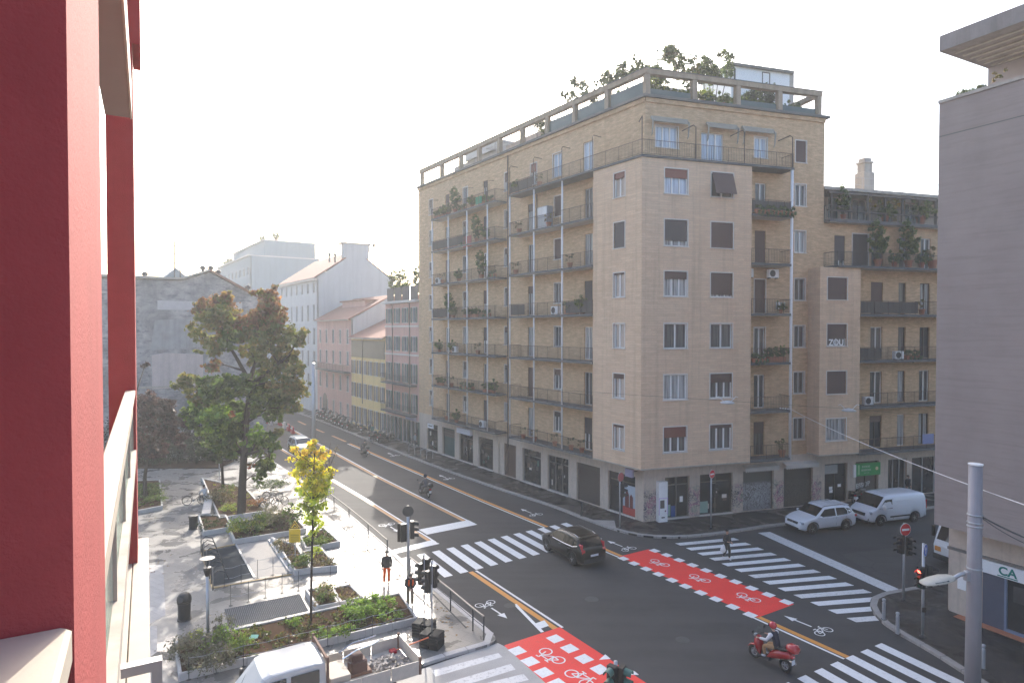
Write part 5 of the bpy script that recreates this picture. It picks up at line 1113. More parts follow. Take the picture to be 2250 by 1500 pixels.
rbox('balcony_floor', 'concrete', 3.15, 12.0, -3, -.16, H - 2.1, H - 1.95); rbox('coping', 'cream', 3.15, 12.0, -.31, -.165, H - 1.05, H - .98, .012)
rbox('rail', 'cream', 3.15, 11.95, -.27, -.20, H - 1.36, H - 1.28)
def clearglass():
    m, n, b, o = newmat('clear balustrade glass'); b.inputs['Base Color'].default_value = (.80, .88, .85, 1); b.inputs['Roughness'].default_value = .03; b.inputs['Transmission Weight'].default_value = .0
    t = N(n, 'ShaderNodeBsdfTransparent'); t.inputs[0].default_value = (.82, .90, .87, 1); g = N(n, 'ShaderNodeBsdfGlossy'); g.inputs['Roughness'].default_value = .04; d = N(n, 'ShaderNodeBsdfDiffuse'); d.inputs[0].default_value = (.6, .68, .65, 1)
    a = N(n, 'ShaderNodeMixShader'); a.inputs[0].default_value = .12; n.links.new(t.outputs[0], a.inputs[1]); n.links.new(g.outputs[0], a.inputs[2])
    c = N(n, 'ShaderNodeMixShader'); c.inputs[0].default_value = .16; n.links.new(a.outputs[0], c.inputs[1]); n.links.new(d.outputs[0], c.inputs[2]); n.links.new(c.outputs[0], o.inputs[0]); return m
mt['clear'] = clearglass()
for i in range(4): a = 3.2 + i * 2.2; rbox('glass_panel', 'clear', a, a + 2.16, -.24, -.225, H - 1.95, H - 1.37)
for i in range(4): a = 3.2 + i * 2.2; rbox('baluster', 'cream', a + 2.165, a + 2.195, -.26, -.2, H - 1.95, H - 1.37)
# balcony of the floor below
rbox('balcony_floor', 'concrete', 2.0, 13.4, -3, -.02, H - 5.1, H - 4.9); rbox('parapet', 'cream', 2.2, 13.35, -.30, -.06, H - 4.9, H - 3.87)
rbox('coping', 'cream', 2.2, 13.4, -.46, -.235, H - 3.87, H - 3.8, .01); rbox('coping', 'cream', 2.2, 13.4, -.225, 0.0, H - 3.87, H - 3.8, .01)
MB().box(7.5, 7.62, -.11, .26, H - 3.53, H - 3.43).box(7.5, 7.62, -.11, -.01, H - 4.4, H - 3.53).build('metal_rail', mt['steel'], rb, FN)
MB().tube([(6.3, .12, H - 3.8), (6.3, .12, H - 3.4), (6.2, -.04, H - 3.36), (6.05, -.12, H - 3.40), (6.05, -.12, H - 3.9)], .035, 6).build('metal_rail', mt['steel'], rb, FN) if False else None
# near parapet, beam over the balcony, eaves
rbox('near_coping', 'cream', .9, 1.865, -.9, -.163, H - .80, H - .715, .012); rbox('near_parapet', 'cream', .9, 1.865, -.8, -.23, H - 2.0, H - .80)
bm_ = rbox('awning_beam', 'beam', 1.9, 6.0, -.27, -.10, H + 1.7, H + 1.98); rbox('beam_edge', 'cream', 1.9, 6.0, -.098, -.085, H + 1.69, H + 1.99)
MB().bev(5.99, 6.02, .115, .262, H + 1.73, H + 1.95, .003).build('end_plate', mt['steel'], rb, FN)
rbox('eaves', 'red', 12.0, 13.2, -.16, -.045, H + 4.6, H + 9); None
# ================================================================== the square: trees, beds, furniture
PZ = .115
def tree(name, label, base, Y, trunk, r0, blobs, n, size, limbs, group=None, cat='tree', clump=.42, shell=.35):
    """trunk: pixel polyline; blobs: (px, py, radius px, depth offset, palette); limbs: pixel polylines"""
    b = Vector(base); M = T(*b); t = thing(name, label, cat, M, group); k = Y / F
    P = lambda x_, y_, dy=0: at(x_, y_, Y + dy) - b
    m = MB(); pts = [P(*p) for p in trunk]; m.tube([Vector((pts[0].x, pts[0].y, -.1))] + pts, [r0 * 1.35] + [r0 * (1 - .55 * i / max(1, len(pts) - 1)) for i in range(len(pts))], 9)
    nodes = list(pts)
    for l in limbs:
        q = [P(*p) for p in l]; nodes += q + [(u_ + v_) / 2 for u_, v_ in zip(q, q[1:])]; m.tube(q, [r0 * .48 * (1 - .85 * i / (len(q) - 1)) + .012 for i in range(len(q))], 6)
    bl = []
    for x_, y_, r, dy, pal in blobs:
        c = P(x_, y_, dy); rk = r * k * (1.06 if r0 > .2 else 1.0); ns = 3 if r < 12 else (5 if r < 20 else 8); bl.append((tuple(c), (rk * .85, rk * .85, rk * .8), pal))
        for _ in range(ns):
            o_ = Vector((random.gauss(0, 1), random.gauss(0, 1), random.gauss(0, .9))).normalized() * rk * random.uniform(.6, 1.0); q_ = random.uniform(.28, .55); bl.append((tuple(c + o_), (rk * q_ * 1.15, rk * q_ * 1.15, rk * q_ * .85), pal))
        a = min(nodes, key=lambda v_: (v_ - c).length + max(0, v_.z - c.z) * 1.5)
        mid = (a + c) / 2 + Vector((random.uniform(-.2, .2), random.uniform(-.2, .2), .12 * (c - a).length)); m.tube([a, mid, c], [r0 * .22 + .01, r0 * .12 + .008, .008], 5)
        for _ in range(3):
            e = c + Vector([random.uniform(-1, 1) * r * k * .8 for _ in range(3)]); m.tube([mid, (mid + e) / 2 + Vector((0, 0, .1)), e], [.018, .012, .005], 4)
    m.smooth = True; m.build('trunk', mt['bark'], t, M)
    inst('crown', foliage_mesh('crown', bl, n, size, GR, clump, shell, jit=.42), t, M); return t
RDB = [(.25, .115, .06), (.20, .14, .055), (.15, .14, .045), (.27, .13, .07)]; OLV = [(.165, .17, .05), (.22, .17, .06), (.13, .145, .045)]; GRM = [(.085, .13, .03), (.11, .165, .038), (.065, .10, .025), (.15, .19, .04)]
GRL = [(.14, .23, .04), (.20, .28, .05), (.10, .17, .03)]; REDL = [(.38, .07, .035), (.30, .09, .03), (.15, .11, .03)]
bb = G(530, 1133, PZ); random.seed(5); JT = .42
tree('maple_tree', 'large tree with green and reddish autumn leaves in the square', bb, bb.y,
     [(530, 1128), (533, 1060), (536, 1000), (541, 930), (547, 870), (548, 835)], .30,
     [(581, 648, 20, 0, RDB), (588, 686, 34, -.6, RDB), (562, 712, 32, .8, RDB), (620, 733, 32, 0, OLV), (655, 742, 22, .3, OLV), (600, 665, 22, .6, RDB), (444, 676, 22, 0, RDB), (492, 664, 26, .4, RDB), (479, 700, 34, -.8, OLV), (426, 724, 18, 0, OLV), (508, 722, 28, .5, RDB),
      (470, 756, 28, .6, OLV), (505, 748, 22, -1.0, GRM), (578, 758, 30, -1.0, OLV), (620, 775, 28, .8, OLV), (466, 806, 18, 0, RDB), (425, 846, 26, 0, OLV), (470, 852, 32, -1, GRM), (524, 850, 30, -1.2, GRM), (575, 848, 32, 1, GRM), (622, 826, 32, -.6, OLV), (655, 850, 26, 0, OLV), (620, 872, 30, .6, GRM), (575, 884, 28, -.8, GRM),
      (450, 898, 32, .4, GRL), (482, 920, 32, -1.2, GRL), (440, 930, 24, 0, GRM), (508, 902, 26, 1, GRM), (500, 948, 32, -.4, GRM), (597, 976, 20, -.6, GRM), (585, 1018, 22, 0, GRM), (614, 945, 13, 0, OLV), (562, 955, 22, .3, GRL), (572, 1042, 15, 0, GRM), (478, 970, 28, .8, GRM), (510, 912, 8, -2.2, REDL), (550, 1025, 7, -1.5, REDL), (505, 985, 22, .2, GRM), (542, 735, 26, .6, OLV), (530, 698, 22, 1.2, RDB), (598, 802, 26, .2, OLV), (560, 792, 16, 1.5, OLV), (545, 770, 20, 1.5, OLV), (640, 800, 22, .5, OLV), (610, 705, 26, .4, RDB), (640, 890, 20, 0, OLV), (445, 870, 24, .5, OLV), (535, 905, 26, 1.2, GRM), (600, 910, 20, .8, GRM), (550, 985, 22, .8, GRM), (425, 905, 20, .6, GRM)],
     62000, .175, [[(548, 838, 0), (522, 790, -.5), (495, 745, -.8), (482, 700, -.6)], [(548, 835, 0), (562, 795, .4), (578, 740, .4), (588, 680, .2)], [(546, 850, 0), (590, 815, -.4), (635, 780, -.3), (655, 745, 0)], [(541, 930, 0), (500, 900, -.6), (455, 880, -.2)], [(536, 1000, 0), (570, 990, -.4), (592, 1000, -.4)]])
pb = G(322, 1095, PZ); PUR = [(.045, .026, .032), (.07, .035, .042), (.032, .022, .025), (.10, .05, .055)]
tree('plum_tree', 'dark purple-leaved tree beside the red pillar', pb, pb.y, [(320, 1090), (318, 1050), (325, 1000), (335, 960)], .17,
     [(330, 882, 26, 0, PUR), (362, 900, 26, .5, PUR), (396, 922, 20, 0, PUR), (318, 925, 30, -.6, PUR), (368, 945, 30, 0, PUR), (402, 968, 18, .4, PUR), (340, 980, 28, .6, PUR), (300, 890, 26, 0, PUR), (280, 930, 30, 0, PUR), (318, 800, 9, -1, PUR), (305, 985, 26, .3, PUR)], 17000, .16, [[(325, 1000), (345, 950), (372, 920)], [(325, 1000), (310, 940), (300, 890)], [(312, 940), (300, 860), (318, 803)]])
sb = G(490, 1078, PZ)
tree('shade_tree', 'dark slim tree standing behind the large maple', sb, sb.y, [(490, 1072), (488, 1020), (484, 985)], .13,
     [(470, 955, 28, 0, GRM), (500, 975, 26, .5, GRM), (448, 985, 22, 0, GRD), (515, 950, 24, .8, GRD), (480, 1000, 20, -.4, GRD)], 9000, .16, [[(488, 1020), (475, 985), (470, 955)]])
yb = G(683, 1379, PZ); YT = [(.70, .54, .08), (.66, .46, .07), (.58, .54, .09)]; YM = [(.62, .56, .06), (.54, .54, .06), (.68, .56, .06)]; YL = [(.44, .50, .06), (.52, .54, .07), (.34, .42, .05)]
tree('ginkgo_tree', 'slender young tree with yellow leaves in the long planter', yb, yb.y, [(683, 1370), (684, 1280), (686, 1190), (688, 1100), (690, 1020), (692, 985)], .055,
     [(690, 984, 16, 0, YT), (668, 1000, 15, .2, YT), (650, 992, 11, 0, YT), (712, 998, 14, -.1, YT), (640, 1010, 8, 0, YT), (690, 1022, 22, .2, YM), (662, 1034, 16, -.2, YM), (716, 1038, 16, 0, YM), (645, 1042, 10, .1, YT), (688, 1062, 25, -.2, YM), (668, 1078, 16, .3, YL), (712, 1076, 16, 0, YL), (690, 1100, 22, .1, YL), (672, 1112, 12, 0, YL), (708, 1110, 12, -.1, YL), (686, 1135, 19, 0, YL), (700, 1148, 11, 0, YL), (688, 1168, 12, .1, YL), (655, 1112, 8, 0, YL), (720, 1060, 10, 0, YL)],
     5600, .09, [], clump=.85, shell=.15)
tb = G(645, 1178, PZ)
tree('sapling', 'small bright green sapling between the planters', tb, tb.y, [(640, 1172), (643, 1135)], .04, [(700, 1152, 12, 0, YL), (640, 1115, 13, 0, GRM), (628, 1128, 10, 0, GRM), (655, 1130, 12, .3, GRM), (645, 1140, 12, 0, GRM)], 900, .09, [])
xb = G(722, 1058, PZ)
tree('bare_tree', 'leafless twiggy young tree beside the road railing', xb, xb.y, [(722, 1055), (722, 1035), (724, 1015)], .05, [(724, 1008, 16, 0, DRY), (735, 990, 12, 0, DRY), (715, 992, 10, 0, DRY)], 260, .07, [[(722, 1035), (712, 1005), (705, 980)], [(722, 1030), (735, 1000), (742, 980)], [(724, 1015), (724, 990), (726, 972)]])
# dark hedge and shrubs along the old wall
hb = G(420, 1030, PZ); hm = []
for i in range(20): hm.append(((-9.5 + (i % 10) * 1.25, random.uniform(0, 1.2) + (i % 10) * .35 + (2.2 if i > 9 else 0), 1.0 if i < 10 else 2.0), (1.1, 1.0, random.uniform(.9, 1.5) if i < 10 else random.uniform(1.4, 2.3))))
hedge = thing('hedge', 'dark overgrown hedge along the foot of the old wall', 'hedge', T(*hb)); inst('foliage', foliage_mesh('foliage', hm, 15000, .16, [(.022, .036, .016), (.03, .045, .018), (.036, .03, .022)], .5, .3), hedge, WM[hedge.name]); MB().box(-10, 2.5, .2, 3.5, -.1, .12).build('soil', mt['soil'], hedge)
hb2 = G(570, 985, PZ); hedge2 = thing('hedge', 'green bushes at the street end of the square behind the maple', 'hedge', T(*hb2)); inst('foliage', foliage_mesh('foliage', [((x_, random.uniform(-.5, .5), .7), (1.1, .9, .9)) for x_ in (-4, -2.6, -1.2, 0)], 2600, .13, GRM, .5, .3), hedge2, WM[hedge2.name]); MB().box(-5, .8, -.6, .6, -.05, .1).build('soil', mt['soil'], hedge2)
# planters ----------------------------------------------------------
mt['soil2'] = mt['soil']
def planter(label, quad_px, h=.30, plants=(), cover=0, pal=None, split=1.25):
    q = [G(x_, y_, PZ) for x_, y_ in quad_px]; c = sum(q, Vector()) / len(q); c.z = PZ
    a_ = sum(q[i].x * q[(i + 1) % len(q)].y - q[(i + 1) % len(q)].x * q[i].y for i in range(len(q)))
    if a_ < 0: q = q[::-1]
    M = T(*c); t = thing('planter', label, 'planter', M, 'granite planting beds'); ins = []
    for i in range(len(q)):
        a, b = q[i] - c, q[(i + 1) % len(q)] - c; d = b - a; l = d.length; d.normalize(); n = max(1, round(l / split)); s = l / n; nr = Vector((-d.y, d.x, 0))
        for j in range(n):
            me = cached(('pn', round(s, 2), h), lambda: MB().bev(.006, s - .006, 0, .11, -.02, h, .012).mesh('panel', mt['granite']))
            inst('panel', me, t, M @ T(*(a + d * s * j)) @ RZ(math.degrees(math.atan2(d.y, d.x))))
    qi = [p - c for p in q]; qi = [p * (1 - .12 / max(p.length, .3)) for p in qi]
    MB().prism([(p.x, p.y) for p in qi], -.02, h - .07).build('soil', mt['soil'], t, M)
    return t, q, c
def inside(q, c, n):
    out = []
    for _ in range(n):
        if len(q) == 4:
            u, v = random.uniform(.06, .94), random.uniform(.08, .92); p = (q[0] * (1 - u) + q[1] * u) * (1 - v) + (q[3] * (1 - u) + q[2] * u) * v
        out.append(p)
    return out
COVER = []
def cover(q, n, h, pal, r=.22):
    for p in inside(q, None, n): COVER.append(((p.x, p.y, PZ + h + .03), (r * random.uniform(.6, 1.4), r * random.uniform(.6, 1.4), .07), pal))
beds = {}
for key, lab, qd, cv, pal in (('long', 'long granite planter with sparse bedding in the foreground', [(393, 1497), (918, 1370), (880, 1313), (383, 1424)], 170, [(.12, .12, .035), (.09, .11, .03), (.16, .10, .04), (.07, .09, .025)]),
        ('p2a', 'small granite planter with a grass clump right of the steel grating', [(670, 1306), (697, 1346), (746, 1336), (725, 1300)], 8, DRY), ('p2b', 'small granite planter of bare soil next to the grass clump', [(728, 1303), (748, 1336), (798, 1323), (770, 1294)], 14, DRY),
        ('p3a', 'narrow planter of dry grasses beside the pale court', [(597, 1190), (647, 1264), (684, 1259), (652, 1206)], 22, DRY), ('p3b', 'planter with low plants under the yellow sign', [(664, 1222), (685, 1259), (742, 1254), (706, 1211)], 22, DRY + GR),
        ('p4', 'planter of dark leafy plants behind the yellow sign', [(660, 1190), (671, 1214), (748, 1199), (713, 1168)], 26, GRM), ('p5', 'wide planter full of shrubs and flowering grasses', [(497, 1158), (514, 1196), (673, 1170), (640, 1132)], 40, DRY + GRM),
        ('p6', 'planter of bare soil beside the dark litter bin', [(435, 1139), (446, 1177), (512, 1166), (497, 1139)], 14, GRD), ('p7', 'long sloping bed round the foot of the large maple', [(443, 1056), (481, 1146), (586, 1130), (540, 1078)], 50, DRY + YG),
        ('p8', 'green bed with the purple tree beside the red pillar', [(290, 1062), (352, 1060), (358, 1119), (290, 1132)], 60, GRM)):
    t, q, c = planter(lab, qd); beds[key] = q; cover(q, cv, .25, pal)
def shrub(x_, y_, r, h, pal, label, n=520, size=.06, z=.28, grp='shrubs in the planting beds', cl=.5, dry=False):
    b = G(x_, y_, PZ + z); M = T(*b); t = thing('shrub', label, 'shrub', M, grp)
    inst('foliage', foliage_mesh('foliage', [((0, 0, h * .55), (r, r, h * .55)), ((r * .45, .1, h * .4), (r * .6, r * .6, h * .45)), ((-r * .45, -.1, h * .38), (r * .6, r * .6, h * .4))], n, size, pal, cl, .3, elong=2.6 if dry else 1.6, up=-.1 if dry else .3), t, M)
    m = MB()
    for i in range(5): a = i * 1.26; m.tube([(0, 0, -.05), (r * .3 * math.cos(a), r * .3 * math.sin(a), h * .3), (r * .6 * math.cos(a), r * .6 * math.sin(a), h * .7)], .008, 4)
    m.build('stem', mt['bark'], t, M)
SIL = [(.14, .13, .10), (.11, .115, .075), (.17, .15, .13)]; FRE = [(.17, .27, .045), (.23, .34, .06), (.13, .21, .04)]
shrub(425, 1440, .95, .75, SIL, 'grey lavender bush at the left end of the long planter', 1500, .055, dry=True); shrub(465, 1460, .8, .6, SIL, 'grey lavender bush nearest the planter front', 1100, .055, dry=True); shrub(500, 1430, .8, .85, GRL + GRM, 'bright green bush by the lamp post', 1500, .075); shrub(437, 1400, .35, .5, YG, 'small yellow-green tuft at the lamp post foot', 300)
shrub(490, 1398, .5, .9, SIL, 'wispy dry shrub behind the lamp post', 420, .05, dry=True); shrub(640, 1372, .4, .35, FRE, 'small leafy clump in the middle of the long planter', 260)
for i, (x_, y_) in enumerate(((775, 1350), (795, 1340), (812, 1330), (835, 1328), (825, 1345), (800, 1355), (850, 1340), (785, 1362), (770, 1340))): shrub(x_, y_, .42, .5, FRE, 'rounded fresh green shrub at the right end of the long planter', 420, .065)
for x_, y_ in ((760, 1392), (735, 1398), (870, 1357), (700, 1400), (845, 1362)): shrub(x_, y_, .33, .4, FRE, 'small green shrub along the front edge of the long planter', 260, .06)
shrub(715, 1318, .5, .75, GRM + DRY, 'upright grass clump in the small planter right of the grating', 520, .06, dry=True); shrub(705, 1300, .35, .6, SIL, 'wispy dry stems behind the grass clump', 200, .045, dry=True); shrub(665, 1245, .5, .7, GRM, 'rounded grass tuft at the near end of the narrow planter', 600, .06, dry=True)
shrub(625, 1205, .6, .6, DRY, 'dry brown flowering grass in the narrow planter', 600, .05, dry=True); shrub(695, 1222, .3, .6, YL, 'yellow-green sprig beside the yellow tree trunk', 220); shrub(705, 1238, .6, .4, DRY, 'dry low shrub right of the yellow tree trunk', 420, .05)
for i, (x_, y_, p, s) in enumerate(((530, 1168, YG, 'yellow-green shrub at the left end of the wide planter'), (555, 1165, GRM + YG, 'green and yellow shrub second in the wide planter'), (580, 1158, GRM, 'green shrub in the middle of the wide planter'), (605, 1150, SIL, 'silvery wispy shrub towards the right of the wide planter'), (625, 1150, SIL + DRY, 'silvery shrub at the right end of the wide planter'))): shrub(x_, y_, .8, .85, p, s, 1000, .065, dry=i > 2)
shrub(482, 1098, .9, .8, DRY, 'tall tan ornamental grass beside the maple trunk', 1100, .055, dry=True); shrub(505, 1120, .7, .35, YG, 'low bright green cushion at the maple trunk', 700, .06); shrub(500, 1085, .6, .8, GRM, 'green shrub between the bench and the maple', 500); shrub(565, 1110, .7, .4, [(.30, .12, .05), (.22, .13, .06)], 'rusty autumn ground plants right of the maple trunk', 600, .06); shrub(590, 1125, .6, .5, SIL, 'grey dry shrub at the end of the maple bed', 500, .05, dry=True)
shrub(455, 1160, .5, .4, GRD, 'dark low plant in the bare planter', 400); shrub(690, 1190, .9, .35, GRM, 'low dark leafy mat behind the yellow sign', 700, .07); shrub(598, 1072, 1.3, .6, GRD + GRB, 'broad low shrub behind the parked bicycles', 1100, .08); shrub(330, 1080, 1.2, .6, GRM, 'broad green shrub in the bed by the red pillar', 1200, .08); shrub(345, 1100, .8, .5, GRM, 'smaller green shrub near the bed corner', 700, .07)
cov = bpy.data.objects.new('ground_cover', foliage_mesh('ground_cover', COVER, 9000, .075, GR, .7, .2)); link(cov, None, None); tag(cov, 'sparse leafy bedding spread over the soil of the planters', 'ground cover', kind='stuff')
# fallen leaves on the paving
fl = []
for x_, y_, n_ in ((350, 1240, 14), (345, 1130, 10), (800, 1190, 26), (780, 1230, 22), (960, 1345, 14), (1000, 1380, 10), (720, 1150, 16), (860, 1260, 8)):
    for _ in range(n_): p = G(x_ + random.uniform(-30, 30), y_ + random.uniform(-22, 22), PZ); fl.append(((p.x, p.y, PZ + .012), (.05, .05, .004), [(.22, .12, .04), (.15, .08, .03)]))
fo = bpy.data.objects.new('fallen_leaves', foliage_mesh('fallen_leaves', fl, 700, .06, DRY, .8, .2, up=6)); link(fo, None, None); tag(fo, 'brown fallen leaves scattered on the granite paving', 'leaves', kind='stuff')
# courts and grating ---------------------------------------------------
mt['court'] = mat('dark blue grey court', (.036, .043, .050), .9, .25, 2, spec=.05); mt['tan'] = mat('tan timber edging', (.42, .30, .16), .8, .2, 4); mt['gravelp'] = mat('pale gravel', (.34, .315, .285), .9, .15, 6, bmp=.3)
ct_ = pl('court', pz((444, 1213), (517, 1197), (557, 1268), (470, 1287)), mt['court'], .121); pl('court', pz((520, 1196), (590, 1188), (637, 1257), (562, 1268)), mt['gravelp'], .121)
def edging(a, b, w_=.12, h=.06, name='edging', m='tan'):
    p, q = G(*a, PZ), G(*b, PZ); d = q - p; MB().box(0, d.length, -w_ / 2, w_ / 2, 0, h).build(name, mt[m], plaza, frame((p.x, p.y, PZ + .002), math.degrees(math.atan2(d.y, d.x))))
for a, b in (((442, 1210), (468, 1292)), ((468, 1292), (640, 1262)), ((443, 1211), (517, 1196))): edging(a, b)
edging((518, 1196), (559, 1269), .10, .05, m='steel'); edging((592, 1187), (640, 1259), .2, .10, m='granite')
gm_ = MB(); gq = [G(x_, y_, PZ) for x_, y_ in ((493, 1339), (658, 1305), (677, 1341), (503, 1378))]
MB().poly([(p.x, p.y) for p in gq[::-1]], .118).build('grating_well', mt['slot'], plaza)
for i in range(44):
    f_ = i / 43; a, b = gq[0] * (1 - f_) + gq[1] * f_, gq[3] * (1 - f_) + gq[2] * f_; gm_.tube([a + Vector((0, 0, .012)), b + Vector((0, 0, .012))], .018, 4)
for i in range(17):
    f_ = i / 16; a, b = gq[0] * (1 - f_) + gq[3] * f_, gq[1] * (1 - f_) + gq[2] * f_; gm_.tube([a + Vector((0, 0, .012)), b + Vector((0, 0, .012))], .014, 4)
gr_ = gm_.build('grating', mt['alu'], plaza)
# slim rope fences round the works ------------------------------------
def rope_fence(label, pts, h=1.0):
    b = G(*pts[0], PZ); M = T(*b); t = thing('rope_fence', label, 'fence', M); prev = None
    for x_, y_ in pts:
        p = G(x_, y_, PZ) - b; MB().tube([p, p + Vector((0, 0, h))], .013, 5).lathe([(.09, 0), (.09, .015), (.03, .02)], 8, T(*p)).build('post', mt['iron'], t, M)
        if prev is not None:
            for hh, sg_ in ((h - .03, .05), (.45, .06)):
                mid = (prev + p) / 2 + Vector((0, 0, hh - sg_)); MB().tube([prev + Vector((0, 0, hh)), mid, p + Vector((0, 0, hh))], .008, 4).build('rope', mt['steel'], t, M)
        prev = p
rope_fence('thin wire fence between the court and the steel grating', [(507, 1330), (546, 1322), (583, 1313), (620, 1302), (656, 1297), (726, 1285), (760, 1278)])
rope_fence('thin wire fence along the near edge of the courts', [(493, 1290), (530, 1281), (566, 1270), (600, 1262), (633, 1258), (732, 1246)])
rope_fence('thin wire fence in front of the long planter', [(415, 1492), (475, 1478), (535, 1464), (635, 1440), (720, 1418), (770, 1405), (818, 1394), (868, 1381), (906, 1372)], .85)
# litter bins ---------------------------------------------------------
def bin_(x_, y_, label, dome=True):
    b = G(x_, y_, PZ); t = thing('litter_bin', label, 'litter bin', T(*b))
    m = MB().lathe([(.30, 0), (.30, .05), (.26, .07), (.27, .75), (.30, .78), (.30, .84)], 18); m.smooth = False; m.build('body', mt['black'], t)
    if dome:
        MB().lathe([(.30, .845), (.31, .93), (.29, 1.05), (.22, 1.16), (.10, 1.22), (.02, 1.23)], 18).build('hood', mt['black'], t, smooth=True); MB().torus(.285, .015, 18, 5, T(0, 0, .86) @ RX(90)).build('ring', mt['steel'], t); MB().lathe([(.12, 0), (.12, .02)], 12, T(0, -.30, 1.0) @ RX(75)).build('opening', mt['slot'], t)
    else: MB().lathe([(.28, .845), (.30, .88), (.24, .90)], 18).build('rim', mt['iron'], t)
bin_(405, 1360, 'black domed litter bin standing alone on the paving'); bin_(425, 1161, 'dark open litter bin beside the bare planter', False)
# lamp post in the planter, street railings ----------------------------
b = G(457, 1418, PZ); t = thing('lamp_post', 'slim grey lamp post with a disc top in the long planter', 'lamp post', T(*b)); hh = (1418 - 1222) * b.y / F
MB().tube([(0, 0, 0), (0, 0, hh - .75)], .06, 10).build('pole', mt['steel'], t, smooth=True); MB().lathe([(.08, 0), (.16, .28), (.16, .36), (.05, .38)], 12).build('lantern', mt['black'], t, T(b.x, b.y, b.z + hh - .75)); MB().tube([(0, 0, hh - .4), (0, 0, hh - .03)], .025, 6).build('stem', mt['iron'], t); MB().lathe([(.05, 0), (.28, .015), (.29, .035), (.05, .06)], 20).build('disc', mt['alu'], t, T(b.x, b.y, b.z + hh - .04))
def railing(label, pts, h=1.0):
    b = G(*pts[0], PZ); M = T(*b); t = thing('railing', label, 'railing', M); P = [G(x_, y_, PZ) - b for x_, y_ in pts]
    for p in P: MB().tube([p, p + Vector((0, 0, h))], .032, 8).build('post', mt['iron'], t, M)
    MB().tube([p + Vector((0, 0, h)) for p in P], .045, 8).build('handrail', mt['alu'], t, M); MB().tube([p + Vector((0, 0, h * .55)) for p in P], .014, 5).build('wire', mt['iron'], t, M)
railing('long street railing beside the bicycle lane', [(715, 1105), (734, 1121), (767, 1148), (809, 1185), (851, 1224)]); railing('street railing near the zebra crossing corner', [(901, 1265), (945, 1303), (990, 1341), (1039, 1385), (1063, 1405)])
# bicycle rack row and benches
b = G(442, 1215, PZ); t = thing('bicycle_rack', 'row of curved steel bicycle stands along the dark court', 'bicycle rack', T(*b))
e_ = G(468, 1296, PZ) - b; dv = e_.normalized(); sv = Vector((-dv.y, dv.x, 0)) * -1
for i in range(9):
    p = e_ * (i / 8); s = MB().tube([p, p + Vector((0, 0, .75)), p + sv * -.25 + Vector((0, 0, .95)), p + sv * -.6 + Vector((0, 0, .8)), p + sv * -.75 + Vector((0, 0, .4))], .03, 6).build('stand', mt['iron'], t, WM[t.name])
    if i % 2 == 0: MB().box(-.10, .10, -.02, .02, .3, 1.15).build('plate', mt['alu'], t, WM[t.name] @ T(*p) @ RZ(math.degrees(math.atan2(dv.y, dv.x))))
b = G(462, 1140, PZ); t = thing('bench', 'long stone bench with pale seat along the maple bed', 'bench', frame(b, 113))
for i in range(5): MB().bev(i * 1.0, i * 1.0 + .97, 0, .55, .34, .44, .015).build('seat', mt['granite'] if i else mt['trim'], t)
for i in (0, 2.2, 4.4): MB().box(i + .1, i + .35, .08, .45, 0, .34).build('leg', mt['kerb'], t)
# yellow warning sign on its post
b = G(648, 1232, PZ); t = thing('warning_sign', 'yellow works warning sign with a triangle on top', 'sign', T(*b)); hh = (1232 - 1190) * b.y / F; k = b.y / F
mt['signy'] = mat('yellow sign', (.72, .47, .02), .45, .05); mt['ink'] = mat('black print', (.02, .02, .02), .5)
MB().tube([(0, .05, 0), (0, .05, hh + 1.2)], .03, 6).build('post', mt['steel'], t)
w_ = 25 * k / 2; h1_ = 29 * k; h2_ = 19 * k
MB().box(-w_, w_, -.012, .012, hh, hh + h1_).build('panel', mt['signy'], t); MB().extr([(-w_, hh + h1_ + .01), (w_, hh + h1_ + .01), (0, hh + h1_ + h2_)], -.012, .012).build('triangle', mt['signy'], t)
for i in range(4): MB().box(-w_ * .75, w_ * .75, -.017, -.0125, hh + .08 + i * .11, hh + .105 + i * .11).build('print_line', mt['ink'], t)
MB().extr([(-w_ * .95, hh + h1_ + .03), (w_ * .95, hh + h1_ + .03), (0, hh + h1_ + h2_ - .05)], -.0165, -.0125).build('border', mt['ink'], t); MB().extr([(-w_ * .72, hh + h1_ + .065), (w_ * .72, hh + h1_ + .065), (0, hh + h1_ + h2_ - .13)], -.020, -.0167).build('triangle_face', mt['signy'], t)
MB().extr([(-.10, hh + h1_ + .10), (-.04, hh + h1_ + .10), (.02, hh + h1_ + .17), (.10, hh + h1_ + .10), (.13, hh + h1_ + .13), (.02, hh + h1_ + .26), (-.05, hh + h1_ + .19)], -.024, -.0202).build('pictogram', mt['ink'], t)
b = G(558, 1398, PZ + .35); lc = thing('plant_label', 'small pale green card stuck in the long planter', 'label', T(*b)); MB().box(-.17, .17, -.1, .1, 0, .01).build('card', mat('pale green card', (.25, .52, .40), .6), lc, T(*b) @ RX(25)); MB().tube([(0, .05, -.3), (0, .02, 0)], .008, 4).build('stake', mt['steel'], lc)
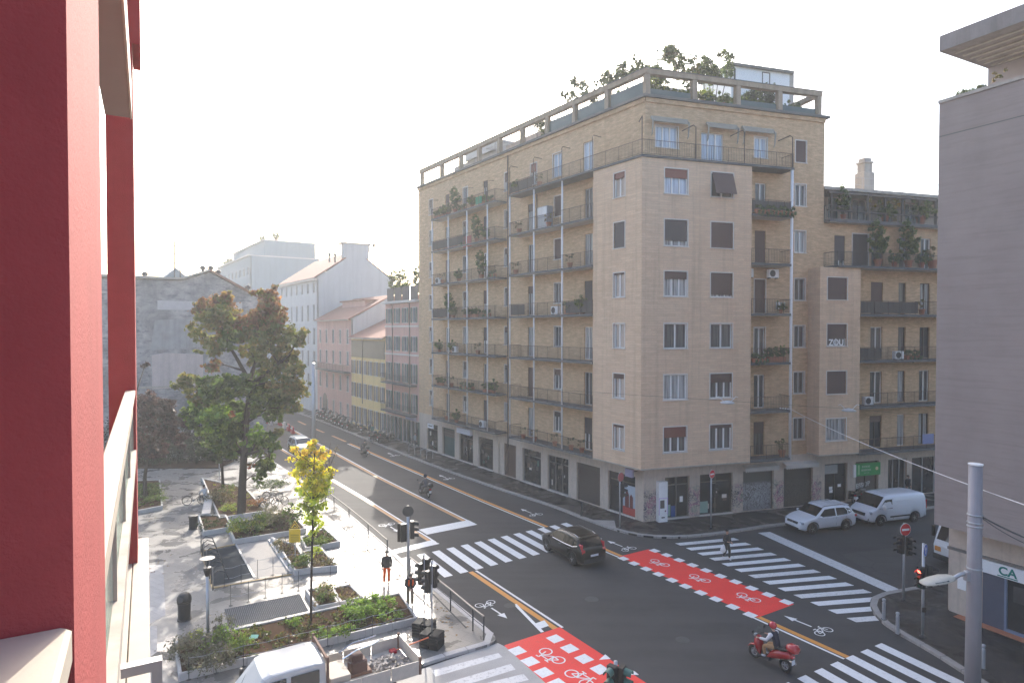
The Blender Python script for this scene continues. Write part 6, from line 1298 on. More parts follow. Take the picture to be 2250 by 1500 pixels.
# ================================================================== vehicles
def lerp(tab, x_):
    if x_ <= tab[0][0]: return tab[0][1]
    for (a, va), (b, vb) in zip(tab, tab[1:]):
        if x_ <= b: return va + (vb - va) * (x_ - a) / (b - a)
    return tab[-1][1]
def ell(m, c, r, n=12, k=8, M=None):
    vs_ = []; 
    for i in range(1, k):
        p = math.pi * i / k
        for j in range(n): a = 2 * math.pi * j / n; vs_.append(Vector((c[0] + r[0] * math.sin(p) * math.cos(a), c[1] + r[1] * math.sin(p) * math.sin(a), c[2] + r[2] * math.cos(p))))
    vs_ += [Vector((c[0], c[1], c[2] + r[2])), Vector((c[0], c[1], c[2] - r[2]))]
    if M is not None: vs_ = [M @ v for v in vs_]
    fs = [(i * n + j, (i + 1) * n + j, (i + 1) * n + (j + 1) % n, i * n + (j + 1) % n) for i in range(k - 2) for j in range(n)]
    t_, b_ = n * (k - 1), n * (k - 1) + 1
    fs += [(t_, j, (j + 1) % n) for j in range(n)] + [(b_, (k - 2) * n + (j + 1) % n, (k - 2) * n + j) for j in range(n)]
    return m.add(vs_, fs)
mt['carglass'] = mat('car glass', (.012, .014, .017), .04, .3, 1, spec=.8); mt['tail'] = mat('red lamp glass', (.45, .012, .025), .15, .1, 3, coat=1); mt['headl'] = mat('headlamp glass', (.30, .33, .37), .08, .5, 14, spec=.8, coat=1); mt['plate'] = mat('number plate', (.62, .63, .66), .4, .1); mt['under'] = mat('dark plastic trim', (.03, .03, .032), .7, .2, 5); mt['rim'] = mat('alloy rim', (.30, .30, .31), .35, .15, 6, metal=.7)
def wheel(par, M, r=.34, w_=.22):
    def mk():
        ty = MB().lathe([(r * .62, -w_ / 2), (r * .92, -w_ / 2), (r, -w_ * .3), (r, w_ * .3), (r * .92, w_ / 2), (r * .62, w_ / 2)], 22, RX(90)).mesh('wheel', mt['rubber'], True)
        rm = MB().lathe([(r * .64, -w_ / 2 + .02), (r * .60, w_ / 2 - .05), (r * .2, w_ / 2 - .07)], 20, RX(90)); 
        for k in range(5):
            a = 2 * math.pi * k / 5
            for sgn in (-1, 1): rm.tube([(0, sgn * (w_ / 2 - .015), 0), (r * .62 * math.cos(a), sgn * (w_ / 2 - .025), r * .62 * math.sin(a))], .028, 5)
        return ty, rm.mesh('rim', mt['rim'])
    a, b = cached(('wheel', r, w_), mk); o = inst('wheel', a, par, M); inst('rim', b, o, M)
def vehicle(name, label, cat, M, paint, L_, W_, top, plan, zb0, wheels, wr, belt, roof, tum, side_glass, screens, group=None, clad=None):
    """body lofted from a side profile (top) and plan taper; glass panels follow the same surface"""
    t = thing(name, label, cat, M, group)
    def zbot(x_):
        z = zb0
        for xw in wheels:
            d = abs(x_ - xw); ra = wr + .06
            if d < ra: z = max(z, wr + math.sqrt(ra * ra - d * d) * .97)
        return z + .10 * max(0, (abs(x_) - L_ / 2 + .35) / .35)
    def hw(x_, z):
        w_ = W_ / 2 * lerp(plan, x_)
        if z > belt: w_ *= 1 - tum * (z - belt) / (roof - belt)
        else: w_ *= 1 - .05 * ((belt - z) / belt) ** 2
        return w_
    xs = set(np.linspace(-L_ / 2, L_ / 2, 41).round(3)) | {round(p[0], 3) for p in top}
    for xw in wheels: xs |= {round(xw + (wr + .061) * c, 3) for c in np.cos(np.linspace(0, math.pi, 13))}
    xs = sorted(x_ for x_ in xs if abs(x_) <= L_ / 2 + .001); secs = []
    for x_ in xs:
        zt, zb_ = lerp(top, x_), zbot(x_); zb_ = min(zb_, zt - .05); pr = []
        for f_, wf in ((0, .90), (.05, .97), (.3, 1), (.55, 1), (.75, 1), (.9, .985), (.97, .94), (1.0, .84)): z = zb_ + (zt - zb_) * f_; pr.append((hw(x_, z) * wf, z))
        pr.append((hw(x_, zt) * .45, zt + .018)); secs.append([Vector((x_, y, z)) for y, z in pr] + [Vector((x_, -y, z)) for y, z in pr[::-1]])
    m = MB().loft(secs); m.build('body', paint, t, fixn=True, smooth=True)
    MB().box(-L_ / 2 + .25, L_ / 2 - .25, -W_ / 2 + .24, W_ / 2 - .24, zb0 - .02, .55).build('underbody', mt['under'], t)
    sg = lambda x_, z, s: Vector((x_, s * (hw(x_, z) * .995 + .006), z))
    for pts in side_glass:
        for s in (-1, 1):
            q = []
            for (x0, z0), (x1, z1) in zip(pts, pts[1:] + pts[:1]):
                for f_ in (0, .5): q.append(sg(x0 + (x1 - x0) * f_, z0 + (z1 - z0) * f_, s))
            c = sum(q, Vector()) / len(q); n = len(q); MB().add(q + [c], [((i, (i + 1) % n, n) if s < 0 else ((i + 1) % n, i, n)) for i in range(n)]).build('side_window', mt['carglass'], t)
    for x0, x1, f0, f1, nm in screens:      # windscreen / rear window between two stations, f = half-width share
        mb = MB(); K = 6; off = Vector((0, 0, .012))
        for i in range(K + 1):
            x_ = x0 + (x1 - x0) * i / K; z = lerp(top, x_); w_ = hw(x_, z) * .84 * (f0 + (f1 - f0) * i / K)
            d = Vector((lerp(top, x_ + .02) - lerp(top, x_ - .02), 0, -.04)); nn = Vector((-d.x, 0, .04)).normalized() * .014
            for y in (-w_, -w_ * .5, 0, w_ * .5, w_): mb.v.append(tuple(Vector((x_, y, z + .018 * (1 - (y / w_) ** 2))) + nn))
        for i in range(K):
            for j in range(4): mb.f.append((i * 5 + j, i * 5 + j + 1, (i + 1) * 5 + j + 1, (i + 1) * 5 + j))
        mb.build(nm, mt['carglass'], t, fixn=False, smooth=True)
    for xw in wheels:
        for s in (-1, 1): wheel(t, M @ T(xw, s * (W_ / 2 - .13), wr), wr)
        if clad:
            for s in (-1, 1):
                a = MB(); pr = []
                for k in range(13):
                    an = math.pi * k / 12
                    for rr_ in (wr + .05, wr + .13): pr.append(sg(xw + rr_ * math.cos(an), wr + rr_ * math.sin(an) * .97, s) + Vector((0, s * .008, 0)))
                a.add(pr, [((2 * k, 2 * k + 1, 2 * k + 3, 2 * k + 2)) for k in range(12)]); a.build('arch_trim', clad, t)
    return t, hw, sg
def prt(t, name, mb, m, smooth=False): return mb.build(name, mt[m] if isinstance(m, str) else m, t, smooth=smooth)
def suv(label, M, paint, kind, group=None):
    L_, W_, rf = (4.42, 1.86, 1.64) if kind == 'volvo' else (4.5, 1.84, 1.66); hl = L_ / 2
    top = [(-hl, .72), (-hl + .03, 1.02), (-hl + .16, 1.10), (-hl + .55, 1.56), (-hl + .8, 1.61), (-.5, rf), (.15, rf - .03), (.38, rf - .07), (1.12, 1.08), (1.3, 1.045), (hl - .5, .95), (hl - .14, .82), (hl - .03, .66), (hl, .5)]
    plan = [(-hl, .84), (-hl + .12, .94), (-hl + .6, 1), (hl - .9, 1), (hl - .35, .94), (hl - .08, .80), (hl, .70)]
    gl = [[(.92, 1.07), (.36, 1.50), (-.45, 1.54), (-.45, 1.06)], [(-.55, 1.06), (-.55, 1.54), (-1.25, 1.51), (-1.45, 1.30), (-1.42, 1.10)], [(-1.50, 1.14), (-1.50, 1.32), (-1.35, 1.49), (-1.66, 1.42), (-1.80, 1.22)]]
    t, hw, sg = vehicle('car', label, 'car', M, paint, L_, W_, top, plan, .24, (1.36, -1.33), .355, 1.03, rf, .20, gl, [(1.06, .42, 1.08, 1.08, 'windscreen'), (-hl + .18, -hl + .50, 1.06, 1.02, 'rear_window')], group, mt['under'])
    for s in (-1, 1):
        if kind == 'volvo': prt(t, 'tail_light', MB().bev(-hl + .02, -hl + .16, s * .70 - .11, s * .70 + .11, .86, 1.06, .02).bev(-hl + .10, -hl + .40, s * .735 - .06, s * .735 + .06, 1.04, 1.34, .03), 'tail')
        else: prt(t, 'tail_light', MB().bev(-hl + .0, -hl + .22, s * .70 - .18, s * .70 + .18, .88, 1.03, .02), 'tail')
        prt(t, 'headlight', MB().bev(hl - .42, hl - .10, s * .66 - .15, s * .66 + .15, .66, .80, .03), 'headl'); prt(t, 'mirror', ell(MB(), (.86, s * (W_ / 2 + .10), 1.10), (.09, .12, .08)), paint, True)
        prt(t, 'roof_rail', MB().tube([(-1.5, s * .60, rf - .06), (-1.2, s * .62, rf + .025), (.2, s * .62, rf + .01), (.4, s * .60, rf - .07)], .02, 5), 'chrome'); prt(t, 'door_handle', MB().box(-.25, -.02, s * (W_ / 2 + .004) - .012, s * (W_ / 2 + .004) + .012, .90, .93).box(-1.15, -.92, s * (W_ / 2 + .004) - .012, s * (W_ / 2 + .004) + .012, .90, .93), 'chrome' if kind == 'volvo' else paint)
        for x_ in (-.5, .95, -1.3): prt(t, 'door_gap', MB().quad(sg(x_, .42, s) + Vector((-.006, 0, 0)), sg(x_, .42, s) + Vector((.006, 0, 0)), sg(x_, 1.02, s) + Vector((.006, 0, 0)), sg(x_, 1.02, s) + Vector((-.006, 0, 0))), 'under')
        prt(t, 'sill', MB().quad(sg(-.95, .26, s), sg(.97, .26, s), sg(.97, .36, s), sg(-.95, .36, s)), 'under'); prt(t, 'waist_trim', MB().tube([sg(.9, 1.055, s), sg(-.5, 1.05, s), sg(-1.4, 1.09, s), sg(-1.78, 1.20, s)], .013, 4), 'chrome')
    prt(t, 'grille', MB().bev(hl - .12, hl - .02, -.48, .48, .58, .76, .02), 'black'); prt(t, 'bumper', MB().bev(hl - .10, hl + .01, -.62, .62, .28, .44, .03), 'under'); prt(t, 'bumper', MB().bev(-hl - .01, -hl + .12, -.72, .72, .30, .56, .03), 'under'); prt(t, 'number_plate', MB().box(-hl - .025, -hl - .012, -.26, .26, .66, .77), 'plate'); prt(t, 'number_plate', MB().box(hl - .005, hl + .018, -.24, .24, .45, .55), 'plate'); prt(t, 'spoiler', MB().bev(-hl + .42, -hl + .72, -.60, .60, 1.585, 1.625, .01), paint)
    prt(t, 'badge', MB().bev(hl - .03, hl - .005, -.06, .06, .64, .74, .01), 'chrome')
    return t
bp_ = mat('black car paint', (.006, .006, .007), .28, .2, 1, spec=.3, coat=.25); wp_ = mat('white car paint', (.72, .74, .78), .25, .04, 1, coat=.7)
suv('black SUV driving away over the zebra crossing', frame((3.50, 37.05, .0), 119), bp_, 'volvo')
def vc(fr_, rr_, half):
    a, b = G(*fr_), G(*rr_); d = (a - b).normalized(); n = Vector((-d.y, d.x, 0)); 
    if n.y < 0: n = -n
    return (a + b) / 2 + n * half, math.degrees(math.atan2(d.y, d.x))
c, a = vc((1787, 1173), (1857, 1164), .82); suv('white SUV parked in front of the graffiti shutters', frame((c.x, c.y, 0), 197.5), wp_, 'vw')
c = G(655, 1000); suv('pale SUV waiting at the far left of the street', frame((c.x - .2, c.y + 1.6, .0), -54), mat('silver car paint', (.45, .48, .50), .3, .05, 1, metal=.3, coat=.6), 'vw')
# van
c, a = vc((1937.5, 1155), (2007, 1145), .86); VM = frame((c.x, c.y, 0), 197.2); hl = 2.5
t, hw, sg = vehicle('van', 'white panel van parked beside the green shop sign', 'van', VM, wp_, 5.0, 1.98, [(-hl, .6), (-hl + .03, 1.8), (-hl + .15, 1.93), (-2.0, 1.98), (.6, 2.0), (.95, 1.96), (1.12, 1.90), (1.82, 1.20), (1.95, 1.14), (2.30, 1.0), (2.44, .82), (2.5, .5)], [(-hl, .93), (-hl + .2, 1), (1.2, 1), (2.0, .95), (2.36, .84), (2.5, .74)], .26, (1.52, -1.42), .345, 1.18, 2.0, .11,
    [[(1.66, 1.16), (1.15, 1.72), (.55, 1.74), (.55, 1.14)]], [(1.80, 1.14, 1.10, 1.06, 'windscreen')], None, mt['under'])
for s in (-1, 1):
    prt(t, 'headlight', MB().bev(1.92, 2.34, s * .74 - .14, s * .74 + .14, .80, .98, .04), 'headl'); prt(t, 'fog_lamp', MB().bev(2.3, 2.44, s * .66 - .13, s * .66 + .13, .42, .58, .03), 'black'); prt(t, 'mirror', ell(MB(), (1.42, s * 1.12, 1.28), (.10, .13, .17)), 'white', True); prt(t, 'side_strip', MB().quad(sg(-.98, .52, s), sg(.75, .52, s), sg(.75, .62, s), sg(-.98, .62, s)), 'under'); prt(t, 'tail_light', MB().bev(-hl - .01, -hl + .06, s * .90 - .06, s * .90 + .06, .9, 1.5, .02), 'tail')
    for z in (1.32, 1.62): prt(t, 'body_crease', MB().tube([sg(.4, z, s), sg(-2.35, z, s)], .012, 4), wp_)
    prt(t, 'door_gap', MB().quad(sg(.47, .4, s), sg(.49, .4, s), sg(.49, 1.8, s), sg(.47, 1.8, s)), 'under')
prt(t, 'grille', MB().bev(2.34, 2.475, -.55, .55, .66, .86, .03), 'black'); prt(t, 'bumper', MB().bev(2.38, 2.51, -.75, .75, .26, .40, .03), 'under'); prt(t, 'number_plate', MB().box(2.49, 2.515, -.26, .26, .45, .56), 'plate')
# truck nosing out from behind the grey building
TK = frame((24.2, 34.9, 0), 197.2); t = thing('truck', 'white lorry nosing out from behind the grey building', 'truck', TK @ T(0, 0, 0)); 
prt(t, 'cab', MB().extr([(-1.9, .55), (.0, .55), (.05, 1.1), (-.05, 1.35), (-.5, 2.5), (-.7, 2.6), (-1.9, 2.6)], -1.0, 1.0), 'white'); prt(t, 'windscreen', MB().quad((-.055, -.9, 1.42), (-.055, .9, 1.42), (-.47, .85, 2.42), (-.47, -.85, 2.42)), 'carglass')
for s in (-1, 1): prt(t, 'side_window', MB().quad((-.25, s * 1.005, 1.4), (-1.2, s * 1.005, 1.4), (-1.2, s * 1.005, 2.3), (-.6, s * 1.005, 2.3)), 'carglass'); prt(t, 'mirror', MB().bev(-.25, -.1, s * 1.2 - .08, s * 1.2 + .08, 1.5, 2.1, .02), 'black'); prt(t, 'headlight', MB().bev(-.06, .08, s * .75 - .18, s * .75 + .18, .8, 1.05, .03), mat('amber lamp', (.7, .3, .08), .2))
prt(t, 'bumper', MB().bev(-.3, .12, -1.0, 1.0, .35, .62, .03), 'under'); prt(t, 'cargo_box', MB().bev(-6.5, -2.0, -1.1, 1.1, .9, 3.0, .03), 'white')
for x_ in (-.9, -5.2):
    for s in (-1, 1): wheel(t, TK @ T(x_, s * .9, .42), .42, .26)
# white works pickup with a dropside bed -----------------------------------
PM = frame((-3.85, 23.45, .105), 211.3); t = thing('pickup_truck', 'white crew-cab works pickup with open bed beside the long planter', 'truck', PM)
pw = mat('dusty white paint', (.50, .51, .50), .35, .14, 1.2, coat=.4)
prof = [(3.25, .62), (6.7, .55), (6.75, .85), (6.55, 1.08), (5.85, 1.22), (5.25, 1.98), (5.0, 2.06), (3.6, 2.08), (3.28, 2.02)]
secs = []
for y, k in ((-.93, .0), (-.90, .06), (-.80, .10), (-.4, .13), (.4, .13), (.80, .10), (.90, .06), (.93, 0)):
    secs.append([Vector((x_ + (.0 if z < 1.3 else (-.10 + k if x_ > 4.5 else .0)), y * (1 if z < 1.3 else .93), z + (k * .55 - .05 if z > 1.9 else 0))) for x_, z in prof])
MB().loft(secs).build('cab', pw, t, fixn=True)
prt(t, 'windscreen', MB().quad((5.80, -.80, 1.27), (5.80, .80, 1.27), (5.27, .74, 1.93), (5.27, -.74, 1.93)), 'carglass')
for s in (-1, 1):
    y = s * .90
    for pts in ([(5.55, 1.25), (5.12, 1.86), (4.55, 1.88), (4.55, 1.25)], [(4.40, 1.25), (4.40, 1.88), (3.50, 1.88), (3.50, 1.25)]): MB().extr(pts, y + s * .012, y + s * .03).build('side_window', mt['carglass'], t, fixn=True)
    for x_ in (4.47, 3.42, 5.6): MB().box(x_ - .008, x_ + .008, min(s * .925, s * .938), max(s * .925, s * .938), .6, 1.25).build('door_gap', mt['under'], t)
    prt(t, 'mirror', MB().bev(5.55, 5.68, s * 1.07 - .09, s * 1.07 + .09, 1.25, 1.6, .03), 'black')
    prt(t, 'wiper', MB().tube([(5.82, s * .3, 1.28), (5.55, s * .55, 1.62)], .012, 4), 'black')
    for x_ in (5.95, 1.0): wheel(t, PM @ T(x_, s * .80, .34), .34, .22)
prt(t, 'bonnet', MB().bev(5.85, 6.62, -.8, .8, 1.05, 1.16, .03), pw)
mt['bedm'] = mat('dusty bed sheet steel', (.48, .44, .38), .7, .25, 3); mt['rust'] = mat('rusty frame', (.16, .09, .065), .8, .3, 5)
prt(t, 'bed_floor', MB().box(0, 3.2, -1.05, 1.05, .78, .86), 'bedm'); prt(t, 'chassis', MB().box(.2, 6.3, -.45, .45, .45, .77), 'under')
for s in (-1, 1):
    for i in range(3): prt(t, 'side_board', MB().bev(i * 1.06 + .03, i * 1.06 + 1.05, s * 1.05 - .02, s * 1.05 + .02, .87, 1.28, .005), 'bedm')
    prt(t, 'corner_post', MB().box(-.06, .02, s * 1.05 - .05, s * 1.05 + .05, .8, 1.42), 'rust'); prt(t, 'head_post', MB().box(3.20, 3.27, s * .95 - .05, s * .95 + .05, .8, 2.25), 'rust')
prt(t, 'tail_board', MB().bev(-.05, -.01, -1.0, 1.0, .87, 1.36, .005), 'bedm'); prt(t, 'head_bar', MB().box(3.20, 3.27, -.95, .95, 2.1, 2.2).box(3.2, 3.27, -.95, .95, 1.5, 1.58), 'rust'); prt(t, 'tool_box', MB().bev(2.45, 3.15, -.2, .95, .87, 1.45, .02), 'cream')
# what lies in the bed
b = PM @ Vector((1.9, -.1, .87)); tl = thing('rammer', 'muddy engine-driven compactor with bent handles lying in the pickup bed', 'machine', T(*b) @ RZ(211))
prt(tl, 'engine', MB().bev(-.3, .3, -.25, .25, .1, .5, .05).bev(-.15, .25, -.2, .2, .5, .72, .04), mat('muddy engine', (.09, .05, .045), .8, .5, 8)); prt(tl, 'plate', MB().bev(-.45, .4, -.3, .3, 0, .1, .03), 'rust')
for s in (-1, 1): prt(tl, 'handle', MB().tube([(.3, s * .2, .5), (.6, s * .25, .75), (.1, s * .28, .95), (-.5, s * .25, 1.0), (-.75, s * .2, 1.05)], .025, 6), 'chrome')
b = PM @ Vector((.75, .0, .87)); rub = MB(); random.seed(9)
for _ in range(170):
    a, r = random.uniform(0, 6.28), random.random() ** .6; x_, y = r * .75 * math.cos(a), r * .7 * math.sin(a); z = .30 * (1 - r) * random.random() + .02; s = random.uniform(.02, .06)
    rub.box(-s * 2.2, s * 2.2, -s, s, -s * .5, s * .5, T(x_, y, z) @ RZ(random.uniform(0, 180)) @ RX(random.uniform(-40, 40)) @ RY(random.uniform(-30, 30)))
o = rub.build('rubble', mat('grey rubble', (.30, .28, .26), .95, .4, 9), None, T(*b) @ RZ(31)); tag(o, 'heap of broken rubble in the pickup bed', 'rubble', kind='stuff')
b = PM @ Vector((.25, -.75, .88)); lt = thing('tool', 'orange long-handled tool lying at the back of the pickup bed', 'tool', T(*b) @ RZ(36)); prt(lt, 'handle', MB().tube([(0, 0, .05), (1.5, .1, .09)], .025, 6), mat('orange handle', (.7, .16, .06), .6)); prt(lt, 'head', MB().bev(-.2, .05, -.12, .12, .0, .12, .02), 'tail')
# ------------------------------------------------------------------ two-wheelers
def spoked(par, M, R_, r_, spokes=True, rimm='rim'):
    def mk():
        a = MB().torus(R_, r_, 24, 7).mesh('wheel', mt['rubber'], True); b = MB().torus(R_ - r_ * 1.1, r_ * .35, 24, 5).lathe([(.03, -.05), (.03, .05)], 8, RX(90))
        for k in range(10 if spokes else 5): an = 2 * math.pi * k / (10 if spokes else 5); b.tube([(0, 0, 0), ((R_ - r_) * math.cos(an), 0, (R_ - r_) * math.sin(an))], .006 if spokes else .022, 4)
        return a, b.mesh('rim', mt[rimm])
    a, b = cached(('sp', R_, r_, spokes, rimm), mk); o = inst('wheel', a, par, M); inst('rim', b, o, M)
def scooter(label, M, paint, group=None, case=True, screen=True, cat='scooter', big=1.0, name='scooter'):
    """x forward, wheels at +-.66"""
    t = thing(name, label, cat, M, group); r = .27
    for x_ in (.68, -.66): spoked(t, M @ T(x_, 0, r), r - .06, .06, False)
    def loftx(rows):   # rows: (x, z0, z1, halfwidth)
        secs = []
        for x_, z0, z1, w_ in rows: secs.append([Vector((x_, w_ * cy, (z0 + z1) / 2 + (z1 - z0) / 2 * sz)) for cy, sz in ((0, -1), (.7, -.8), (1, 0), (.75, .8), (0, 1), (-.75, .8), (-1, 0), (-.7, -.8))])
        return MB().loft(secs)
    prt(t, 'rear_body', loftx([(-.98, .66, .78, .05), (-.85, .58, .84, .13), (-.45, .44, .82, .19), (-.15, .34, .70, .18), (.05, .28, .45, .15)]), paint, True)
    prt(t, 'floor', MB().bev(-.1, .42, -.19, .19, .24, .34, .03), 'under'); prt(t, 'leg_shield', loftx([(.34, .26, .75, .18), (.44, .34, 1.0, .24), (.56, .45, 1.02, .2), (.64, .62, .95, .08)]), paint, True); prt(t, 'fender', loftx([(.44, .50, .56, .06), (.60, .55, .62, .09), (.80, .50, .58, .09), (.95, .36, .44, .06)]), paint, True)
    prt(t, 'seat', loftx([(-.72, .84, .90, .08), (-.55, .80, .92, .16), (-.15, .76, .86, .16), (.08, .70, .80, .09)]), 'black', True); prt(t, 'handlebar', MB().tube([(.42, -.34, 1.02), (.50, -.12, 1.05), (.50, .12, 1.05), (.42, .34, 1.02)], .018, 6), 'black'); prt(t, 'headlight', ell(MB(), (.62, 0, .96), (.08, .11, .08)), 'headl', True); prt(t, 'fork', MB().tube([(.52, .08, .8), (.68, .09, .27)], .025, 6).tube([(.52, -.08, .8), (.68, -.09, .27)], .025, 6), 'steel')
    for s in (-1, 1): prt(t, 'mirror', MB().tube([(.46, s * .28, 1.03), (.50, s * .36, 1.22)], .008, 5).bev(.48, .50, s * .38 - .06, s * .38 + .06, 1.2, 1.29, .005), 'black')
    prt(t, 'exhaust', MB().tube([(-.3, -.20, .26), (-.55, -.22, .30), (-.95, -.23, .38)], [.03, .06, .055], 8), 'chrome'); prt(t, 'tail_light', MB().bev(-1.02, -.94, -.08, .08, .68, .76, .01), 'tail'); prt(t, 'number_plate', MB().box(-1.0, -.985, -.09, .09, .42, .60), 'plate')
    if screen: prt(t, 'windscreen', MB().quad((.62, -.2, 1.02), (.62, .2, 1.02), (.44, .2, 1.42), (.44, -.2, 1.42)), 'clear')
    if case: prt(t, 'top_case', loftx([(-1.22, .94, 1.10, .12), (-1.12, .88, 1.22, .22), (-.86, .88, 1.22, .22), (-.74, .92, 1.14, .14)]), paint, True)
    return t
SCR = mat('red scooter paint', (.36, .012, .018), .2, .1, 1, coat=.8)
a_, b_ = G(1657, 1444), G(1727, 1476); mc = (a_ + b_) / 2; SM = frame((mc.x, mc.y, 0), 125)
red_sc = scooter('glossy red scooter with top case ridden across the junction', SM, SCR)
dk = [mat('dark scooter paint %d' % i, c, .3, .2, 1, coat=.6) for i, c in enumerate(((.02, .02, .022), (.05, .05, .055), (.015, .02, .035), (.10, .10, .10)))]
bk1 = G(933, 1089); BM1 = frame((bk1.x, bk1.y, 0), 124.8); scooter('dark scooter riding away in the middle of the street', BM1, dk[0], screen=False); bk2 = G(800, 1001); BM2 = frame((bk2.x, bk2.y, 0), 124.8); scooter('dark scooter riding away farther up the street', BM2, dk[1], screen=False)
base_sc = [scooter('parked scooter', T(0, 0, -50), dk[i], screen=bool(i % 2), case=i != 2) for i in range(4)]
spots = [(708, 915), (716, 919), (724, 923), (732, 926), (740, 930), (748, 934), (757, 937), (765, 941), (722, 911), (738, 917), (752, 923), (766, 929), (776, 944), (806, 950), (845, 972), (838, 966), (828, 968), (852, 966), (1868, 1101), (1882, 1098)]
for i, (x_, y_) in enumerate(spots):
    p = G(x_, y_, PZ); OR = ['first', 'second', 'third', 'fourth', 'fifth', 'sixth', 'seventh', 'eighth', 'ninth', 'tenth']; lab = ('scooter, %s from the left in the kerb row on the far pavement' % OR[i if i < 8 else i - 4] if i < 8 or i in (12, 13) else 'scooter, %s from the left in the wall row on the far pavement' % OR[i - 8]) if i < 14 else ('scooter, %s from the left in the group by the pink house' % OR[[2, 1, 0, 3][i - 14]] if i < 18 else ('dark scooter between the white SUV and the van, %s' % ('left one' if i == 18 else 'right one')))
    M = frame((p.x, p.y, PZ), (LA - 75 if i < 18 else RA + 70) + random.uniform(-10, 10)); copy_tree(base_sc[i % 4], M, lab, 'parked scooters')
for o in base_sc:
    for ch in list(o.children):
        for g in list(ch.children): bpy.data.objects.remove(g)
        bpy.data.objects.remove(ch)
    bpy.data.objects.remove(o)
def bicycle(label, M, col=(.03, .03, .035), group='parked bicycles'):
    t = thing('bicycle', label, 'bicycle', M, group); fm = mat('bicycle frame', col, .4, .1)
    for x_ in (.52, -.52): spoked(t, M @ T(x_, 0, .34), .325, .02, True)
    prt(t, 'frame', MB().tube([(-.52, .03, .34), (-.1, 0, .29)], .013, 5).tube([(-.1, 0, .29), (-.22, 0, .82)], .016, 5).tube([(-.52, .03, .34), (-.2, 0, .74)], .011, 5).tube([(-.2, 0, .74), (.34, 0, .78)], .016, 5).tube([(-.1, 0, .29), (.36, 0, .68)], .018, 5).tube([(.33, 0, .86), (.40, 0, .60), (.52, 0, .34)], .014, 5), fm); prt(t, 'saddle', MB().bev(-.36, -.08, -.07, .07, .82, .88, .02), 'black'); prt(t, 'handlebar', MB().tube([(.22, -.28, .95), (.34, -.1, .96), (.34, .1, .96), (.22, .28, .95)], .013, 5).tube([(.33, 0, .84), (.34, 0, .96)], .013, 5), 'black'); prt(t, 'mudguard', MB().tube([(-.9, 0, .42), (-.78, 0, .64), (-.52, 0, .72), (-.3, 0, .64)], .02, 4), 'black'); prt(t, 'crank', MB().lathe([(.09, -.01), (.09, .01)], 12, T(-.1, .04, .29) @ RX(90)), 'steel')
    return t
for x_, y_, a, lab in ((612, 1108, -15, 'dark bicycle leaning at the stand, nearest the yellow tree'), (592, 1118, 60, 'dark bicycle at the stand, left of the nearest one'), (575, 1112, 70, 'dark bicycle at the stand, farthest left'), (600, 1100, -10, 'dark bicycle behind the nearest one'), (428, 1108, 20, 'bicycle standing beside the seated person'), (905, 985, 120, 'bicycle locked at the hoops on the far pavement'), (900, 978, 118, 'second bicycle at the hoops on the far pavement'), (815, 972, 120, 'bicycle near the parked scooters by the pink house')):
    p = G(x_, y_, PZ); bicycle(lab, frame((p.x, p.y, PZ), a))
# ================================================================== people
mt['skin'] = mat('skin', (.42, .25, .18), .6, .08); mt['hair'] = mat('dark hair', (.02, .015, .012), .6, .3, 20)
def skinobj(name, chains, m, parent, M, sub=1):
    """grow a surface over joined chains of (x, y, z, radius); equal points are merged"""
    V, Rr, E, idx = [], [], [], {}
    for ch_ in chains:
        prev = None
        for q in ch_:
            key = tuple(round(c, 4) for c in q[:3])
            if key not in idx: idx[key] = len(V); V.append(q[:3]); Rr.append(q[3:] if len(q) > 4 else (q[3], q[3]))
            if prev is not None and prev != idx[key]: E.append((prev, idx[key]))
            prev = idx[key]
    me = bpy.data.meshes.new(name); me.from_pydata(V, E, []); me.materials.append(m); o = bpy.data.objects.new(name, me); link(o, parent, M)
    md = o.modifiers.new('skin', 'SKIN'); md.use_smooth_shade = True
    for i, sv in enumerate(me.skin_vertices[0].data): sv.radius = Rr[i]; sv.use_root = i == 0
    if sub: s = o.modifiers.new('sub', 'SUBSURF'); s.levels = sub; s.render_levels = sub
    return o
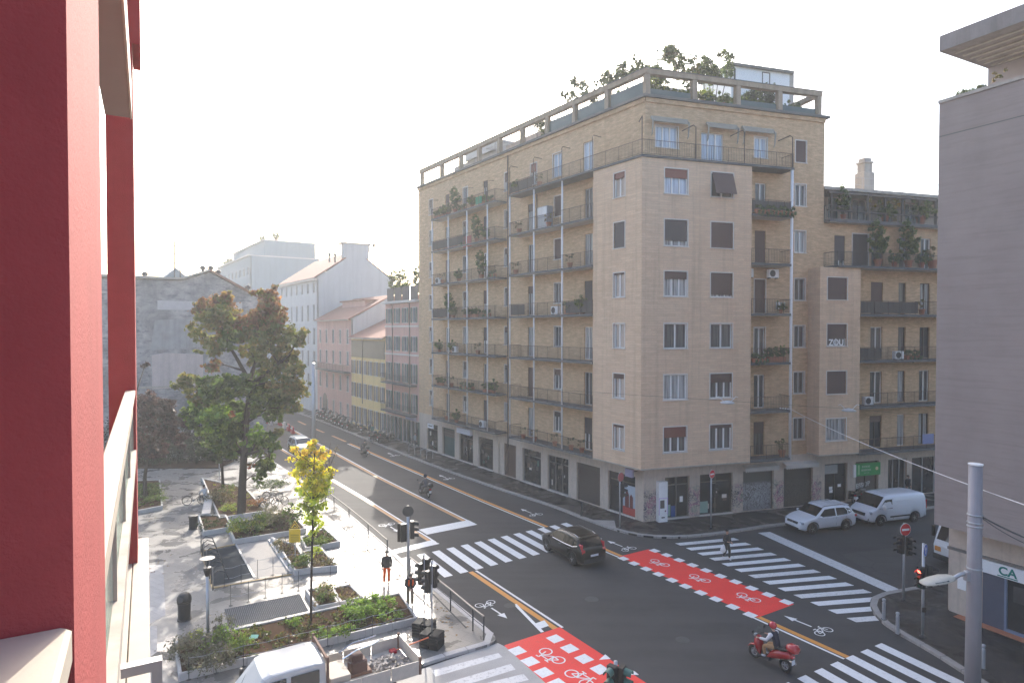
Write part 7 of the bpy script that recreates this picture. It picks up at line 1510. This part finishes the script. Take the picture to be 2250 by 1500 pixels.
def person(label, M, J=None, top='black', legs='black', shoes='black', hair='hair', helmet=None, sleeve=None, group=None, vest=None, face=True, shorts=False):
    """J overrides joints; faces +y; joints: name -> (x, y, z)"""
    P = dict(pelvis=(0, 0, .96), spine=(0, 0, 1.14), chest=(0, .01, 1.32), neck=(0, .0, 1.47), jaw=(0, .03, 1.56), head=(0, .02, 1.65), crown=(0, 0, 1.73), sL=(-.17, 0, 1.41), eL=(-.215, -.03, 1.13), wL=(-.215, .05, .90), sR=(.17, 0, 1.41), eR=(.215, -.03, 1.13), wR=(.215, .05, .90), hL=(-.09, 0, .92), kL=(-.10, .03, .50), aL=(-.10, -.01, .09), hR=(.09, 0, .92), kR=(.10, .03, .50), aR=(.10, -.01, .09))
    P.update(J or {}); t = thing('person', label, 'person', M, group); v = lambda k, r: (*P[k], *(r if isinstance(r, tuple) else (r,)))
    ch = [[v('pelvis', .09), v('spine', .075), v('chest', .085), v('neck', .052), v('jaw', (.062, .072)), v('head', (.078, .092)), v('crown', .062)]]
    nose = Vector(P['head']) + Vector((0, .105, -.03)); ch.append([v('head', (.078, .092)), (*nose, .018)])
    for s in 'LR':
        sx = -1 if s == 'L' else 1; w_ = Vector(P['w' + s]); e = Vector(P['e' + s]); d = (w_ - e).normalized(); side = Vector((d.y, -d.x, 0)); side = side.normalized() if side.length > .1 else Vector((0, 1, 0)); palm = w_ + d * .07
        ch.append([v('chest', .085), v('s' + s, .055), v('e' + s, .042), v('w' + s, .028), (*palm, .03)])
        for k, (o_, l) in enumerate(((-.030, .065), (-.010, .08), (.010, .075), (.028, .06))): ch.append([(*palm, .03), (*(palm + side * o_ + d * .035), .010), (*(palm + side * o_ + d * (.035 + l) + Vector((-sx * .015, .01, 0))), .007)])
        ch.append([(*palm, .03), (*(palm - side * .045 + d * .005), .011), (*(palm - side * .06 + d * .045), .008)])
        ch.append([v('pelvis', .09), v('h' + s, .08), v('k' + s, .056), v('a' + s, .038)])
    skinobj('body', ch, mt['skin'], t, M)
    def ring(c, rx, ry): return [Vector((c[0] + rx * math.cos(a_), c[1] + ry * math.sin(a_), c[2])) for a_ in (2 * math.pi * i_ / 14 for i_ in range(14))]
    pv, sp_, cs_, nk = (Vector(P[q_]) for q_ in ('pelvis', 'spine', 'chest', 'neck')); sh = (Vector(P['sL']) + Vector(P['sR'])) / 2
    MB().loft([ring(pv + Vector((0, 0, -.07)), .172, .128), ring(pv + Vector((0, 0, .05)), .166, .120), ring(sp_, .160, .118), ring(cs_, .190, .132), ring(sh + Vector((0, 0, .02)), .185, .105), ring(nk * .6 + sh * .4 + Vector((0, 0, .02)), .10, .08), ring(nk, .066, .066)]).build('jacket', mt[top], t, M, smooth=True)
    for s in 'LR':
        a0, e0, w0_ = (Vector(P[q_ + s]) for q_ in 'sew'); MB().tube([a0 + (a0 - e0) * .10, a0, (a0 + e0) / 2, e0, (e0 + w0_) / 2, w0_ * .94 + e0 * .06], [.03, .078, .070, .060, .055, .046], 10).build('sleeve', mt[sleeve or top], t, M, smooth=True)
    tr = [[(*(Vector(P['pelvis']) + Vector((0, 0, .04))), .13), v('pelvis', (.15, .125))]]
    for s in 'LR':
        an = Vector(P['a' + s]); kn = Vector(P['k' + s]); tr.append([v('pelvis', (.15, .125)), v('h' + s, .108), v('k' + s, .082), (*((an * .9 + kn * .1) if not shorts else (kn * .8 + an * .2)), .068)])
    skinobj('trousers', tr, mt[legs], t, M)
    for s in 'LR': a = Vector(P['a' + s]); skinobj('shoe', [[(*(a + Vector((0, -.03, -.02))), .045), (*(a + Vector((0, .06, -.045))), .042), (*(a + Vector((0, .15, -.055))), .035)]], mt[shoes], t, M)
    h = Vector(P['head']); c = Vector(P['crown'])
    if helmet: ell(MB(), (h.x, h.y - .005, h.z + .03), (.135, .155, .145), 16, 10).build('helmet', mt[helmet], t, M, smooth=True); MB().quad((h.x - .09, h.y + .155, h.z - .05), (h.x + .09, h.y + .155, h.z - .05), (h.x + .10, h.y + .14, h.z + .06), (h.x - .10, h.y + .14, h.z + .06)).build('visor', mt['carglass'], t, M)
    else:
        ell(MB(), (h.x, h.y - .025, h.z + .035), (.092, .105, .088), 14, 8).build('hair', mt[hair], t, M, smooth=True)
        for s in (-1, 1): ell(MB(), (h.x + s * .033, h.y + .092, h.z + .0), (.012, .008, .008), 6, 4).build('eye', mt['ink'], t, M); ell(MB(), (h.x + s * .085, h.y, h.z - .01), (.012, .025, .035), 6, 5).build('ear', mt['skin'], t, M)
        MB().box(h.x - .025, h.x + .025, h.y + .085, h.y + .098, h.z - .085, h.z - .075).build('mouth', mt['redcl'], t, M)
    if vest:
        sp, cs = Vector(P['spine']), Vector(P['chest'])
        for s in (-1, 1): MB().tube([cs + Vector((s * .09, .135, .08)), cs + Vector((s * .10, .15, -.08)), sp + Vector((s * .09, .14, -.05))], [.035, .045, .035], 6).tube([cs + Vector((s * .09, -.12, .08)), cs + Vector((s * .10, -.145, -.08)), sp + Vector((s * .09, -.13, -.05))], [.035, .045, .035], 6).build('reflective_strip', mt[vest], t, M)
    return t
for nm, c in (('clkdark', (.035, .033, .035)), ('orangec', (.80, .105, .012)), ('khaki', (.26, .20, .13)), ('navy', (.02, .022, .04)), ('tanc', (.34, .20, .10)), ('beigec', (.48, .38, .28)), ('shirtw', (.60, .60, .62)), ('grey2', (.10, .10, .11))): mt[nm] = mat('cloth ' + nm, c, .9, .18, 9)
p = G(850, 1283, PZ); person('worker in dark jacket and bright orange trousers on the paving', frame((p.x, p.y, PZ), 190), dict(kR=(.12, .05, .5), aR=(.14, -.02, .09), eL=(-.225, -.04, 1.13), eR=(.22, -.05, 1.14), head=(0, .05, 1.65), jaw=(0, .06, 1.56)), 'clkdark', 'orangec', 'clkdark')
p = G(901, 1333, PZ); person('worker with orange striped jacket looking down beside the signal pole', frame((p.x, p.y, PZ), 200), dict(chest=(0, .10, 1.30), spine=(0, .04, 1.13), neck=(0, .16, 1.43), jaw=(0, .24, 1.47), head=(0, .25, 1.56), crown=(0, .24, 1.65), sL=(-.17, .1, 1.39), sR=(.17, .1, 1.39), eL=(-.23, .12, 1.12), wL=(-.08, .30, 1.02), eR=(.23, .12, 1.12), wR=(.08, .31, 1.0)), 'clkdark', 'khaki', 'clkdark', vest='orangec')
p = G(1597, 1229); pd = person('pedestrian in black carrying a white bag over the zebra crossing', frame((p.x, p.y, 0), 205), dict(kL=(-.09, .12, .52), aL=(-.09, .10, .10), kR=(.09, .0, .50), aR=(.09, -.22, .13), wL=(-.20, .12, 1.05), eL=(-.23, 0, 1.13), wR=(.16, .22, 1.12)), 'black', 'black', 'shirtw')
p = frame((p.x, p.y, 0), 205) @ Vector((.24, -.02, .45)); bg_ = thing('shopping_bag', 'white carrier bag held by the pedestrian on the crossing', 'bag', frame(p, 205)); prt(bg_, 'bag', MB().loft([[(-.10, -.04, 0), (.10, -.04, 0), (.10, .04, 0), (-.10, .04, 0)], [(-.16, -.09, .14), (.16, -.09, .14), (.16, .09, .14), (-.16, .09, .14)], [(-.13, -.05, .34), (.13, -.05, .34), (.13, .05, .34), (-.13, .05, .34)], [(-.03, -.01, .44), (.03, -.01, .44), (.03, .01, .44), (-.03, .01, .44)]]), 'white', True); prt(bg_, 'handle', MB().tube([(-.03, 0, .42), (0, 0, .50), (.03, 0, .42)], .008, 4), 'white')
SIT = dict(pelvis=(0, -.30, .88), spine=(0, -.28, 1.06), chest=(0, -.20, 1.25), neck=(0, -.16, 1.41), jaw=(0, -.12, 1.50), head=(0, -.12, 1.60), crown=(0, -.15, 1.68), sL=(-.18, -.18, 1.34), sR=(.18, -.18, 1.34), eL=(-.27, -.02, 1.08), eR=(.27, -.02, 1.08), wL=(-.29, .26, 1.05), wR=(.29, .26, 1.05), hL=(-.10, -.26, .85), hR=(.10, -.26, .85), kL=(-.16, .16, .76), kR=(.16, .16, .76), aL=(-.15, .12, .40), aR=(.15, .12, .40))
SM2 = lambda M: M @ RZ(-90)
person('scooter rider in dark vest, white sleeves and red helmet', SM2(SM), SIT, 'navy', 'tanc', 'shirtw', helmet='tail', sleeve='shirtw')
person('scooter rider in dark clothes and blue helmet in mid street', SM2(BM1), SIT, 'grey2', 'grey2', 'black', helmet='navy'); person('farther scooter rider in dark jacket up the street', SM2(BM2), SIT, 'clkdark', 'navy', 'black', helmet='navy')
p = G(446, 1102, PZ); person('person in a pale top sitting on the bench beside a bicycle', frame((p.x, p.y, PZ - .37), 60), dict(SIT, wL=(-.15, .15, .95), wR=(.15, .15, .95)), 'shirtw', 'grey2', 'black')
for x_, y_, a, lab, tp_, lg in ((818, 963, 150, 'distant pedestrian in green on the far pavement', 'teal', 'grey2'), (1995, 1092, 200, 'pedestrian in dark clothes passing the shop windows', 'clkdark', 'grey2'), (912, 985, 300, 'pedestrian beside the locked bicycle on the far pavement', 'cabm', 'navy')):
    p = G(x_, y_, PZ); person(lab, frame((p.x, p.y, PZ), a), dict(kL=(-.1, .1, .5), aR=(.1, -.15, .1)), tp_, lg)
# ================================================================== street furniture
def lens(par, M, col, lit=0):
    def mk():
        m, n, b, o = newmat('signal lens'); b.inputs['Base Color'].default_value = (*col, 1); b.inputs['Roughness'].default_value = .25
        if lit: b.inputs['Emission Color'].default_value = (*col, 1); b.inputs['Emission Strength'].default_value = lit
        return m
    return cached(('lens', col, lit), mk)
def tl_head(par, M, n=3, lit=None, board=False):
    """signal head facing local -y, bottom at z=0"""
    h_ = .30 * n; o = MB().bev(-.15, .15, -.09, .11, 0, h_, .02).build('signal_head', mt['black'], par, M)
    for i in range(n):
        z = .15 + .30 * i; c = ((.02, .12, .07), (.16, .09, .01), (.22, .015, .012))[i % 3]
        MB().lathe([(.105, 0), (.105, .012)], 14, M.inverted() @ M @ T(0, -.092, z) @ RX(90)).build('lens', lens(None, None, (.9, .05, .03) if lit == i else c, 6 if lit == i else 0), o, M)
        v = MB(); k = 9
        for j in range(k):
            a0, a1 = math.radians(-20 + 220 * j / k), math.radians(-20 + 220 * (j + 1) / k)
            v.add([(.125 * math.cos(a0), -.09, z + .125 * math.sin(a0)), (.125 * math.cos(a1), -.09, z + .125 * math.sin(a1)), (.125 * math.cos(a1), -.32, z + .115 * math.sin(a1) - .03), (.125 * math.cos(a0), -.32, z + .115 * math.sin(a0) - .03)], [(0, 1, 2, 3)])
        v.build('visor', mt['teal'] if board else mt['black'], o, M)
def post_thing(name, label, cat, x_, y_, htop_px, r=.05, m='steel', z=PZ, group=None):
    b = G(x_, y_, z); t = thing(name, label, cat, T(*b), group); hh = (y_ - htop_px) * b.y / F; MB().tube([(0, 0, 0), (0, 0, hh)], r, 10).build('pole', mt[m], t, smooth=True); MB().lathe([(r * 2.2, 0), (r * 2.0, .06), (r * 1.1, .1)], 12).build('base', mt['iron'], t); return t, b, hh, b.y / F
def disc(t, b, z, r, mf, mbk, yaw, ox=0, name='sign_plate'):
    M = T(b.x, b.y, b.z) @ RZ(yaw) @ T(ox, -.06, z); o = MB().lathe([(r, 0), (r, .012)], 28, RX(90)).build(name, mt[mbk], t, M); MB().lathe([(r - .004, .0125), (r - .004, .018)], 28, RX(90)).build('sign_face', mt[mf], o, M); return o, M
mt['signr'] = mat('sign red', (.55, .015, .02), .35, .04); mt['signb'] = mat('sign blue', (.01, .08, .42), .35, .04); mt['signw'] = mat('sign white', (.78, .78, .78), .35, .03)
def noentry(t, b, z, r, yaw, front=True):
    o, M = disc(t, b, z, r, 'signw' if front else 'steel', 'steel', yaw)
    if front: MB().lathe([(r * .93, .0185), (r * .93, .022)], 28, RX(90)).build('red_disc', mt['signr'], o, M); MB().box(-r * .68, r * .68, -.0265, -.0225, -r * .16, r * .16).build('white_bar', mt['signw'], o, M)
t, b, hh, k = post_thing('traffic_light', 'traffic light pole with grey round sign back beside the worker', 'traffic light', 897, 1280, 1109, .075); o, M = disc(t, b, hh - .25, .28, 'iron', 'iron', 8)
tl_head(t, T(b.x, b.y, b.z) @ RZ(205) @ T(.25, 0, 2.2)); tl_head(t, T(b.x, b.y, b.z) @ RZ(110) @ T(0, -.22, 2.3)); MB().bev(-.55, -.25, -.03, .02, 2.15, 3.1, .01).build('back_board', mt['black'], t)
for x_, y_, yt, lab, yaw in ((932, 1412, 1213, 'temporary traffic light on black rubber ballast, left of the pair', 150), (949, 1436, 1228, 'temporary traffic light on black rubber ballast, right of the pair', 160)):
    b = G(x_, y_ - 18, PZ); t = thing('traffic_light', lab, 'traffic light', T(*b)); hh = (y_ - 18 - yt) * b.y / F; MB().tube([(0, 0, 0), (0, 0, hh)], .035, 8).build('pole', mt['steel'], t, smooth=True)
    tl_head(t, T(b.x, b.y, b.z) @ RZ(yaw) @ T(.0, -.15, hh - 1.15)); tl_head(t, T(b.x, b.y, b.z) @ RZ(yaw + 75) @ T(.0, -.18, hh - 1.35)); MB().bev(-.10, .10, .0, .03, hh - .95, hh - .05, .01).build('back_board', mt['black'], t, T(*b) @ RZ(yaw - 60))
    for i in range(5):
        for s in (-.22, .22): MB().bev(s - .2, s + .2, -.34, .34, i * .12, i * .12 + .105, .02).build('ballast_block', mt['rubber'], t, T(*b) @ RZ(-20 + random.uniform(-3, 3)))
t, b, hh, k = post_thing('traffic_light', 'green traffic light seen from above at the bottom of the junction', 'traffic light', 1352, 1690, 1446, .06, z=0); tl_head(t, T(*b) @ RZ(60) @ T(0, -.2, hh - 1.0), board=True); tl_head(t, T(*b) @ RZ(-40) @ T(0, -.2, hh - .95), board=True)
t, b, hh, k = post_thing('road_sign', 'no entry sign over traffic lights on the right corner pavement', 'road sign', 1985, 1320, 1146, .055); noentry(t, b, hh - .3, .31, 14); tl_head(t, T(*b) @ RZ(-75) @ T(0, -.2, 2.35)); tl_head(t, T(*b) @ RZ(20) @ T(.28, 0, 2.2))
t, b, hh, k = post_thing('road_sign', 'blue straight-ahead sign over lit red traffic light by the bank', 'road sign', 2027, 1398, 1190, .06); o, M = disc(t, b, hh - .28, .27, 'signw', 'steel', 42, name='sign_plate'); MB().lathe([(.25, .0185), (.25, .022)], 28, RX(90)).build('blue_disc', mt['signb'], o, M); MB().extr([(-.03, -.15), (.03, -.15), (.03, .03), (.09, .03), (0, .17), (-.09, .03), (-.03, .03)], -.028, -.0225).build('arrow', mt['signw'], o, M)
tl_head(t, T(*b) @ RZ(-55) @ T(0, -.22, 2.15), lit=2); tl_head(t, T(*b) @ RZ(75) @ T(0, -.22, 2.2)); MB().bev(-.09, .09, -.12, -.06, 1.1, 1.3, .02).build('push_button', mt['black'], t)
t, b, hh, k = post_thing('road_sign', 'no entry sign on a slim pole at the brick building corner', 'road sign', 1562, 1161, 1030, .045); noentry(t, b, hh - .28, .28, 35); tl_head(t, T(*b) @ RZ(100) @ T(0, -.18, 2.1))
t, b, hh, k = post_thing('traffic_light', 'pedestrian light pole with violet stickered sign back at the corner', 'traffic light', 1362, 1160, 1036, .05); o, M = disc(t, b, hh - .3, .30, 'redcl', 'steel', 40); tl_head(t, T(*b) @ RZ(60) @ T(0, -.18, 2.1))
for i, (x_, y_) in enumerate(((1942, 1360), (1972, 1392), (2160, 1468), (1278, 1133))):
    b = G(x_, y_, PZ); t = thing('bollard', ['grey steel bollard nearest the rounded kerb', 'grey steel bollard second along the rounded kerb', 'grey steel bollard half hidden by the big pole', 'dark stubby bollard at the dropped kerb'][i], 'bollard', T(*b), 'bollards'); MB().lathe([(.075, 0), (.075, .78), (.055, .80), (.055, .84), (.08, .86), (.075, .93), (.03, .96)], 14).build('shaft', mt['steel' if i < 3 else 'iron'], t, smooth=False); MB().lathe([(.12, 0), (.12, .02)], 14).build('foot', mt['iron'], t)
# big tram pole with street lamp, right foreground
PX, PY = 16.80, 23.0; t = thing('street_lamp', 'thick grey steel pole with a street lamp, right foreground', 'street lamp', T(PX, PY, PZ)); hp = at(2147, 1020, PY).z - PZ
MB().tube([(0, 0, 0), (0, 0, hp * .5), (0, 0, hp)], [.255, .235, .215], 22).build('pole', mat('painted tram pole', (.30, .285, .30), .5, .16, 1.5, streak=.4), t, smooth=True); MB().lathe([(.225, 0), (.235, .02), (.235, .05), (.1, .07)], 22).build('cap', mt['white'], t, T(PX, PY, PZ + hp - .02))
for y_ in (1130, 1147, 1155, 1247): z = at(2147, y_, PY).z; MB().lathe([(.245, -.03), (.255, 0), (.245, .03)], 20).build('band', mt['steel'], t, T(PX, PY, z))
lz = at(2110, 1262, PY).z; lx = at(2108, 1262, PY).x; fx = at(2030, 1285, PY).x; fz = at(2050, 1283, PY).z
MB().tube([(PX - .2, PY, lz + .10), (lx, PY, lz), (lx - .25, PY - .05, lz - .12)], .075, 10).build('arm', mt['steel'], t, Matrix.Identity(4), True); MB().bev(-.1, .1, -.1, .1, 0, .35, .03).build('bracket', mt['steel'], t, T(PX - .25, PY, lz - .2))
LM = T(lx - .2, PY, lz - .1) @ RZ(180) @ RY(10); secs = []
for x_, w_, h_ in ((0, .10, .06), (.12, .22, .12), (.45, .30, .16), (.85, .30, .12), (1.12, .24, .06), (1.2, .12, .02)): secs.append([Vector((x_, w_ * c, z)) for c, z in ((-1, -.03), (-1, .0), (-.75, h_ * .7), (0, h_), (.75, h_ * .7), (1, 0), (1, -.03))])
MB().loft(secs).build('lamp_housing', mat('dusty lamp housing', (.50, .47, .40), .6, .2, 5), t, LM, fixn=True, smooth=True); MB().box(.3, 1.0, -.24, .24, -.045, -.031).build('lamp_glass', mt['frame'], t, LM); MB().box(.35, .85, .10, .26, .09, .125).build('service_hatch', mt['iron'], t, LM @ RX(-18))
b = G(690, 1012, PZ); t = thing('lamp_post', 'tall pale steel pole beside the street behind the yellow tree', 'lamp post', T(*b)); hh = (1012 - 798) * b.y / F; MB().tube([(0, 0, 0), (0, 0, hh)], [.22, .17], 14).build('pole', mt['steel'], t, smooth=True); MB().lathe([(.18, 0), (.19, .05), (.05, .1)], 12).build('cap', mt['steel'], t, T(b.x, b.y, b.z + hh))
b = G(482, 1060, PZ); t = thing('lamp_post', 'thin grey pole at the back of the square', 'lamp post', T(*b)); MB().tube([(0, 0, 0), (0, 0, 6.5)], .05, 8).build('pole', mt['steel'], t); MB().lathe([(.05, 0), (.2, .1), (.2, .2), (.05, .28)], 10).build('lantern', mt['iron'], t, T(b.x, b.y, b.z + 6.5))
# overhead wires and hanging luminaires
def wire(label, pts, r=.014, sag=.0, m='steel'):
    P = [Vector(p) for p in pts]; t = thing('overhead_wire', label, 'wire', T(*P[0])); q = []
    for a, b in zip(P, P[1:]):
        for i in range(8): f_ = i / 8; q.append(a.lerp(b, f_) - Vector((0, 0, sag * 4 * f_ * (1 - f_))) - P[0])
    q.append(P[-1] - P[0]); MB().tube(q, r, 5).build('cable', mt[m], t); return t
w0 = fw(FR, 11.0, BY); w0.z = 7.55; t = wire('thick white cable from the balcony pole to the right edge', [w0, at(2300, 1126, 20)], .017, .25, 'pole')
for i in range(5): f_ = Vector((-.28 * i, .0, 0)); MB().lathe([(.05, -.04), (.06, 0), (.05, .04)], 8).build('insulator', mt['white'], t, T(w0.x - .22 * i, w0.y - .1 * i, w0.z + .03 * i))
wire('dark twisted cable from the big pole to the right', [(PX + .2, PY, at(2147, 1133, PY).z), at(2300, 1200, 21)], .03, .05, 'iron'); wire('second dark cable sagging from the big pole to the right', [(PX + .2, PY, at(2147, 1135, PY).z), at(2300, 1212, 21)], .015, .12, 'iron')
wl_ = wire('thin wire carrying the hanging luminaires along the cross street', [at(1150, 850, 40), at(1598, 880, 37), at(1865, 897, 38), at(2080, 915, 40)], .008, .03, 'iron')
for i, (x_, y_, Y) in enumerate(((1598, 884, 37), (1865, 901, 38))):
    p = at(x_, y_, Y); t = thing('hanging_lamp', 'street luminaire hung on a wire before the %s bay' % ('corner' if i == 0 else 'second'), 'lamp', T(*p), 'hanging street lamps'); MB().lathe([(.10, .12), (.35, .04), (.42, -.02), (.36, -.06), (.1, -.08)], 16).build('lamp_shade', mt['frameg'], t, smooth=True)
    for s in (-1, 1): MB().tube([(s * .2, 0, .05), (s * .5, 0, .35), (s * .62, 0, .30)], .02, 5).build('arm', mt['pole'], t)
# plastic barriers at the far road works
def barrier(x_, y_, lab, a, col):
    b = G(x_, y_); M = frame(b, a); t = thing('barrier', lab, 'barrier', M, 'plastic road barriers'); me = cached(('bar', col), lambda: MB().extr([(-.2, 0), (.2, 0), (.2, .12), (.09, .45), (.07, .85), (-.07, .85), (-.09, .45), (-.2, .12)], 0, 1.15).mesh('shell', mt[col])); inst('shell', me, t, M); inst('stripe', cached('bst', lambda: MB().box(-.1, .1, .35, .8, .52, .80).mesh('stripe', mt['white'])), t, M)
mt['barr'] = mat('red plastic', (.50, .03, .05), .5, .1); mt['barw'] = mat('white plastic', (.65, .63, .63), .5, .1)
for i, (x_, y_, col) in enumerate(((585, 930, 'barr'), (596, 934, 'barw'), (617, 935, 'barr'), (627, 942, 'barw'), (636, 947, 'barr'), (645, 953, 'barr'), (607, 930, 'barw'), (575, 922, 'barr'))): barrier(x_, y_, '%s plastic barrier, place %s from the near end of the works' % ('red' if col == 'barr' else 'white', ['sixth', 'fifth', 'fourth', 'third', 'second', 'first', 'seventh', 'eighth'][i]), LA - 95, col)
b = G(618, 918); t = thing('road_sign', 'small round blue sign on a stand by the road barriers', 'road sign', T(*b)); MB().tube([(0, 0, 0), (0, 0, 1.6)], .03, 6).build('pole', mt['steel'], t); MB().lathe([(.3, 0), (.3, .02)], 18, T(0, -.04, 1.3) @ RX(90)).build('sign_plate', mt['signb'], t)
for i, (x_, y_) in enumerate(((905, 992), (918, 998), (931, 1003), (944, 1008))):
    b = G(x_, y_, PZ); M = frame(b, LA + 90); t = thing('bicycle_hoop', 'steel bicycle hoop on the far pavement, %s from the left' % ['first', 'second', 'third', 'fourth'][i], 'bicycle rack', M, 'bicycle hoops'); MB().tube([(-.35, 0, 0), (-.35, 0, .7), (-.25, 0, .82), (.25, 0, .82), (.35, 0, .7), (.35, 0, 0)], .025, 6).build('hoop', mt['steel'], t)
# vending machine at the corner shop
VMx = FR @ T(.93, -.42, PZ); t = thing('vending_machine', 'tall white vending machine with lilac frame at the corner shop', 'vending machine', VMx); mt['lilac'] = mat('lilac panel', (.50, .36, .62), .4, .05)
MB().bev(0, .68, 0, .4, 0, 2.75, .015).build('cabinet', mt['white'], t); MB().box(.0, .68, -.012, -.001, 1.62, 1.66).box(0, .04, -.012, -.001, .5, 1.62).box(.64, .68, -.012, -.001, .5, 1.62).build('lilac_frame', mt['lilac'], t); MB().box(.10, .42, -.014, -.002, .95, 1.5).build('display', mt['iron'], t); MB().box(.2, .45, -.014, -.002, .28, .36).build('slot', mt['ink'], t); MB().lathe([(.06, 0), (.06, .01)], 10, T(.5, -.004, .75) @ RX(90)).build('logo', mat('plum print', (.2, .06, .14), .5), t)
# ------------------------------------------------------------------ the hazy air over the street
hz = MB().box(-220, 160, -25, 330, -1.1, 34.5).build('haze', None); tag(hz, 'thin bright morning haze filling the street', 'haze', kind='stuff')
m = bpy.data.materials.new('haze'); m.use_nodes = True; n = m.node_tree; n.nodes.clear(); o = n.nodes.new('ShaderNodeOutputMaterial'); v = n.nodes.new('ShaderNodeVolumePrincipled'); v.inputs['Color'].default_value = (.93, .95, .95, 1); v.inputs['Density'].default_value = .0012; v.inputs['Anisotropy'].default_value = .3; n.links.new(v.outputs[0], o.inputs['Volume']); hz.data.materials.append(m)
